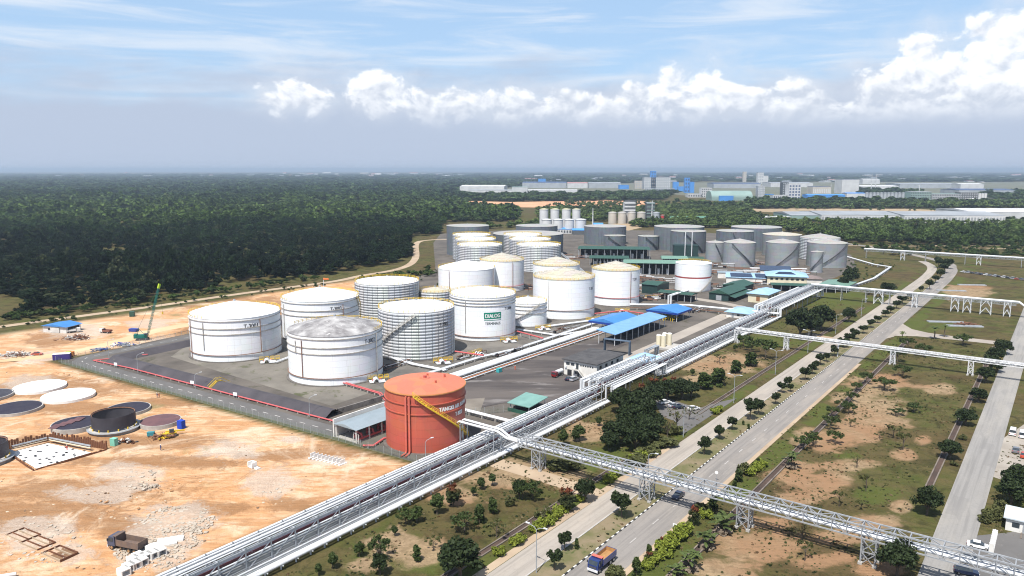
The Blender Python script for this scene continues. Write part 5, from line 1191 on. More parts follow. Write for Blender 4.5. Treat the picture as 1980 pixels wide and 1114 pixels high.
# pump shed by the red tank
t = house('pump_shed', 'grey roofed open shed with red pumps left of the red tank', 142, 168, -172.5, -163.0, 4.3, None, M_gmetal, 'gable', .4, .9, ridge='u', cat='shed')
posts(t, 9.5, 26, 4.3, 2, 6, M_wallw, .35); MB().box(-.9, -.5, 0, 26, 0, 5.6).build('parapet_wall', M_wallw, t); MB().box(.2, 9.3, .2, 26, .08, .3).build('floor_slab', M_conc, t)
for k in range(5):
    p = link('pump', MB().cyl(0, 0, .3, 1.3, .5, n=10).box(-.5, .5, .5, 1.8, .3, 1.1).mesh('pump', M_pink), t, (5.8, 3 + k * 4.6, 0)); MB().tube([(0, 0, 1.2), (0, 0, 1.9), (.6, 0, 2.3), (2.4, 0, 2.2), (2.9, 0, 1.2)], .28, 7).build('outlet_pipe', M_pink, p)
MB().tube([(9.0, 1, 1.0), (9.0, 25, 1.0)], .35, 8).build('header_pipe', M_pink, t, .8); MB().bar((7.6, .6, .3), (7.6, .6, 3), .2).bar((7.6, .6, 3), (9.8, .6, 2.7), .2).bar((9.8, .6, 2.7), (9.8, .6, .1), .2).build('pipe_frame', M_wallw, t)
# office
w_o = []
for x in (1.0, 3.2): w_o.append(('f', x, x + 1.6, 4.2, 5.2))
w_o += [('f', 5.6, 6.7, 3.0, 5.4, M_glass, 'door'), ('f', 1.6, 3.6, .1, 2.4, M_dark, 'garage_opening'), ('f', 5.0, 5.9, 1.0, 2.0), ('f', 6.2, 7.1, .1, 2.1, M_glass, 'door')]
for k in range(6): w_o.append(('f', 7.5 + k * 1.05, 8.1 + k * 1.05, 4.5, 5.1))
for k in range(4): w_o.append(('r', 2 + k * 4.5, 3.6 + k * 4.5, 4.0, 5.2))
t = house('office', 'white two storey office with a flat black roof beside the asphalt yard', 243, 264, -155.5, -140.6, 6.1, M_wallw, M_tar, 'flat', .7, wins=w_o)
st = MB()
for k in range(9): st.box(6.8 + k * .35, 7.2 + k * .35, -1.3, -.1, 2.9 - k * .33 - .08, 2.9 - k * .33)
st.build('outside_stair', M_wallw, t); MB().box(4.6, 6.9, -1.4, -.08, 2.8, 2.95).build('landing', M_conc, t)
for x in (.6, 4.6): MB().box(x, x + .8, -.5, -.08, 3.0, 3.6).build('air_conditioner', M_pipew, t)
# canopies and huts
t = house('long_canopy', 'long pale blue canopy on posts beside the inner road', 297, 350, -171.5, -162.6, 5.4, None, M_lblue, 'monor', .6, 1.2, cat='canopy'); posts(t, 8.9, 53, 5.4, 2, 10)
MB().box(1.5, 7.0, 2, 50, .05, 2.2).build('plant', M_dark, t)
t = house('canopy', 'blue hipped canopy behind the long pale blue one', 318, 340, -188, -172.5, 5.6, None, M_blue, 'gable', .8, 1.8, cat='canopy', fascia=M_dblue, ridge='u'); posts(t, 15.5, 22, 5.3, 3, 3)
t = house('canopy', 'blue pitched canopy over yellow equipment by the inner road', 365, 382, -180, -163, 4.9, None, M_blue, 'gable', .8, 1.7, cat='canopy', fascia=M_dblue, ridge='u'); posts(t, 17, 17, 4.6, 3, 3)
r7 = np.random.RandomState(3)
mb = MB()
for k in range(36): x, y = r7.rand() * 14 + 1, r7.rand() * 12 - 3; mb.bar((x, y, 0), (x, y, 1 + r7.rand() * 1.2), .22); mb.bar((x, y, 1.0), (x + 1.5 * r7.rand(), y + .5, 1.2), .16)
mb.build('manifold', M_yel, t, stuff=True)
house('substation', 'small white hut with a pale blue hipped roof beside the pipe rack', 395, 412, -147.5, -134.8, 3.1, M_wallw, M_pblue, 'hip', .9, 1.8, wins=(('f', 3, 4.2, 0.1, 2.3, M_galv, 'door'), ('f', 6, 7.4, 1.2, 2.2), ('f', 9.5, 10.9, 1.2, 2.2), ('r', 3, 5, 1.2, 2.2), ('r', 9, 11, 1.2, 2.2)))
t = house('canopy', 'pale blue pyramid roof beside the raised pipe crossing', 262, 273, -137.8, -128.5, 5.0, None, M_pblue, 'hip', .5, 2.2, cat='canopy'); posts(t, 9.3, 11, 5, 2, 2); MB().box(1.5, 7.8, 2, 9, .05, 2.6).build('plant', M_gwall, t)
t = house('shelter', 'teal roofed shelter at the edge of the asphalt yard', 194, 204, -145.8, -137.6, 2.6, None, M_teal, 'mono', .5, .9, cat='shelter'); posts(t, 8.2, 10, 2.6, 2, 2)
MB().box(0, 8.2, -.8, -.72, .05, 1.3).build('green_screen', pmat('green_mesh_screen', (.03, .10, .07), (.02, .07, .05), 1, .7), t); MB().box(1, 7, 1, 8, .05, 1.4).build('stored_goods', M_dark, t)
house('cream_building', 'cream building with a pale blue roof by the far end of the rack', 449, 470, -154.5, -142.5, 5.6, M_cream, M_pblue, 'hip', 1.0, 2.2, wins=(('f', 5, 7.2, 1.0, 4.0, pmat('brown_door', (.28, .13, .06)), 'door'), ('r', 3, 5, 2.5, 4), ('r', 9, 11, 2.5, 4), ('r', 15, 17, 2.5, 4)))
t = house('green_shed', 'dark green gabled shed next to the cream building', 443, 473, -177, -164.6, 4.4, M_gwall, M_green, 'gable', .6, 2.4, ridge='u', cat='shed', wins=(('f', 4.5, 8.0, .1, 3.2, M_galv, 'door'),)); MB().add([(12.8, -.6, 3.6), (16.8, -.6, 2.7), (16.8, 30.6, 2.7), (12.8, 30.6, 3.6)], [(0, 1, 2, 3)]).build('lean_to_roof', M_green, t)
house('green_shed', 'dark green gabled shed behind the one next to the cream building', 478, 498, -182, -168, 4.4, M_gwall, M_green, 'gable', .6, 2.0, ridge='u', cat='shed')
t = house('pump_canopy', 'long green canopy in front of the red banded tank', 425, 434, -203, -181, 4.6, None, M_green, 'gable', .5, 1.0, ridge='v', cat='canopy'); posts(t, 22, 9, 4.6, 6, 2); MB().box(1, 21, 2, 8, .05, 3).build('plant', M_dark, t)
house('green_shed', 'dark green shed directly right of the ribbed roof tank', 440, 458, -222, -211, 6.0, M_gwall, M_green, 'gable', .6, 1.4, ridge='v', cat='shed')
for lb, a, e, yb_, yt, dd, mt in (('longest green loading canopy in front of the grey tanks', 1118, 1255, 500, 479, 22, M_green), ('green loading canopy behind the ribbed roof tank', 1140, 1216, 513, 497, 16, M_green), ('pale green loading canopy with tall white vessels below', 1206, 1340, 531, 506, 20, M_pgreen), ('green canopy roof between the two masts and the grey tanks', 1280, 1330, 512, 498, 18, M_pgreen), ('green canopy roof right of the two masts', 1325, 1362, 506, 499, 14, M_green)):
    A, B_ = G(a, yb_), G(e, yb_); h_ = zat(A, yt); w_ = B_.x - A.x
    t = thing('loading_canopy', lb, 'canopy', A, -.12)
    MB().add([(-.5, -.5, h_ - 1), (w_, -.5, h_ - 1), (w_, dd, h_ - 1), (-.5, dd, h_ - 1), (0, dd / 2, h_ + .6), (w_ - .5, dd / 2, h_ + .6)], [(0, 1, 5, 4), (1, 2, 5), (2, 3, 4, 5), (3, 0, 4), (3, 2, 1, 0)]).build('roof', mt, t)
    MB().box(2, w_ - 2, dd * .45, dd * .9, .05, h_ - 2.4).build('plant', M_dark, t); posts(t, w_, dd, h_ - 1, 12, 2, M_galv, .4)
    vm = MB().cyl(0, 0, .05, h_ * .45, 1.1, n=10).mesh('vessel', M_pipew)
    for k in range(7): link('vessel', vm, t, (3 + (w_ - 6) * (k + .5) / 7, dd * .25, 0))
house('dark_building', 'dark green box building beside the two white masts', 0, 12, 0, 22, 10, M_gwall, M_gwall, 'flat', .2, at=G(1303, 496), rz=-.1)
for k, x in enumerate((1324, 1337)):
    p = G(x, 497); t = thing('mast', ('left of the two tall white masts before the grey tanks', 'right of the two tall white masts before the grey tanks')[k], 'mast', p); MB().tube([(0, 0, 0), (0, 0, zat(p, 449))], .45, 6).build('pole', M_pipew, t); MB().box(-.5, .5, -.5, .5, 0, 1).build('base', M_conc, t)
t = house('solar_roof_hall', 'low white hall with two dark solar arrays on its roof', 0, 22, 0, 36, 4.2, M_wallw, M_pblue, 'gable', .6, 2.0, ridge='v', at=G(1404, 547), rz=-.28)
for x0 in (3, 20):
    f_ = [(x0, .8, 4.75), (x0 + 15, .8, 4.75), (x0 + 14, 9.6, 6.15), (x0 - .6, 9.6, 6.15)]; MB().add(f_, [(0, 1, 2, 3)]).build('solar_panel', M_solar, t)
t = house('office', 'cream two storey office with a white hipped roof and solar panels', 0, 22, 0, 26, 6.6, M_cream, M_pblue, 'hip', 1.2, 3.2, at=G(1483, 551), rz=-.28, wins=[('f', 2 + k * 3.4, 3.8 + k * 3.4, 3.8, 5.2) for k in range(7)] + [('r', 3 + k * 5, 5 + k * 5, 3.8, 5.2) for k in range(4)])
MB().add([(5, 2.6, 7.75), (19, 2.6, 7.75), (16, 6.8, 8.85), (8, 6.8, 8.85)], [(0, 1, 2, 3)]).build('solar_panel', M_solar, t)
house('solar_roof_hall', 'small hall with a solar roof behind the larger solar hall', 0, 14, 0, 22, 4, M_wallw, M_solar, 'mono', .4, 2, at=G(1470, 533), rz=-.28)
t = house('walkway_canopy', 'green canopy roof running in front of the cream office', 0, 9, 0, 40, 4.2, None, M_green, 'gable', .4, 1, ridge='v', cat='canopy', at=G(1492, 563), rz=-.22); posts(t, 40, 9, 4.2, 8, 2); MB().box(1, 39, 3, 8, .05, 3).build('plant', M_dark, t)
t = house('walkway_canopy', 'pale green canopy roof beside the big dark casuarina', 0, 26, 0, 18, 4.4, None, M_pgreen, 'gable', .4, 1, ridge='u', cat='canopy', at=G(1582, 562), rz=VA); posts(t, 18, 26, 4.4, 2, 6)
house('hut', 'small brown roofed hut right of the cream office', 0, 12, 0, 13, 3.4, M_wallw, pmat('brown_roof', (.20, .16, .15), (.14, .11, .10), .4), 'hip', .6, 2, at=G(1552, 548), rz=-.2)
house('hut', 'white control hut beside the first cone roof tank', 0, 10, 0, 18, 4, M_wallw, M_gmetal, 'flat', .3, at=G(1388, 538), rz=-.2)
# chemical vessels by the rack
r = thing('vessel_plinth', 'grey concrete plinth under the cream vessels by the pipe rack', 'plinth', S_(303, -147), VA); MB().box(0, 9, 0, 12, 0, .9).build('slab', M_conc, r)
for k, (u, v, hh) in enumerate(((306, -145.2, 5.0), (306, -142.8, 5.2), (311, -144.6, 5.0), (311, -142.2, 5.2))):
    t = thing('vessel', 'cream upright vessel on the concrete plinth, %s' % ('front left', 'front right', 'rear left', 'rear right')[k], 'vessel', S_(u, v, .9), 0, 'cream vessels on the plinth')
    MB().cyl(0, 0, 0, hh, 1.1, n=16).build('body', M_cream, t, .6); MB().lathe([(1.12, hh), (.8, hh + .35), (0.01, hh + .5)], 16).build('lid', M_wallw, t)
house('guard_house', 'white guard house with a pale metal roof by the gate', 193, 198, -5.6, 4, 2.9, M_wallw, pmat('pale_metal_roof', (.50, .55, .58), (.42, .47, .5), .4, .4), 'mono', .5, .7, wins=(('f', 1.2, 2.6, 1.1, 2.2), ('f', 3.2, 4.2, .1, 2.2, M_galv, 'door')))
t = thing('gate_barrier', 'folding white gate barrier in front of the guard house', 'gate', S_(179, -7.2), ANG)
for k in range(9): MB().box(k * 1.2, k * 1.2 + .1, -.5, .5, .1, 1.3).build('bar', M_letw, t)
MB().box(0, 10, -.06, .06, 1.2, 1.32).build('rail', M_letw, t); MB().box(-.8, -.1, -.4, .4, 0, 2.4).build('motor_box', M_wallw, t)

r6 = random.Random(31)
for i, (x, y) in enumerate(((1105, 500), (1225, 520), (1290, 520), (1345, 530), (1440, 528), (1520, 528), (1265, 545), (1400, 560), (1010, 560), (1380, 516), (1200, 540), (1470, 512), (905, 693), (986, 688), (1082, 643), (1242, 562), (1222, 578), (1352, 603), (1302, 612), (1452, 548), (760, 712))):
    t = thing('plant_skid', 'pipework skid among the sheds and tanks, %s from the left' % ORD[sorted((1105, 1225, 1290, 1345, 1440, 1520, 1265, 1400, 1010, 1380, 1200, 1470, 905, 986, 1082, 1242, 1222, 1352, 1302, 1452, 760)).index(x)], 'pipework', G(x, y), -.2, 'pipework skids of the compound')
    if x in (905, 986, 1082, 1302, 1352, 760): t.scale = (.55, .5, .6); t.rotation_euler = (0, 0, ANG)
    mb = MB(); mw = MB(); md2 = MB()
    for k in range(16):
        x0, y0, L0 = r6.uniform(-14, 14), r6.uniform(-7, 7), r6.uniform(3, 14); z0_ = r6.uniform(.4, 3.4)
        (mw if k % 2 else mb).bar((x0, y0, z0_), (x0 + L0, y0 + r6.uniform(-1, 1), z0_), r6.uniform(.25, .55)); md2.bar((x0, y0, 0), (x0, y0, z0_), .25); md2.bar((x0 + L0, y0, 0), (x0 + L0, y0, z0_), .25)
        if k % 4 == 0: md2.box(x0, x0 + 2.5, y0, y0 + 2, 0, r6.uniform(1, 2.6))
    mw.build('pipe', M_pipew, t, stuff=True); mb.build('pipe', M_rust, t, stuff=True); md2.build('support', M_dark, t, stuff=True)
# ------------------------------------------------------------------ building plot
def disc_at(xl, xr, yb):
    P = G((xl + xr) / 2, yb); n = Vector((P.x, P.y, 0)).normalized(); R = 8
    for _ in range(5): R = (xr - xl) / 2 * mpp(P + n * R)
    return P + n * R, R
M_disc_w = pmat('bright_concrete', (.80, .79, .76), (.68, .66, .62), .25, .8, c3=(.56, .52, .46), amt3=.70); M_bit = pmat('bitumen', (.022, .018, .032), (.035, .03, .04), .5, .6); M_redp = pmat('primer_plate', (.15, .075, .075), (.10, .055, .06), .35, .7, c3=(.22, .08, .06), amt3=.64)
M_steel = pmat('mill_steel', (.055, .052, .062), (.038, .036, .044), .3, .55, c3=(.10, .075, .065), amt3=.66); M_sheet = pmat('sheet_pile_rust', (.17, .072, .035), (.11, .05, .03), .6, .9)
for lb, xl, xr, yb, h_, mt in (('white round foundation, upper of the two white ones', 33, 124, 762, .9, M_disc_w), ('white round foundation, lower of the two white ones', 87, 180, 780, .9, M_disc_w), ('black topped round foundation at the left edge', -12, 78, 805, 1.0, M_bit), ('grey topped round foundation cut by the left edge', -62, 21, 778, .9, M_steel),
                               ('black round foundation with loose brown plates beside the dark steel ring', 106, 192, 840, 1.7, M_bit), ('black round foundation behind the dark steel ring', 208, 289, 806, 1.0, M_bit), ('brown plated round foundation right of the dark steel ring', 274, 349, 831, 1.3, M_redp)):
    C, R = disc_at(xl, xr, yb); t = thing('round_foundation', lb, 'foundation', C, group='round foundations on the building plot')
    MB().lathe([(R, .0), (R, h_), (R * .955, h_)], 48).build('ring_wall', M_disc_w if mt is M_disc_w else M_conc, t); MB().lathe([(R * .955, h_ - .02), (R * .5, h_ + .05), (.01, h_ + .12)], 48).build('top', mt, t)
    if 'loose' in lb:
        for k in range(4): MB().box(-R * .75 + k * 1.1, -R * .75 + k * 1.1 + 2.6, -6 + k * 2.2, -2 + k * 2.2, h_ + .1 + .05 * k, h_ + .16 + .05 * k).build('plate', M_redp, t)
for lb, xl, xr, yb, yt, xl2, xr2 in (('dark steel tank ring under construction', 184, 261, 842, 814, 178, 268), ('dark steel tank ring cut by the left edge', -66, 13, 905, 872, -73, 22)):
    C, R = disc_at(xl, xr, yb); P = C - Vector((C.x, C.y, 0)).normalized() * R; zt = max(5.5, zat(P, yt)); t = thing('tank_ring', lb, 'tank', C)
    R2 = R * 1.13; MB().lathe([(R2, 0), (R2, 1.1), (R * .9, 1.12), (.01, 1.12)], 56).build('foundation', M_conc, t); MB().lathe([(R2 + .6, .9), (R2 + .6, 1.05), (R + .2, 1.05)], 56).build('work_platform', M_galv, t)
    MB().lathe([(R, 1.5), (R, zt), (R - .08, zt), (R - .08, 1.5), (R, 1.5)], 64).build('shell', M_steel, t, .5)
    jm = MB().box(-.15, .15, -.15, .15, 1.1, 1.75).mesh('jack', M_yel)
    for k in range(14): a = k * 6.283 / 14; link('jack', jm, t, (R * math.cos(a) * 1.01, R * math.sin(a) * 1.01, 0))
    ring_bar(R - .2, zt - .3, .2, 56).build('stiffener', M_rust, t)
# sheet piled pit
A, Bk, Rr, Fr = G(8, 872), G(98, 852), G(209, 870), G(66, 912)
t = thing('sheet_piled_pit', 'square pit with rusty sheet piles round a white concrete slab', 'pit', A)
pl = MB().add([tuple(p - A + Vector((0, 0, .30))) for p in (G(19, 877), G(93, 859), G(176, 877), G(70, 908))], [(0, 3, 2, 1)]); pl.build('slab', M_disc_w, t)
pm = MB().box(-.30, .30, -.12, .12, 0, 2.4).box(-.12, .12, .1, .32, 0, 2.4).mesh('sheet_pile', M_sheet); pml = MB().box(-.30, .30, -.12, .12, 0, .55).mesh('sheet_pile', M_sheet); ri = random.Random(5)
for p, q_, me_, hv in ((A, Bk, pm, 1), (Bk, Rr, pm, 1), (A, Fr, pml, 0), (Fr, Rr, pml, 0)):
    d = q_ - p; n = int(d.length / .68); a_ = math.atan2(d.y, d.x)
    for k in range(n):
        o = link('sheet_pile', me_, t, p - A + d * (k / n), a_); o.scale = (1, 1, .75 + .5 * ri.random())
for p, q_ in ((G(24, 874), G(92, 857)), (G(96, 857), G(176, 873))): MB().bar(p - A + Vector((0, 0, 1.1)), q_ - A + Vector((0, 0, 1.1)), .5, .12).build('timber_form', M_cream, t); MB().bar(p - A + Vector((0, 0, 1.7)), q_ - A + Vector((0, 0, 1.7)), .35).build('waler', M_galv, t)
for k in range(26):
    a, e = ri.random(), ri.random(); c = G(19, 877) * (1 - a) * (1 - e) + G(93, 859) * a * (1 - e) + G(70, 908) * (1 - a) * e + G(176, 877) * a * e
    MB().box(-.45, .45, -.3, .3, .30, .42).build('rebar_mat', M_dkst, t, loc=c - A, rz=VA)
# excavated footings
for k, (x, y) in enumerate(((45, 1037), (73, 1052), (116, 1072))):
    p = G(x, y); t = thing('footing_pit', 'shallow timber framed footing, %s of three at the lower left' % ('uppermost', 'middle', 'lowest')[k], 'pit', p, VA + .15)
    for q_ in range(4): MB().box(-3.2, 3.2, -1.9 + q_ * 1.25, -1.75 + q_ * 1.25, 0, .5).build('form_board', M_sheet if q_ % 2 else M_track, t)
    for s in (-3.2, 3.2): MB().box(s - .1, s + .1, -1.9, 1.9, 0, .5).build('form_board', M_sheet, t)
    MB().add([(-3.1, -1.8, .12), (3.1, -1.8, .12), (3.1, 1.8, .12), (-3.1, 1.8, .12)], [(0, 1, 2, 3)]).build('bottom', pmat('wet_earth', (.14, .08, .045), (.22, .13, .07), .6), t)
# precast concrete
cul = MB(); w_, h_, d_, th = 1.9, 1.5, 2.2, .2
cul.box(-w_ / 2, w_ / 2, -d_ / 2, d_ / 2, 0, th).box(-w_ / 2, w_ / 2, -d_ / 2, d_ / 2, h_ - th, h_).box(-w_ / 2, -w_ / 2 + th, -d_ / 2, d_ / 2, th, h_ - th).box(w_ / 2 - th, w_ / 2, -d_ / 2, d_ / 2, th, h_ - th)
cm_ = cul.mesh('box_culvert', M_disc_w); spots = [(250, 1103), (262, 1098), (274, 1092), (268, 1083), (283, 1082), (296, 1078), (310, 1073), (258, 1090), (240, 1112), (295, 1068)]
for i, (x, y) in enumerate(sorted(spots, key=lambda q_: -q_[1])):
    p = G(x, y); tag(link('box_culvert', cm_, None, p, ANG + ri.uniform(-.1, .1)), 'white precast box culvert below the dark dump truck, %s from the camera' % ORD[i], 'culvert', 'precast box culverts')
sl = MB().box(-2.6, 2.6, -1.1, 1.1, 0, .45).mesh('concrete_slab', M_disc_w)
for i, (x, y) in enumerate(((330, 1046), (316, 1054), (298, 1058), (282, 1062))): tag(link('concrete_slab', sl, None, G(x, y), VA + 1.0 + .1 * i), 'white concrete slab right of the dark dump truck, %s from the right' % ORD[i], 'slab', 'concrete slabs by the truck')
for k in range(9):
    p = G(605 + k * 7.2, 885 + k * 1.7); t = thing('precast_panel', 'white precast panel in the row on orange earth, %s from the left' % ORD[k], 'panel', p, VA, 'precast panels in a row')
    MB().box(-.32, .32, -1.4, 1.4, 0, .35).build('base_plate', M_disc_w, t); MB().box(-.07, .07, -.9, .9, .35, 1.5).build('upright', M_disc_w, t)
t = thing('manhole_box', 'small white concrete manhole box on the bare plot', 'manhole', G(488, 903), VA); MB().box(-1, 1, -.8, .8, 0, .25).box(-1, -.7, -.8, .8, .25, 1.5).box(.7, 1, -.8, .8, .25, 1.5).box(-.7, .7, .6, .8, .25, 1.5).build('box', M_disc_w, t); MB().box(1.6, 3, -.6, .5, 0, .4).build('cover', M_disc_w, t)
mb = MB(); r9 = np.random.RandomState(12)
for x, y, rx, ry, n in ((350, 1005, 70, 26, 420), (320, 1035, 80, 34, 420), (290, 1072, 70, 30, 260), (250, 915, 50, 10, 80), (270, 940, 40, 8, 60), (80, 1050, 80, 40, 160), (520, 935, 40, 22, 120)):
    for k in range(n):
        a, q_ = r9.rand() * 6.28, math.sqrt(r9.rand()); p = G(x + rx * q_ * math.cos(a), y + ry * q_ * math.sin(a)); s = .12 + .3 * r9.rand() ** 2
        v = [(p.x + s * r9.uniform(.6, 1.2) * cx, p.y + s * r9.uniform(.6, 1.2) * cy_, -.15 + (s * r9.uniform(.5, .9) + .15) * cz) for cz in (0, 1) for cx, cy_ in ((-1, -1), (1, -1), (1, 1), (-1, 1))]
        mb.add(v, [(4, 5, 6, 7), (0, 1, 5, 4), (1, 2, 6, 5), (2, 3, 7, 6), (3, 0, 4, 7)])
o = mb.build('rubble', pmat('broken_stone', (.46, .40, .33), (.32, .27, .21), .4, .95, world=True), stuff=True, label='broken pale stone strewn over the plot')
# debris heaps, plates and containers in the upper left
M_pur = pmat('purple_panel', (.06, .04, .20)); M_skip = pmat('blue_skip', (.05, .07, .30), (.04, .06, .22), .6, .6); M_dirtyw = pmat('dirty_white', (.62, .61, .58), (.48, .46, .43), .5, .7)
def heap(label, px, py, wpx, hm, mats, n, seed, long=2.4):
    p = G(px, py); t = thing('scrap_heap', label, 'scrap', p); r = random.Random(seed); W = wpx * mpp(p); parts = [MB() for _ in mats]
    for k in range(n):
        i = k % len(mats); x, y = r.gauss(0, W * .22), r.gauss(0, W * .12); z = max(.05, hm * r.random() * (1 - min(1, abs(x) / W * 1.6))); a = r.random() * 6.28; L_ = r.uniform(.5, long)
        parts[i].bar((x, y, z), (x + math.cos(a) * L_, y + math.sin(a) * L_, z + r.uniform(-.1, .5)), r.uniform(.15, .6), r.uniform(.05, .4))
    for m_, b_ in zip(mats, parts): b_.build('scrap_piece', m_, t, stuff=True)
heap('heap of rusty steel scrap near the blue roofed shed', 148, 656, 55, 2.2, [M_rust, M_sheet, M_dirtyw], 130, 1)
heap('low heap of mixed scrap at the left edge', 28, 688, 60, 1.4, [M_dirtyw, M_rust, M_conc], 150, 2)
heap('stack of steel plates and pipes beside the perimeter road', 240, 667, 46, .7, [M_skip, M_galv, M_disc_w], 60, 3, 4)
heap('stack of bluish steel sections left of the plate stack', 192, 677, 34, .5, [M_skip, M_galv], 40, 4, 4)
heap('red and yellow welding gear beside the brown foundation', 318, 846, 34, 1.2, [M_sheet, M_yel, M_rust], 50, 6)
heap('timber and tools in front of the dark steel ring', 245, 856, 30, 1.2, [M_dirtyw, M_dkst, M_sheet], 50, 7, 1.2)
heap('rusty pipe stock on the far plot by the junction', 1865, 628, 40, 1.2, [M_rust, M_sheet], 50, 8, 4)
house('site_shed', 'open shed with a blue roof on the upper left plot', 0, 9, 0, 14, 3.2, M_dirtyw, M_blue, 'gable', .8, 1.2, ridge='u', cat='shed', at=G(84, 642), rz=-.25, wins=(('r', 1, 8, .1, 2.8, M_dark, 'opening'), ('f', 3, 4.4, 1.2, 2.2)))
def crate(name, label, px, py, sx, sy, sz, mt, rz, cat='container', ribs=True, top=None):
    t = thing(name, label, cat, G(px, py), rz); MB().box(-sx / 2, sx / 2, -sy / 2, sy / 2, .12, sz).build('body', mt, t); MB().box(-sx / 2 - .04, sx / 2 + .04, -sy / 2 - .04, sy / 2 + .04, sz, sz + .1).build('roof', top or mt, t)
    if ribs:
        rm = MB().box(-.06, .06, -sy / 2 - .06, -sy / 2 + .02, .2, sz - .1).mesh('rib', mt)
        for k in range(int(sx / .7)): link('rib', rm, t, (-sx / 2 + .35 + k * .7, 0, 0))
    for x in (-sx / 2 + .3, sx / 2 - .3): MB().box(x - .15, x + .15, -sy / 2, sy / 2, 0, .12).build('skid', M_dkst, t)
    return t
crate('site_cabin', 'white site cabin in front of the blue roofed shed', 110, 643, 5.2, 2.5, 2.6, M_dirtyw, -.25, 'cabin')
crate('container', 'purple shipping container with a white roof by the fence corner', 120, 695, 6.5, 2.4, 2.5, M_pur, .28, top=M_disc_w)
crate('container', 'lime coloured crate beside the purple container', 132, 691, 1.8, 2.2, 2.3, pmat('lime_panel', (.30, .42, .06)), .28, ribs=False)
crate('container', 'orange crate at the right end of the purple container', 139, 689, 1.8, 2.0, 2.0, pmat('orange_panel', (.50, .18, .05)), .28, ribs=False)
crate('skip', 'blue steel skip beside the green crane', 259, 641, 4.2, 2.2, 1.4, M_skip, -.2, 'skip')
crate('generator', 'mint green generator box beside the dark steel ring', 221, 862, 1.7, 1.4, 2.2, pmat('mint_panel', (.20, .50, .38)), -.3, 'generator', False)
crate('generator', 'bright blue machine box right of the brown foundation', 351, 829, 1.9, 1.6, 2.6, pmat('bright_blue', (.02, .06, .42)), -.4, 'generator', False)
crate('generator', 'teal compressor box left of the yellow machine', 292, 843, 2.0, 1.2, 1.2, pmat('teal_panel', (.05, .22, .25)), .2, 'generator', False)
crate('water_tank_box', 'dark green water tank standing alone by the forest road', 256, 612, 2.4, 2.4, 2.6, M_green, .2, 'tank', False)
crate('plant_box', 'yellow steel skip behind the office', 1132, 690, 5, 2.6, 1.6, M_yel, ANG, 'skip')
crate('plant_box', 'turquoise tank trolley at the edge of the asphalt yard', 965, 720, 2, 1.4, 1.6, pmat('turquoise', (.05, .35, .36)), ANG, 'trolley', False)
for i, (x, y) in enumerate(((1900, 560), (1860, 571), (1885, 640), (1850, 632))):
    tag(MB().box(-9, 9, -.7, .7, 0, .5).box(-9, 9, 1.3, 2.4, 0, .5).build('pipe_stock', M_galv, None, loc=G(x - 20, y - 8), rz=-.15), 'pale pipe stock on the rear plot, %s' % ('rearmost', 'beside the bare patch', 'nearest the junction', 'second nearest the junction')[i], 'pipes', 'pipe stock on the rear plot')
tag(MB().tube([(0, 0, .5), (-14, -6, .9)], .35, 10).build('drain_pipe', M_pipew, None, .8, loc=G(32, 1114)), 'white pipe lying at the bottom left corner', 'pipe')
# ------------------------------------------------------------------ vehicles
M_tyre = pmat('tyre', (.018, .018, .018), (.03, .03, .03), 3, .9); M_rim = pmat('rim', (.35, .34, .33), (.25, .24, .23), 3, .5); M_mud = pmat('muddy_rim', (.40, .24, .12), (.3, .17, .08), 3, .9); M_chrome = pmat('light_trim', (.62, .62, .62), (.5, .5, .5), 3, .3); M_lampr = pmat('tail_lamp', (.4, .02, .02))
wheel_cache = {}
def wheel(t, x, y, r, w_, rim=M_rim):
    k = (r, w_, rim.name)
    if k not in wheel_cache:
        a = MB(); a.tube([(0, -w_ / 2, 0), (0, w_ / 2, 0)], r, 16); b_ = MB(); b_.tube([(0, -w_ / 2 - .03, 0), (0, w_ / 2 + .03, 0)], r * .55, 12); wheel_cache[k] = (a.mesh('tyre', M_tyre, .6), b_.mesh('rim', rim, .6))
    o = link('wheel', wheel_cache[k][0], t, (x, y, r)); link('rim', wheel_cache[k][1], o)
def paint(name, c): return pmat('paint_' + name, c, tuple(x * .9 for x in c), 2, .28, spec=.5, coat=.5)
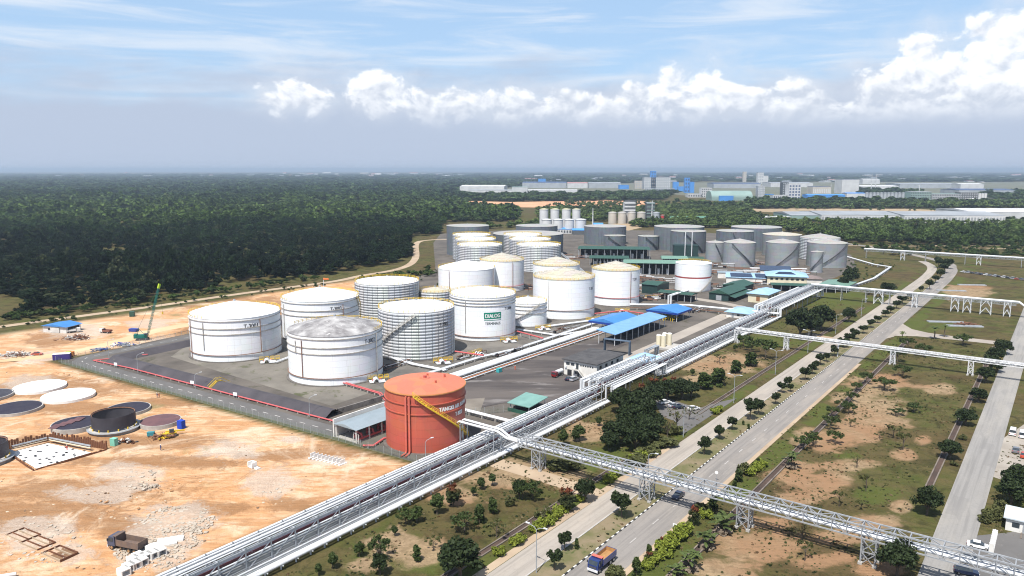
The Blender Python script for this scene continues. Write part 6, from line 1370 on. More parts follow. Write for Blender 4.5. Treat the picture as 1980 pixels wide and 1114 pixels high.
def car(label, p, rz, col, kind='sedan', group=None):
    t = thing('parked_car' if group else 'car', label, 'van' if kind == 'van' else 'car', p, rz, group); L, W = (4.4, 1.76) if kind != 'van' else (4.9, 1.9)
    prof = dict(sedan=[(-2.2, .35), (-2.2, .85), (-1.5, .95), (1.0, .92), (2.1, .72), (2.2, .35)], suv=[(-2.2, .4), (-2.2, 1.05), (1.0, 1.05), (2.1, .9), (2.2, .4)], van=[(-2.4, .35), (-2.4, 1.15), (1.7, 1.1), (2.4, .85), (2.45, .35)])[kind]
    cab = dict(sedan=[(-1.65, .9), (-1.0, 1.42), (.25, 1.42), (1.05, .9)], suv=[(-2.15, 1.0), (-1.9, 1.68), (.3, 1.68), (1.1, 1.0)], van=[(-2.38, 1.1), (-2.3, 1.95), (1.1, 1.95), (1.85, 1.08)])[kind]
    def extr(pf, w0, w1, z0_, z1_):
        n = len(pf); mb = MB(); f = lambda z: w0 + (w1 - w0) * max(0, (z - z0_) / (z1_ - z0_))
        return mb.add([(x, -f(z) / 2, z) for x, z in pf] + [(x, f(z) / 2, z) for x, z in pf], [tuple(range(n)), tuple(range(2 * n - 1, n - 1, -1))] + [(i, n + i, n + (i + 1) % n, (i + 1) % n) for i in range(n)])
    body = extr(prof, W, W * .97, .4, 1).build('body', col, t); zt = cab[1][1]
    extr(cab, W * .95, W * .74, cab[0][1], zt).build('windows', M_glass, t)
    x0, x1 = cab[1][0], cab[2][0]; MB().box(x0 - .05, x1 + .05, -W * .385, W * .385, zt, zt + .05).build('roof', col, t)
    for x in (-L * .31, L * .31):
        for y in (-W * .46, W * .46): wheel(t, x, y, .33, .22)
    for y in (-W * .36, W * .36): MB().box(L / 2 - .06, L / 2 + .03, y - .16, y + .16, .62, .78).build('headlight', M_chrome, t); MB().box(-L / 2 - .03, -L / 2 + .05, y - .14, y + .14, .72, .9).build('tail_light', M_lampr, t)
    return t
wht, slv, blk, nvy, red_, gry = paint('white', (.75, .75, .74)), paint('silver', (.42, .44, .47)), paint('black', (.012, .012, .014)), paint('navy', (.012, .018, .045)), paint('orange_red', (.45, .07, .03)), paint('grey', (.16, .16, .17))
car('dark navy car driving on the trunk road under the truss bridge', S_(164.5, -71.6, .06), ANG + math.pi, nvy)
for x, y, c, k, lb, a in ((1286, 781, wht, 'sedan', 'white car parked under the trees left of the apron', .4), (1303, 787, slv, 'sedan', 'silver car parked under the trees beside the white one', .4), (1313, 790, nvy, 'sedan', 'dark car parked right of the silver one under the trees', .4), (1341, 793, wht, 'sedan', 'white car parked in the sun at the edge of the apron', .5),
                       (1101, 735, nvy, 'sedan', 'dark car parked in front of the office', ANG), (1110, 736, slv, 'suv', 'silver car parked in front of the office', ANG), (1958, 840, wht, 'van', 'white van parked left of another white van in the lot', ANG), (1977, 845, wht, 'van', 'white van at the right edge of the lot', ANG),
                       (1964, 874, gry, 'sedan', 'grey car parked alone in the lot', ANG), (1980, 884, red_, 'sedan', 'orange red car cut by the right edge', ANG), (1892, 1060, wht, 'sedan', 'pale car behind the truss bridge by the gate', VA + .1), (1883, 1091, blk, 'suv', 'black car right under the truss bridge', VA + .1), (1868, 1111, nvy, 'suv', 'dark car at the bottom edge near the gate', VA + .2),
                       (72, 687, red_, 'sedan', 'red car on the upper left plot', .2), (1728, 482, blk, 'van', 'dark van on the far curved road', 2.4)):
    car(lb, G(x, y) + Vector((0, 0, .07)), a, c, k)
cl = [wht, slv, blk, gry, nvy, wht, gry, slv, blk, wht, blk, slv, red_, gry]
for i in range(14): car('car in the far roadside row, %s from the left' % ORD[i], G(1862 + i * 8.6, 527 + i * 1.15), ANG + .9, cl[i], ('sedan', 'suv')[i % 2], 'cars in the far roadside row')
def dump_truck(label, p, rz, cabm, bedm, inside, rim, load=None, tilt=0, fleet=None):
    t = thing('dump_truck', label, 'truck', p, rz)
    MB().box(-3.9, 3.3, -.45, .45, .75, 1.05).build('chassis', M_dkst, t)
    c = MB().add([(1.75, -1.2, .9), (3.55, -1.2, .9), (3.55, 1.2, .9), (1.75, 1.2, .9), (1.75, -1.2, 2.75), (3.15, -1.15, 2.75), (3.15, 1.15, 2.75), (1.75, 1.2, 2.75), (3.55, -1.2, 1.75), (3.55, 1.2, 1.75)], [(3, 2, 1, 0), (4, 5, 6, 7), (0, 1, 8, 5, 4), (2, 3, 7, 6, 9), (0, 4, 7, 3), (1, 2, 9, 8), (8, 9, 6, 5)]).build('cab', cabm, t)
    MB().add([(3.56, -1.0, 1.85), (3.56, 1.0, 1.85), (3.22, .95, 2.62), (3.22, -.95, 2.62)], [(0, 1, 2, 3)]).build('windscreen', M_glass, c)
    for y in (-1.23, 1.23): MB().box(2.1, 3.1, y - .02, y + .02, 1.8, 2.5).build('side_window', M_glass, c)
    MB().box(3.5, 3.72, -1.2, 1.2, .5, .95).build('bumper', M_chrome, c); MB().box(3.56, 3.6, -.8, .8, 1.1, 1.5).build('grille', M_dkst, c)
    for y in (-.95, .95): MB().box(3.7, 3.75, y - .18, y + .18, .62, .85).build('headlight', M_letw, c)
    for y in (-1.42, 1.42): MB().box(3.2, 3.3, y - .12, y + .12, 1.9, 2.4).build('mirror', M_dkst, c)
    b_ = MB().box(-4.0, 1.45, -1.25, 1.25, 1.1, 1.25).box(-4.0, 1.45, -1.25, -1.15, 1.25, 2.35).box(-4.0, 1.45, 1.15, 1.25, 1.25, 2.35).box(1.33, 1.45, -1.15, 1.15, 1.25, 2.95).box(-4.0, -3.9, -1.15, 1.15, 1.25, 2.45).build('bed', bedm, t)
    MB().box(1.3, 2.1, -1.2, 1.2, 2.9, 3.0).build('cab_guard', pmat('salmon_panel', (.55, .14, .11)) if load else bedm, b_)
    for k in range(6): MB().box(-3.7 + k * .95, -3.6 + k * .95, -1.32, -1.25, 1.2, 2.3).build('stake', bedm, b_); 
    if load: MB().add([(-3.9, -1.14, 1.5), (1.3, -1.14, 1.5), (1.3, 1.14, 1.5), (-3.9, 1.14, 1.5), (-1.4, 0, 1.95)], [(0, 1, 4), (1, 2, 4), (2, 3, 4), (3, 0, 4)]).build('load', load, b_); MB().box(-3.85, 1.28, -1.15, -1.12, 1.3, 2.33).box(-3.85, 1.28, 1.12, 1.15, 1.3, 2.33).box(-3.89, -3.86, -1.1, 1.1, 1.3, 2.4).build('lining', load, b_)
    for x in (2.6, -1.6, -2.95):
        for y in (-1.0, 1.0): wheel(t, x, y, .52, .34 if x > 0 else .5, rim)
    MB().box(.2, 1.5, -1.15, -.6, .5, 1.05).build('fuel_tank', pmat('magenta_panel', (.30, .02, .09)) if load else M_dkst, t)
    return t
tk = dump_truck('blue dump truck with an empty tan bed driving on the trunk road', S_(125.0, -70.4, .06), ANG + math.pi, paint('truck_blue', (.010, .028, .13)), paint('bed_blue', (.010, .030, .16)), None, M_rim, pmat('sandy_bed', (.40, .22, .085), (.30, .16, .06), 1, .9))
dump_truck('dark muddy dump truck standing on the building plot', G(246, 1062), math.pi - .32, pmat('dusty_navy', (.06, .07, .12), (.09, .09, .11), 1, .6), pmat('dirty_bed', (.12, .09, .08), (.18, .12, .085), 1, .9), None, M_mud).scale = (1.1, 1.1, 1.1)
def small_truck(label, p, rz, cabm, bedm, tanker=False):
    t = thing('lorry', label, 'truck', p, rz); MB().box(1.3, 2.9, -1.05, 1.05, .55, 2.3).build('cab', cabm, t); MB().box(2.9, 2.95, -.9, .9, 1.4, 2.1).build('windscreen', M_glass, t); MB().box(-3, 1.2, -.4, .4, .6, .9).build('chassis', M_dkst, t)
    if tanker: MB().tube([(-3.0, 0, 1.75), (1.1, 0, 1.75)], .85, 14).build('barrel', bedm, t, .7)
    else: MB().box(-3.0, 1.1, -1.1, 1.1, .9, 1.1).box(-3, 1.1, -1.1, -1.0, 1.1, 1.7).box(-3, 1.1, 1.0, 1.1, 1.1, 1.7).box(-3, -2.9, -1, 1, 1.1, 1.7).box(1.0, 1.1, -1, 1, 1.1, 2.2).build('bed', bedm, t)
    for x in (2.1, -1.9):
        for y in (-.9, .9): wheel(t, x, y, .45, .3)
small_truck('red and white tanker lorry parked left of the office', G(1078, 728) + Vector((0, 0, .1)), ANG + math.pi, paint('lorry_red', (.20, .012, .015)), M_pipew, True)
small_truck('white lorry parked beside the blue roofed shed', G(143, 643), .5, M_dirtyw, M_dirtyw); small_truck('reddish brown lorry on the upper left plot', G(205, 644), 2.9, M_dirtyw, pmat('brown_bed', (.22, .09, .06)))
# excavators / crane
t = thing('crawler_crane', 'green crawler crane with a tall lattice boom on the upper left plot', 'crane', G(276, 657), .25); M_crn = pmat('crane_green', (.012, .14, .115), (.010, .11, .09), .8, .5)
for y in (-1.6, 1.6): MB().box(-2.6, 2.6, y - .4, y + .4, 0, .9).build('track', M_dkst, t)
MB().box(-3.4, 2.2, -1.4, 1.4, 1.0, 2.5).box(-3.6, -2.2, -1.5, 1.5, 1.0, 2.9).build('house', M_crn, t); MB().box(1.0, 2.6, -1.4, -.3, 1.2, 3.2).build('cab', M_glass, t)
bm = t.matrix_basis.copy(); p0 = Vector((2.2, 0, 1.6)); tipw = G(276, 657) + Vector((6.4, 7.0, 0)); tipw.z = zat(tipw, 552); tip = (Matrix.Translation(t.location) @ Matrix.Rotation(.25, 4, 'Z')).inverted() @ tipw
d = (tip - p0); ax = d.normalized(); sx_ = ax.cross(Vector((0, 0, 1))).normalized(); sy_ = sx_.cross(ax); NBm = 18; mb = MB(); cor = lambda k, a, e: p0 + d * (k / NBm) + (sx_ * a + sy_ * e) * (.42 * min(1, .4 + k * .25, .5 + (NBm - k) * .25))
for a, e in ((-1, -1), (1, -1), (1, 1), (-1, 1)): mb.bar(cor(0, a, e), cor(NBm * .12, a, e), .11); mb.bar(cor(2, a, e), cor(NBm - 1, a, e), .11)
for k in range(NBm):
    for (a, e), (a2, e2) in (((-1, -1), (1, -1)), ((1, -1), (1, 1)), ((1, 1), (-1, 1)), ((-1, 1), (-1, -1))): mb.bar(cor(k, a, e), cor(k + 1, a2, e2), .07)
mb.build('boom', M_crn, t); MB().bar(tip - ax * 1.5, tip + ax * .8, .9).build('boom_head', pmat('lime_head', (.35, .48, .03)), t); MB().bar((-2.4, .5, 2.8), (-1.6, .3, 5.6), .14).bar((-1.6, .3, 5.6), (1, 0, 2.4), .14).build('gantry', M_crn, t)
MB().tube([tip, (-1.6, .3, 5.6)], .05, 4).tube([tip, tip + Vector((.6, 0, -13))], .04, 4).build('cable', M_dkst, t); MB().box(tip.x + .3, tip.x + .9, tip.y - .3, tip.y + .3, tip.z - 14, tip.z - 13).build('hook_block', M_yel, t)
t = thing('forklift', 'yellow telescopic machine in front of the brown foundation', 'machine', G(332, 843), .5)
MB().box(-1.8, 1.4, -.9, .9, .5, 1.3).build('body', M_yel, t); MB().box(-.6, .7, -.9, .0, 1.3, 2.3).build('cab', M_glass, t); MB().bar((-1.6, .5, 1.5), (3.8, .5, 1.1), .4).build('boom', M_yel, t)
for x in (-1.2, 1.0):
    for y in (-.85, .85): wheel(t, x, y, .5, .35)
# ------------------------------------------------------------------ people
def person_mesh(name, pose=0):
    J = dict(p=(0, 0, .95), c=(0, 0, 1.3), n=(0, 0, 1.48), h=(.02, 0, 1.62), ht=(.02, 0, 1.74), sl=(0, .2, 1.42), el=(.03, .27, 1.15), wl=(.12, .25, .92), fl=(.14, .25, .82), sr=(0, -.2, 1.42), er=(.04, -.28, 1.15), wr=(.16, -.24, .95), fr=(.2, -.24, .86), hl=(0, .1, .9), kl=(.05, .11, .5), al=(-.02, .11, .09), tl=(.15, .12, .05), hr=(0, -.1, .9), kr=(.0, -.11, .5), ar=(-.06, -.11, .09), tr=(.1, -.12, .05))
    R = dict(p=.15, c=.16, n=.065, h=.10, ht=.07, sl=.075, el=.05, wl=.038, fl=.04, sr=.075, er=.05, wr=.038, fr=.04, hl=.1, kl=.07, al=.05, tl=.045, hr=.1, kr=.07, ar=.05, tr=.045)
    E = 'p c,c n,n h,h ht,c sl,sl el,el wl,wl fl,c sr,sr er,er wr,wr fr,p hl,hl kl,kl al,al tl,p hr,hr kr,kr ar,ar tr'.split(',')
    ks = list(J); me = bpy.data.meshes.new(name); me.from_pydata([J[k] for k in ks], [tuple(ks.index(x) for x in e.split()) for e in E], [])
    o = bpy.data.objects.new(name, me); COL.objects.link(o); md_ = o.modifiers.new('skin', 'SKIN'); o.modifiers.new('sub', 'SUBSURF').levels = 1
    for i, k in enumerate(ks): me.skin_vertices[0].data[i].radius = (R[k], R[k]); me.skin_vertices[0].data[i].use_root = (k == 'p')
    bpy.context.view_layer.update(); out = bpy.data.meshes.new_from_object(o.evaluated_get(bpy.context.evaluated_depsgraph_get())); bpy.data.objects.remove(o)
    out.name = name; return out
pmesh = person_mesh('person'); M_skin = pmat('skin', (.30, .17, .11)); M_hat = pmat('hard_hat', (.7, .68, .6))
def person(label, p, rz, col):
    me = pmesh.copy(); me.materials.clear(); me.materials.append(col); me.materials.append(M_skin); me.materials.append(M_dkst)
    for pl_ in me.polygons: z = pl_.center.z; pl_.material_index = 1 if z > 1.5 else 2 if z < .12 else 0
    o = tag(link('person', me, None, p, rz), label, 'person'); MB().lathe([(.15, 1.68), (.14, 1.76), (.08, 1.84), (.01, 1.86)], 12).build('hard_hat', M_hat, o); return o
M_orng = pmat('orange_coverall', (.75, .12, .03), (.6, .1, .03), 4, .9); M_bluec = pmat('blue_coverall', (.03, .05, .16)); M_redc = pmat('red_shirt', (.4, .05, .04))
for x, y, c, lb, a in ((996, 716, M_orng, 'person in orange coveralls walking on the asphalt yard', 2), (1098, 722, M_orng, 'person in orange coveralls at the office garage, left one', 1), (1102, 722, M_orng, 'person in orange coveralls at the office garage, right one', 4), (304, 769, M_bluec, 'person in blue on the earth beside the fence, left of two', 1), (308, 769, M_redc, 'person in a red shirt on the earth beside the fence', 3), (311, 871, M_bluec, 'person standing alone on the plot in front of the foundations', 1), (130, 872, M_redc, 'person working on the white slab in the pit', 2)):
    person(lb, G(x, y) + Vector((0, 0, .12 if x > 900 else .02)), a, c)
t = thing('road_sign', 'round white traffic sign on the verge beside the trunk road', 'sign', G(1385, 930), VA); MB().tube([(0, 0, 0), (0, 0, 2.3)], .05, 6).build('post', M_galv, t); MB().tube([(0, -.06, 2.3), (0, -.1, 2.3)], .45, 14).build('disc', M_letw, t)
t = thing('road_sign', 'white board on striped legs on the verge near the blue truck', 'sign', S_(147, -64.2), VA)
for x in (-.5, .5):
    for k in range(4): MB().box(x - .08, x + .08, -.05, .05, k * .4, k * .4 + .4).build('leg_band', M_kw if k % 2 else M_kb, t)
MB().box(-.7, .7, -.04, .04, 1.6, 2.3).build('board', M_letw, t)
# ------------------------------------------------------------------ trees one can count
ZONE = dict(lawn='on the pipe rack lawn', median='on the road median', verge='on the right verge', field='in the brown field', side='along the side road drain', grove='in the dark grove by the rack', rear='past the slender pipe bridge', drain='beside the brown drain', gate='by the guard house')
ADJ = dict(round='clipped round tree', cone='upright leafy shrub', broad='spreading green tree', sparse='thin sparse tree', big='large dark tree', bush='low olive shrub', hedge='bright yellow green hedge ball', redtip='red tipped shrub tree', median='dark clipped tree', palm='feathery palm', pandan='screw pine with a dead skirt', twig='nearly bare tree')
TL = []
def T(zone, kind, *items):
    for it in items: TL.append((zone, kind, *it))
T('lawn', 'redtip', (877, 980, 47, 1.1), (1097, 987, 46, 1.2), (1180, 872, 30, 1.0), (1302, 752, 24, 1.3))
T('lawn', 'round', (845, 995, 44), (806, 1011, 36), (931, 947, 26), (952, 940, 26), (695, 1077, 32), (643, 1100, 34), (616, 1113, 26), (1090, 862, 34), (1120, 852, 32, 1.2), (1113, 855, 26), (1158, 824, 20), (763, 1037, 22), (732, 1050, 18), (916, 960, 20), (1339, 727, 15), (1422, 680, 15))
T('lawn', 'cone', (806, 1085, 36, .9), (927, 1012, 42, 1.0), (953, 994, 38, .9), (1423, 722, 30, 1.3), (1362, 752, 36, 1.6), (1388, 745, 36, 1.6), (1452, 708, 30, 1.6))
T('lawn', 'broad', (785, 1014, 30), (1030, 965, 36, .9), (898, 1028, 36, 1.0), (735, 1080, 42, .8), (1480, 694, 40, .8), (1438, 672, 26, .9), (1010, 965, 38, .7), (1452, 680, 24))
T('lawn', 'big', (1132, 970, 54, .85), (1004, 966, 46, .7), (890, 1116, 84, 1.25), (735, 1112, 50, .8), (1177, 872, 44, .95))
T('lawn', 'sparse', (838, 1062, 26), (985, 977, 28), (1391, 702, 18), (1400, 745, 20), (1050, 1010, 30), (960, 1040, 34), (1430, 722, 20))
T('lawn', 'bush', (985, 978, 16), (1040, 1000, 14), (1250, 878, 22, 2), (1280, 860, 24, 2), (1230, 895, 20, 2), (1080, 905, 22, 2), (1105, 902, 22, 2), (1300, 838, 20, 1.5))
T('drain', 'hedge', (965, 1074, 20), (998, 1054, 18), (1008, 1046, 16), (1036, 1028, 20), (1046, 1022, 20), (1057, 1014, 20), (1068, 1006, 20), (1076, 998, 20), (1090, 988, 18), (1120, 970, 16), (1180, 928, 16), (1190, 920, 18), (1175, 935, 16), (1228, 895, 18), (1238, 886, 18), (1382, 800, 14), (1392, 795, 12))
T('grove', 'big', (1190, 862, 60), (1228, 872, 58), (1255, 858, 56, 1.1), (1200, 800, 58), (1222, 812, 66), (1246, 820, 60), (1215, 835, 62), (1240, 845, 56), (1268, 836, 44), (1290, 775, 46, 1.1), (1318, 772, 46, 1.1), (1336, 768, 36, 1.1), (1262, 790, 54), (1205, 845, 48), (1275, 770, 36))
T('grove', 'redtip', (1262, 758, 30, 1.3), (1285, 752, 22, 1.2), (1240, 770, 30, 1.2))
T('grove', 'twig', (1308, 830, 40), (1290, 850, 36), (1332, 812, 26))
T('median', 'median', (1202, 1002, 56, 1.05), (1072, 1104, 50, .75), (1092, 1066, 42, .95), (1361, 880, 40, .9), (1391, 850, 30), (1415, 832, 30), (1450, 812, 46, .85), (1467, 803, 36, .9), (1499, 782, 26), (1512, 760, 24), (1522, 750, 24), (1528, 758, 18), (1557, 736, 30), (1570, 724, 24), (1576, 716, 20), (1586, 706, 26), (1597, 700, 20), (1613, 690, 24), (1630, 672, 22, 1.3), (1642, 664, 22, 1.3), (1653, 656, 22, 1.3), (1668, 645, 18, 1.3), (1684, 634, 18, 1.3), (1697, 625, 16, 1.3), (1711, 614, 16, 1.4), (1722, 606, 16, 1.4))
T('median', 'cone', (1115, 1062, 24, .7), (1447, 830, 12), (1437, 822, 10))
T('rear', 'median', (1733, 597, 18, 1.4), (1745, 588, 18, 1.4), (1760, 582, 18, 1.2), (1797, 560, 22), (1780, 566, 14), (1808, 547, 16, 1.3), (1818, 538, 18, 1.3), (1826, 528, 22, 1.3), (1832, 520, 22, 1.3), (1815, 518, 22, 1.2), (1708, 492, 18), (1725, 494, 16))
T('rear', 'big', (1547, 655, 68, .95), (1588, 640, 60, .95), (1568, 650, 50, .9), (1641, 623, 32, 1.0), (1644, 556, 46, .8), (1717, 566, 22, 1.7), (1630, 560, 30, .8))
T('rear', 'broad', (1700, 575, 16, 1.4), (1680, 570, 14, 1.3), (1742, 497, 14))
T('verge', 'cone', (1230, 1112, 40, .9), (1255, 1076, 28, .8), (1379, 985, 36, .9), (1428, 932, 30, 1.0), (1420, 945, 18), (1465, 902, 18), (1456, 905, 14))
T('verge', 'redtip', (1279, 1060, 24, .8), (1341, 1016, 40, .9), (1255, 1090, 26))
T('verge', 'hedge', (1250, 1100, 20), (1262, 1090, 22), (1275, 1082, 18), (1285, 1066, 24), (1298, 1058, 24), (1310, 1045, 26), (1320, 1036, 26), (1290, 1078, 18), (1365, 1000, 20), (1450, 918, 20), (1462, 910, 16), (1472, 902, 16))
T('verge', 'bush', (1190, 1114, 26, 1.3), (1441, 916, 24, 1.0), (1355, 990, 22))
T('field', 'pandan', (1396, 1030, 44, 1.3), (1366, 1060, 40, 1.3), (1334, 1102, 44, 1.2), (1308, 1118, 34, 1.3), (1530, 905, 36, 1.1))
T('field', 'broad', (1554, 868, 26), (1572, 862, 28, .9), (1614, 858, 26, .9), (1605, 828, 26), (1710, 754, 24, 1.3), (1745, 730, 24, 1.1), (1766, 797, 18, 1.3), (1732, 803, 14, 1.6), (1640, 800, 22), (1625, 792, 20), (1645, 778, 20), (1608, 805, 20), (1655, 757, 18), (1862, 668, 22, 1.2), (1755, 675, 22), (1786, 690, 26, .9), (1675, 742, 22), (1735, 700, 26))
T('field', 'sparse', (1727, 846, 26), (1746, 870, 40, .7), (1674, 950, 36, .7), (1622, 980, 36, .6), (1556, 1085, 44, .6), (1665, 985, 20), (1700, 850, 16), (1645, 825, 18))
T('field', 'twig', (1657, 905, 24), (1550, 1045, 30))
T('field', 'palm', (1826, 652, 26), (1806, 656, 26, 1.2), (1744, 660, 20))
T('side', 'big', (1792, 996, 64, .95), (1734, 1114, 84, .95), (1836, 888, 44, 1.1), (1866, 822, 36, 1.2), (1891, 778, 32, 1.2), (1905, 740, 36, 1.1), (1915, 718, 38, 1.1), (1925, 700, 34, 1.1), (1938, 685, 34, 1.1), (1928, 720, 30))
T('side', 'bush', (1845, 900, 12), (1862, 850, 12), (1900, 770, 12), (1880, 795, 12))
T('gate', 'big', (1955, 975, 60, 1.1), (1975, 960, 70, 1.1), (1968, 935, 44, 1.0))
T('gate', 'bush', (1915, 1005, 26), (1905, 1010, 20), (1925, 1002, 24), (1935, 990, 26))
from collections import defaultdict
grp = defaultdict(list)
for it in TL: grp[(it[0], it[1])].append(it)
for (zone, kind), its in grp.items():
    its = sorted(its, key=lambda q_: G(q_[2], q_[3]).length)
    for i, it in enumerate(its):
        lb = '%s %s' % (ADJ[kind], ZONE[zone]) if len(its) == 1 else '%s %s, %s from the camera' % (ADJ[kind], ZONE[zone], ORD[i])
        tree(kind, it[2], it[3], it[4], lb, '%ss %s' % (ADJ[kind].split(' with')[0], ZONE[zone]), it[5] if len(it) > 5 else 1.0)

# ------------------------------------------------------------------ distant factories
F_white = pmat('far_white', (.56, .56, .555), (.44, .44, .44), .05, .8); F_grey = pmat('far_grey', (.36, .38, .40), (.28, .30, .32), .05, .8); F_cream = pmat('far_cream', (.48, .44, .38), (.38, .35, .31), .05, .8); F_blue = pmat('far_blue', (.07, .26, .62), (.06, .21, .52), .05, .6)
F_roofg = pmat('far_roof_grey', (.30, .315, .33), (.23, .245, .26), .03, .6); F_green = pmat('far_green', (.24, .33, .30), (.19, .27, .245), .03, .7); F_dk = pmat('far_dark', (.10, .11, .12), (.07, .075, .08), .05, .8); F_red = pmat('far_red', (.50, .05, .05)); F_pink = pmat('far_pink_roof', (.42, .22, .22)); F_dblue = pmat('far_dark_blue', (.07, .10, .20), (.05, .075, .15), .03, .6)
EARTH = pmat('far_bare_earth', (.50, .24, .13), (.60, .33, .19), .012, .95, world=True, c3=(.12, .13, .05), amt3=.62, scale3=.02); PALE_E = pmat('far_dry_field', (.36, .27, .17), (.27, .20, .12), .01, .95, world=True, c3=(.12, .12, .05), amt3=.60, scale3=.015)
for px in ([(905, 389), (990, 391), (1190, 387), (1275, 391), (1270, 401), (1120, 402), (1000, 401), (905, 395)],): sheet('bare_earth', rpoly(px), .10, EARTH)
for px in ([(1420, 402), (1560, 403), (1760, 404), (1860, 408), (1850, 413), (1530, 412), (1430, 408)], [(1730, 433), (1990, 433), (1990, 445), (1840, 445), (1720, 440)], [(1150, 436), (1225, 430), (1260, 436), (1215, 446)], [(1790, 386), (1990, 388), (1990, 393), (1790, 391)]): sheet('dry_field', rpoly(px), .08, PALE_E)
sheet('factory_ground', rpoly([(880, 357), (1460, 352), (1990, 352), (1990, 392), (1440, 388), (1300, 376), (900, 378)]), .06, pmat('factory_ground', (.15, .145, .11), (.09, .10, .055), .01, .95, world=True, c3=(.28, .25, .20), amt3=.60, scale3=.02))
def fb(name, label, xl, xr, yb, yt, dpt, wall, roofm, roof='flat', win=None, rise=None, cat='building', group=None, yaw=0.0):
    A = G(xl, yb); w_ = (xr - xl) * mpp(A); h_ = zat(A, yt); r_ = rise if rise is not None else (h_ * .25 if roof != 'flat' else 0)
    if roof in ('gable', 'barrel', 'hip', 'mono'): h_ = max(.5, h_ - r_ * .8)
    t = house(name, label, 0, dpt, 0, w_, h_, wall, roofm, roof, .3, r_, at=A, rz=yaw, ridge='v', cat=cat)
    if group: t['group'] = group
    if win:
        nx, nz, mt = win
        for i in range(nx):
            for k in range(nz):
                x0, z0_ = w_ * (i + .22) / nx, h_ * (k + .25) / nz
                f_ = link('window', MB().box(0, w_ / nx * .56, -.25, .02, 0, h_ / nz * .5).mesh('window', mt), t, (x0, 0, z0_))
    return t
def silo(label, xl, xr, yb, yt, mt, top=.12, name='silo', group=None, roofm=None):
    C, R = disc_at(xl, xr, yb); P = C - Vector((C.x, C.y, 0)).normalized() * R; h_ = zat(P, yt); t = thing(name, label, 'silo', C, 0, group)
    MB().lathe([(R, 0), (R, h_)], 20).build('body', mt, t, .6); MB().lathe([(R * 1.02, h_), (R * .5, h_ + R * top), (.01, h_ + R * top * 1.4)], 20).build('roof', roofm or mt, t); ring_bar(R, h_ - .3, .6, 20).build('rim', F_grey, t)
Fy = pmat('far_yellowish_top', (.55, .50, .28), (.6, .58, .45), .1)
for i, (a, e) in enumerate(((1043, 1060), (1064, 1081), (1086, 1103), (1106, 1122))): silo('tall white silo in the rear row beyond the grey tanks, %s from the left' % ORD[i], a, e, 446, 405, F_white, group='white silo cluster', roofm=Fy)
for i, (a, e) in enumerate(((1047, 1067), (1069, 1089), (1091, 1110), (1112, 1133))): silo('white silo in the front row beyond the grey tanks, %s from the left' % ORD[i], a, e, 452, 425, F_white, group='white silo cluster')
for i, (a, e) in enumerate(((1176, 1192), (1194, 1211), (1213, 1229), (1231, 1248), (1262, 1275))): silo('pale storage silo beside the striped tower, %s from the left' % ORD[i], a, e, 433, 411, F_cream if i < 4 else F_grey, group='pale silos by the striped tower')
silo('red upright tank right of the pale silos', 1277, 1284, 431, 416, F_red)
t = fb('striped_tower', 'white and dark striped plant tower behind the pale silos', 1207, 1228, 432, 392, 18, F_white, F_white)
for k in range(4): w_ = 21 * mpp(G(1207, 432)); MB().box(-.1, w_ + .1, -.35, .02, 16 + k * 5.4, 18.6 + k * 5.4).build('dark_storey', F_dk, t)
t = fb('plant_tower', 'dark green plant tower with a mast behind the pale silos', 1250, 1265, 432, 392, 14, F_dk, F_grey)
for k in range(6): w_ = 15 * mpp(G(1250, 432)); MB().box(-.4, w_ + .4, -.6, .02, 4 + k * 5, 5 + k * 5).build('deck', F_green, t)
for i, (x, yb_, yt) in enumerate(((1146, 436, 403), (1260, 432, 388), (1606, 376, 355), (1776, 386, 356), (1684, 372, 336), (1692, 372, 336))):
    p = G(x, yb_); t = thing('chimney', ('white mast between the silo cluster and the pale silos', 'pale mast on the dark green plant tower', 'thin chimney right of the cream drum building', 'thin chimney over the green plant', 'left of the twin chimneys far behind the white slab', 'right of the twin chimneys far behind the white slab')[i], 'chimney', p); h_ = zat(p, yt); MB().tube([(0, 0, 0), (0, 0, h_)], [h_ * .03 + .3, .5], 8).build('stack', F_white, t); ring_bar(h_ * .02 + .5, h_ * .6, .5, 10).build('platform', F_grey, t)
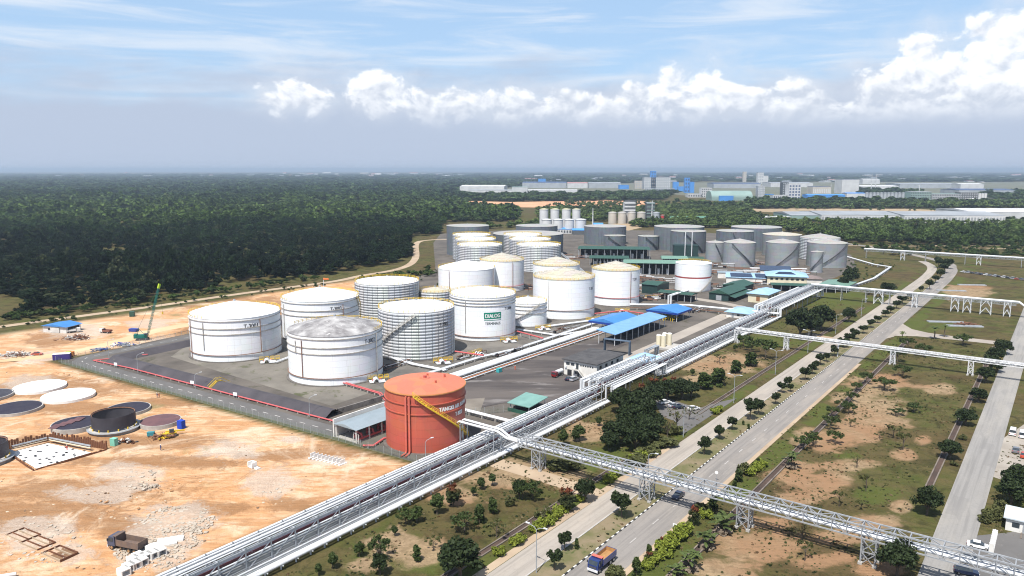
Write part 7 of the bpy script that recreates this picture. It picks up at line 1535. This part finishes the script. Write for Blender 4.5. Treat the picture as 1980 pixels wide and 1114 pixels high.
L_ = [('long_shed', 'low green roofed shed right of the red tank', 1288, 1366, 428, 419, 20, F_white, pmat('far_green_roof', (.10, .22, .16)), 'gable', None),
      ('canopy_building', 'blue roofed loading bay below the silo cluster', 1078, 1105, 452, 441, 14, F_white, F_blue, 'gable', (5, 1, F_dk)), ('canopy_building', 'blue roofed loading bay beside the large grey tank', 1107, 1130, 454, 443, 14, F_dk, F_blue, 'gable', None), ('canopy_building', 'small blue roof above the large grey tank', 1148, 1166, 437, 432, 12, F_white, F_blue, 'gable', None),
      ('warehouse', 'wide white roofed warehouse left of the white cube hall', 889, 975, 372, 359, 180, F_white, F_white, 'gable', None), ('hall', 'white cube hall with a green rim', 990, 1020, 378, 362, 60, F_white, F_green, 'flat', None), ('warehouse', 'low white shed right of the white cube hall', 1020, 1116, 377, 367, 60, F_white, F_white, 'gable', None), ('warehouse', 'low grey shed left of the white cube hall', 905, 990, 376, 367, 50, F_white, F_roofg, 'gable', None),
      ('warehouse', 'long blue grey roofed factory left of the blue tower', 1010, 1095, 364, 352, 140, F_grey, F_dblue, 'gable', None), ('warehouse', 'pink roofed factory left of the blue tower', 1097, 1136, 364, 353, 90, F_white, F_pink, 'gable', None), ('warehouse', 'grey roofed factory between the pink roof and the cream block', 1138, 1200, 364, 353, 120, F_grey, F_roofg, 'gable', None), ('hall', 'small blue hall left of the cream block', 1198, 1216, 366, 358, 40, F_blue, F_blue, 'flat', None), ('hall', 'blue roofed hall far left of the blue tower', 1041, 1055, 358, 346, 40, F_blue, F_blue, 'flat', None),
      ('tower_block', 'bright blue tower above the lattice plant', 1258, 1268, 366, 331, 25, F_blue, F_blue, 'flat', (2, 6, F_dblue)), ('tower_block', 'cream block left of the lattice plant', 1228, 1244, 365, 350, 30, F_cream, F_cream, 'flat', (3, 3, F_grey)), ('plant', 'grey lattice plant around the blue tower', 1245, 1296, 366, 343, 40, F_grey, F_grey, 'flat', (14, 7, F_white)), ('plant', 'grey low plant at the foot of the blue tower', 1250, 1305, 373, 365, 30, F_grey, F_roofg, 'flat', (12, 2, F_dk)),
      ('tower_block', 'short blue tower right of the lattice plant', 1302, 1312, 369, 352, 20, F_blue, F_blue, 'flat', None), ('tower_block', 'tall blue silo tower in front of the far factories', 1324, 1333, 373, 344, 20, F_blue, F_blue, 'flat', (2, 4, F_dblue)), ('tower_block', 'second blue silo tower joined to the tall one', 1334, 1342, 373, 352, 20, F_blue, F_blue, 'flat', None), ('hall', 'blue link hall between the blue towers', 1311, 1326, 371, 361, 20, F_blue, F_blue, 'flat', None),
      ('office', 'white stepped office right of the blue towers', 1356, 1376, 382, 364, 30, F_white, F_white, 'flat', (5, 4, F_dk)), ('hall', 'low white hall left of the stepped office', 1330, 1358, 382, 375, 30, F_white, F_roofg, 'flat', (6, 1, F_dk)), ('storage_hall', 'pale green barrel roofed storage hall', 1376, 1455, 388, 372, 60, F_green, F_green, 'barrel', None), ('hall', 'blue fronted bay of the pale green storage hall', 1391, 1418, 389, 379, 8, F_blue, F_blue, 'flat', None),
      ('tower_block', 'slim cream tower on the right horizon', 1437, 1443, 352, 332, 25, F_cream, F_cream, 'flat', None), ('tower_block', 'white stepped tower on the right horizon', 1465, 1476, 356, 334, 30, F_white, F_white, 'flat', (3, 4, F_grey)), ('tower_block', 'lower annex of the white stepped tower', 1476, 1485, 356, 340, 30, F_white, F_grey, 'flat', None), ('plant', 'white lattice column right of the storage hall', 1465, 1478, 387, 360, 20, F_grey, F_white, 'flat', (5, 8, F_white)),
      ('office', 'white office tower with rows of dark windows', 1524, 1547, 391, 357, 25, F_white, F_white, 'flat', (4, 6, F_dblue)), ('office', 'white annex with dark openings left of the window tower', 1495, 1523, 391, 378, 25, F_white, F_white, 'flat', (7, 2, F_dk)), ('plant', 'dark lattice tower behind the window tower', 1512, 1523, 388, 353, 20, F_dk, F_dk, 'flat', (3, 8, F_grey)), ('plant', 'blue low plant left of the white annex', 1476, 1496, 386, 376, 20, F_blue, F_blue, 'flat', (4, 2, F_white)),
      ('hall', 'cream drum shaped building with a blue rim', 1571, 1606, 378, 361, 45, F_cream, F_dblue, 'flat', (10, 1, F_white)), ('tower_block', 'tall white slab building', 1627, 1660, 374, 347, 60, F_white, F_dblue, 'flat', None), ('warehouse', 'bright blue roofed warehouse before the white slab', 1561, 1632, 386, 376, 45, F_blue, F_blue, 'gable', None), ('warehouse', 'white fronted warehouse right of the bright blue roof', 1637, 1673, 383, 373, 40, F_white, F_blue, 'gable', None),
      ('plant', 'grey green process plant on the right', 1760, 1800, 390, 371, 30, F_green, F_grey, 'flat', (12, 4, F_dk)), ('plant', 'wide grey process plant right of the green one', 1802, 1856, 390, 375, 30, F_grey, F_green, 'flat', (16, 3, F_dk)), ('hall', 'small white hall at the right of the process plant', 1875, 1894, 391, 384, 25, F_white, F_white, 'gable', None), ('plant', 'dark process frame right of the wide plant', 1856, 1890, 388, 372, 25, F_dk, F_grey, 'flat', (8, 5, F_grey)),
      ('hall', 'long white factory on the right horizon', 1857, 1900, 366, 355, 80, F_white, F_white, 'gable', None), ('warehouse', 'dark blue roofed factory right of centre far away', 1854, 1960, 377, 366, 120, F_grey, F_dblue, 'gable', None), ('warehouse', 'long white roof right of the white slab', 1664, 1736, 368, 359, 120, F_white, F_white, 'gable', None), ('warehouse', 'grey roof behind the long white roof', 1740, 1850, 364, 355, 150, F_grey, F_roofg, 'gable', None), ('warehouse', 'far blue grey roofs left of the white slab', 1380, 1470, 364, 354, 150, F_grey, F_dblue, 'gable', None), ('warehouse', 'far pale roofs behind the window tower', 1490, 1570, 362, 353, 150, F_white, F_roofg, 'gable', None), ('hall', 'far white hall with twin chimneys', 1668, 1700, 356, 346, 80, F_white, F_white, 'gable', None),
      ('warehouse', 'long grey warehouse behind the tree belt, left section', 1588, 1740, 429, 412, 110, F_white, F_roofg, 'gable', (26, 1, F_roofg)), ('warehouse', 'long grey warehouse behind the tree belt, right section', 1748, 1936, 431, 413, 110, F_white, F_roofg, 'gable', (32, 1, F_roofg)), ('warehouse', 'white roofed warehouse cut by the right edge', 1880, 2050, 426, 407, 120, F_white, F_white, 'gable', None), ('hall', 'low white shed left of the long grey warehouse', 1475, 1530, 428, 420, 30, F_white, F_white, 'flat', None), ('hall', 'grey green gabled end of the long warehouse', 1530, 1588, 428, 413, 100, F_green, F_roofg, 'gable', None)]
for nm, lb, a, e, yb_, yt, dd, wl, rf_, ty, wn in L_:
    if ty == 'gable': fb(nm, lb, a, e, yb_, yt, dd, wl, rf_, ty, wn, rise=3.5 if dd > 60 else 2, yaw=-.06)
    elif ty == 'barrel': fb(nm, lb, a, e, yb_, yt, dd, wl, rf_, ty, wn, rise=zat(G(a, yb_), yt) * .8)
    else: fb(nm, lb, a, e, yb_, yt, dd, wl, rf_, ty, wn)
for i in range(12): silo('grey silo in the long row before the far factories, %s from the left' % ORD[i], 1672 + i * 7, 1679 + i * 7, 388, 373, F_grey, group='long row of grey silos')
for i in range(3): silo('pale silo at the far right factories, %s from the left' % ORD[i], 1891 + i * 5.5, 1896.5 + i * 5.5, 386, 374, F_white, group='pale silos at the far right')
rb = random.Random(21); hb_ = []
for i in range(120):
    x = rb.choice([rb.uniform(95, 900), rb.uniform(500, 1980), rb.uniform(900, 1980)]); y = rb.uniform(337, 343) if x < 900 else rb.uniform(338, 354); hb_.append((x, y))
bm_ = [(MB().box(-.5, .5, -.5, .5, 0, .8).mesh('wall', c), MB().add([(-.52, -.52, .8), (.52, -.52, .8), (.52, .52, .8), (-.52, .52, .8), (-.52, 0, 1), (.52, 0, 1)], [(0, 1, 5, 4), (1, 2, 5), (2, 3, 4, 5), (3, 0, 4), (3, 2, 1, 0)]).mesh('roof', d)) for c, d in ((F_white, F_white), (F_cream, F_roofg), (F_white, F_pink), (F_grey, F_roofg))]
for x, y in hb_:
    lb = 'tiny pale building on the horizon beyond the forest' if x < 900 else 'tiny pale building on the horizon beyond the factories'
    t = thing('distant_building', lb, 'building', G(x, y), rb.uniform(-.3, .3), 'tiny buildings beyond the forest' if x < 900 else 'tiny buildings beyond the factories'); a, e = rb.choice(bm_); p = G(x, y); s = mpp(p)
    t.scale = (rb.uniform(5, 16) * s, rb.uniform(30, 80), max(9, rb.uniform(1.6, 4.2) * s)); link('wall', a, t); link('roof', e, t)
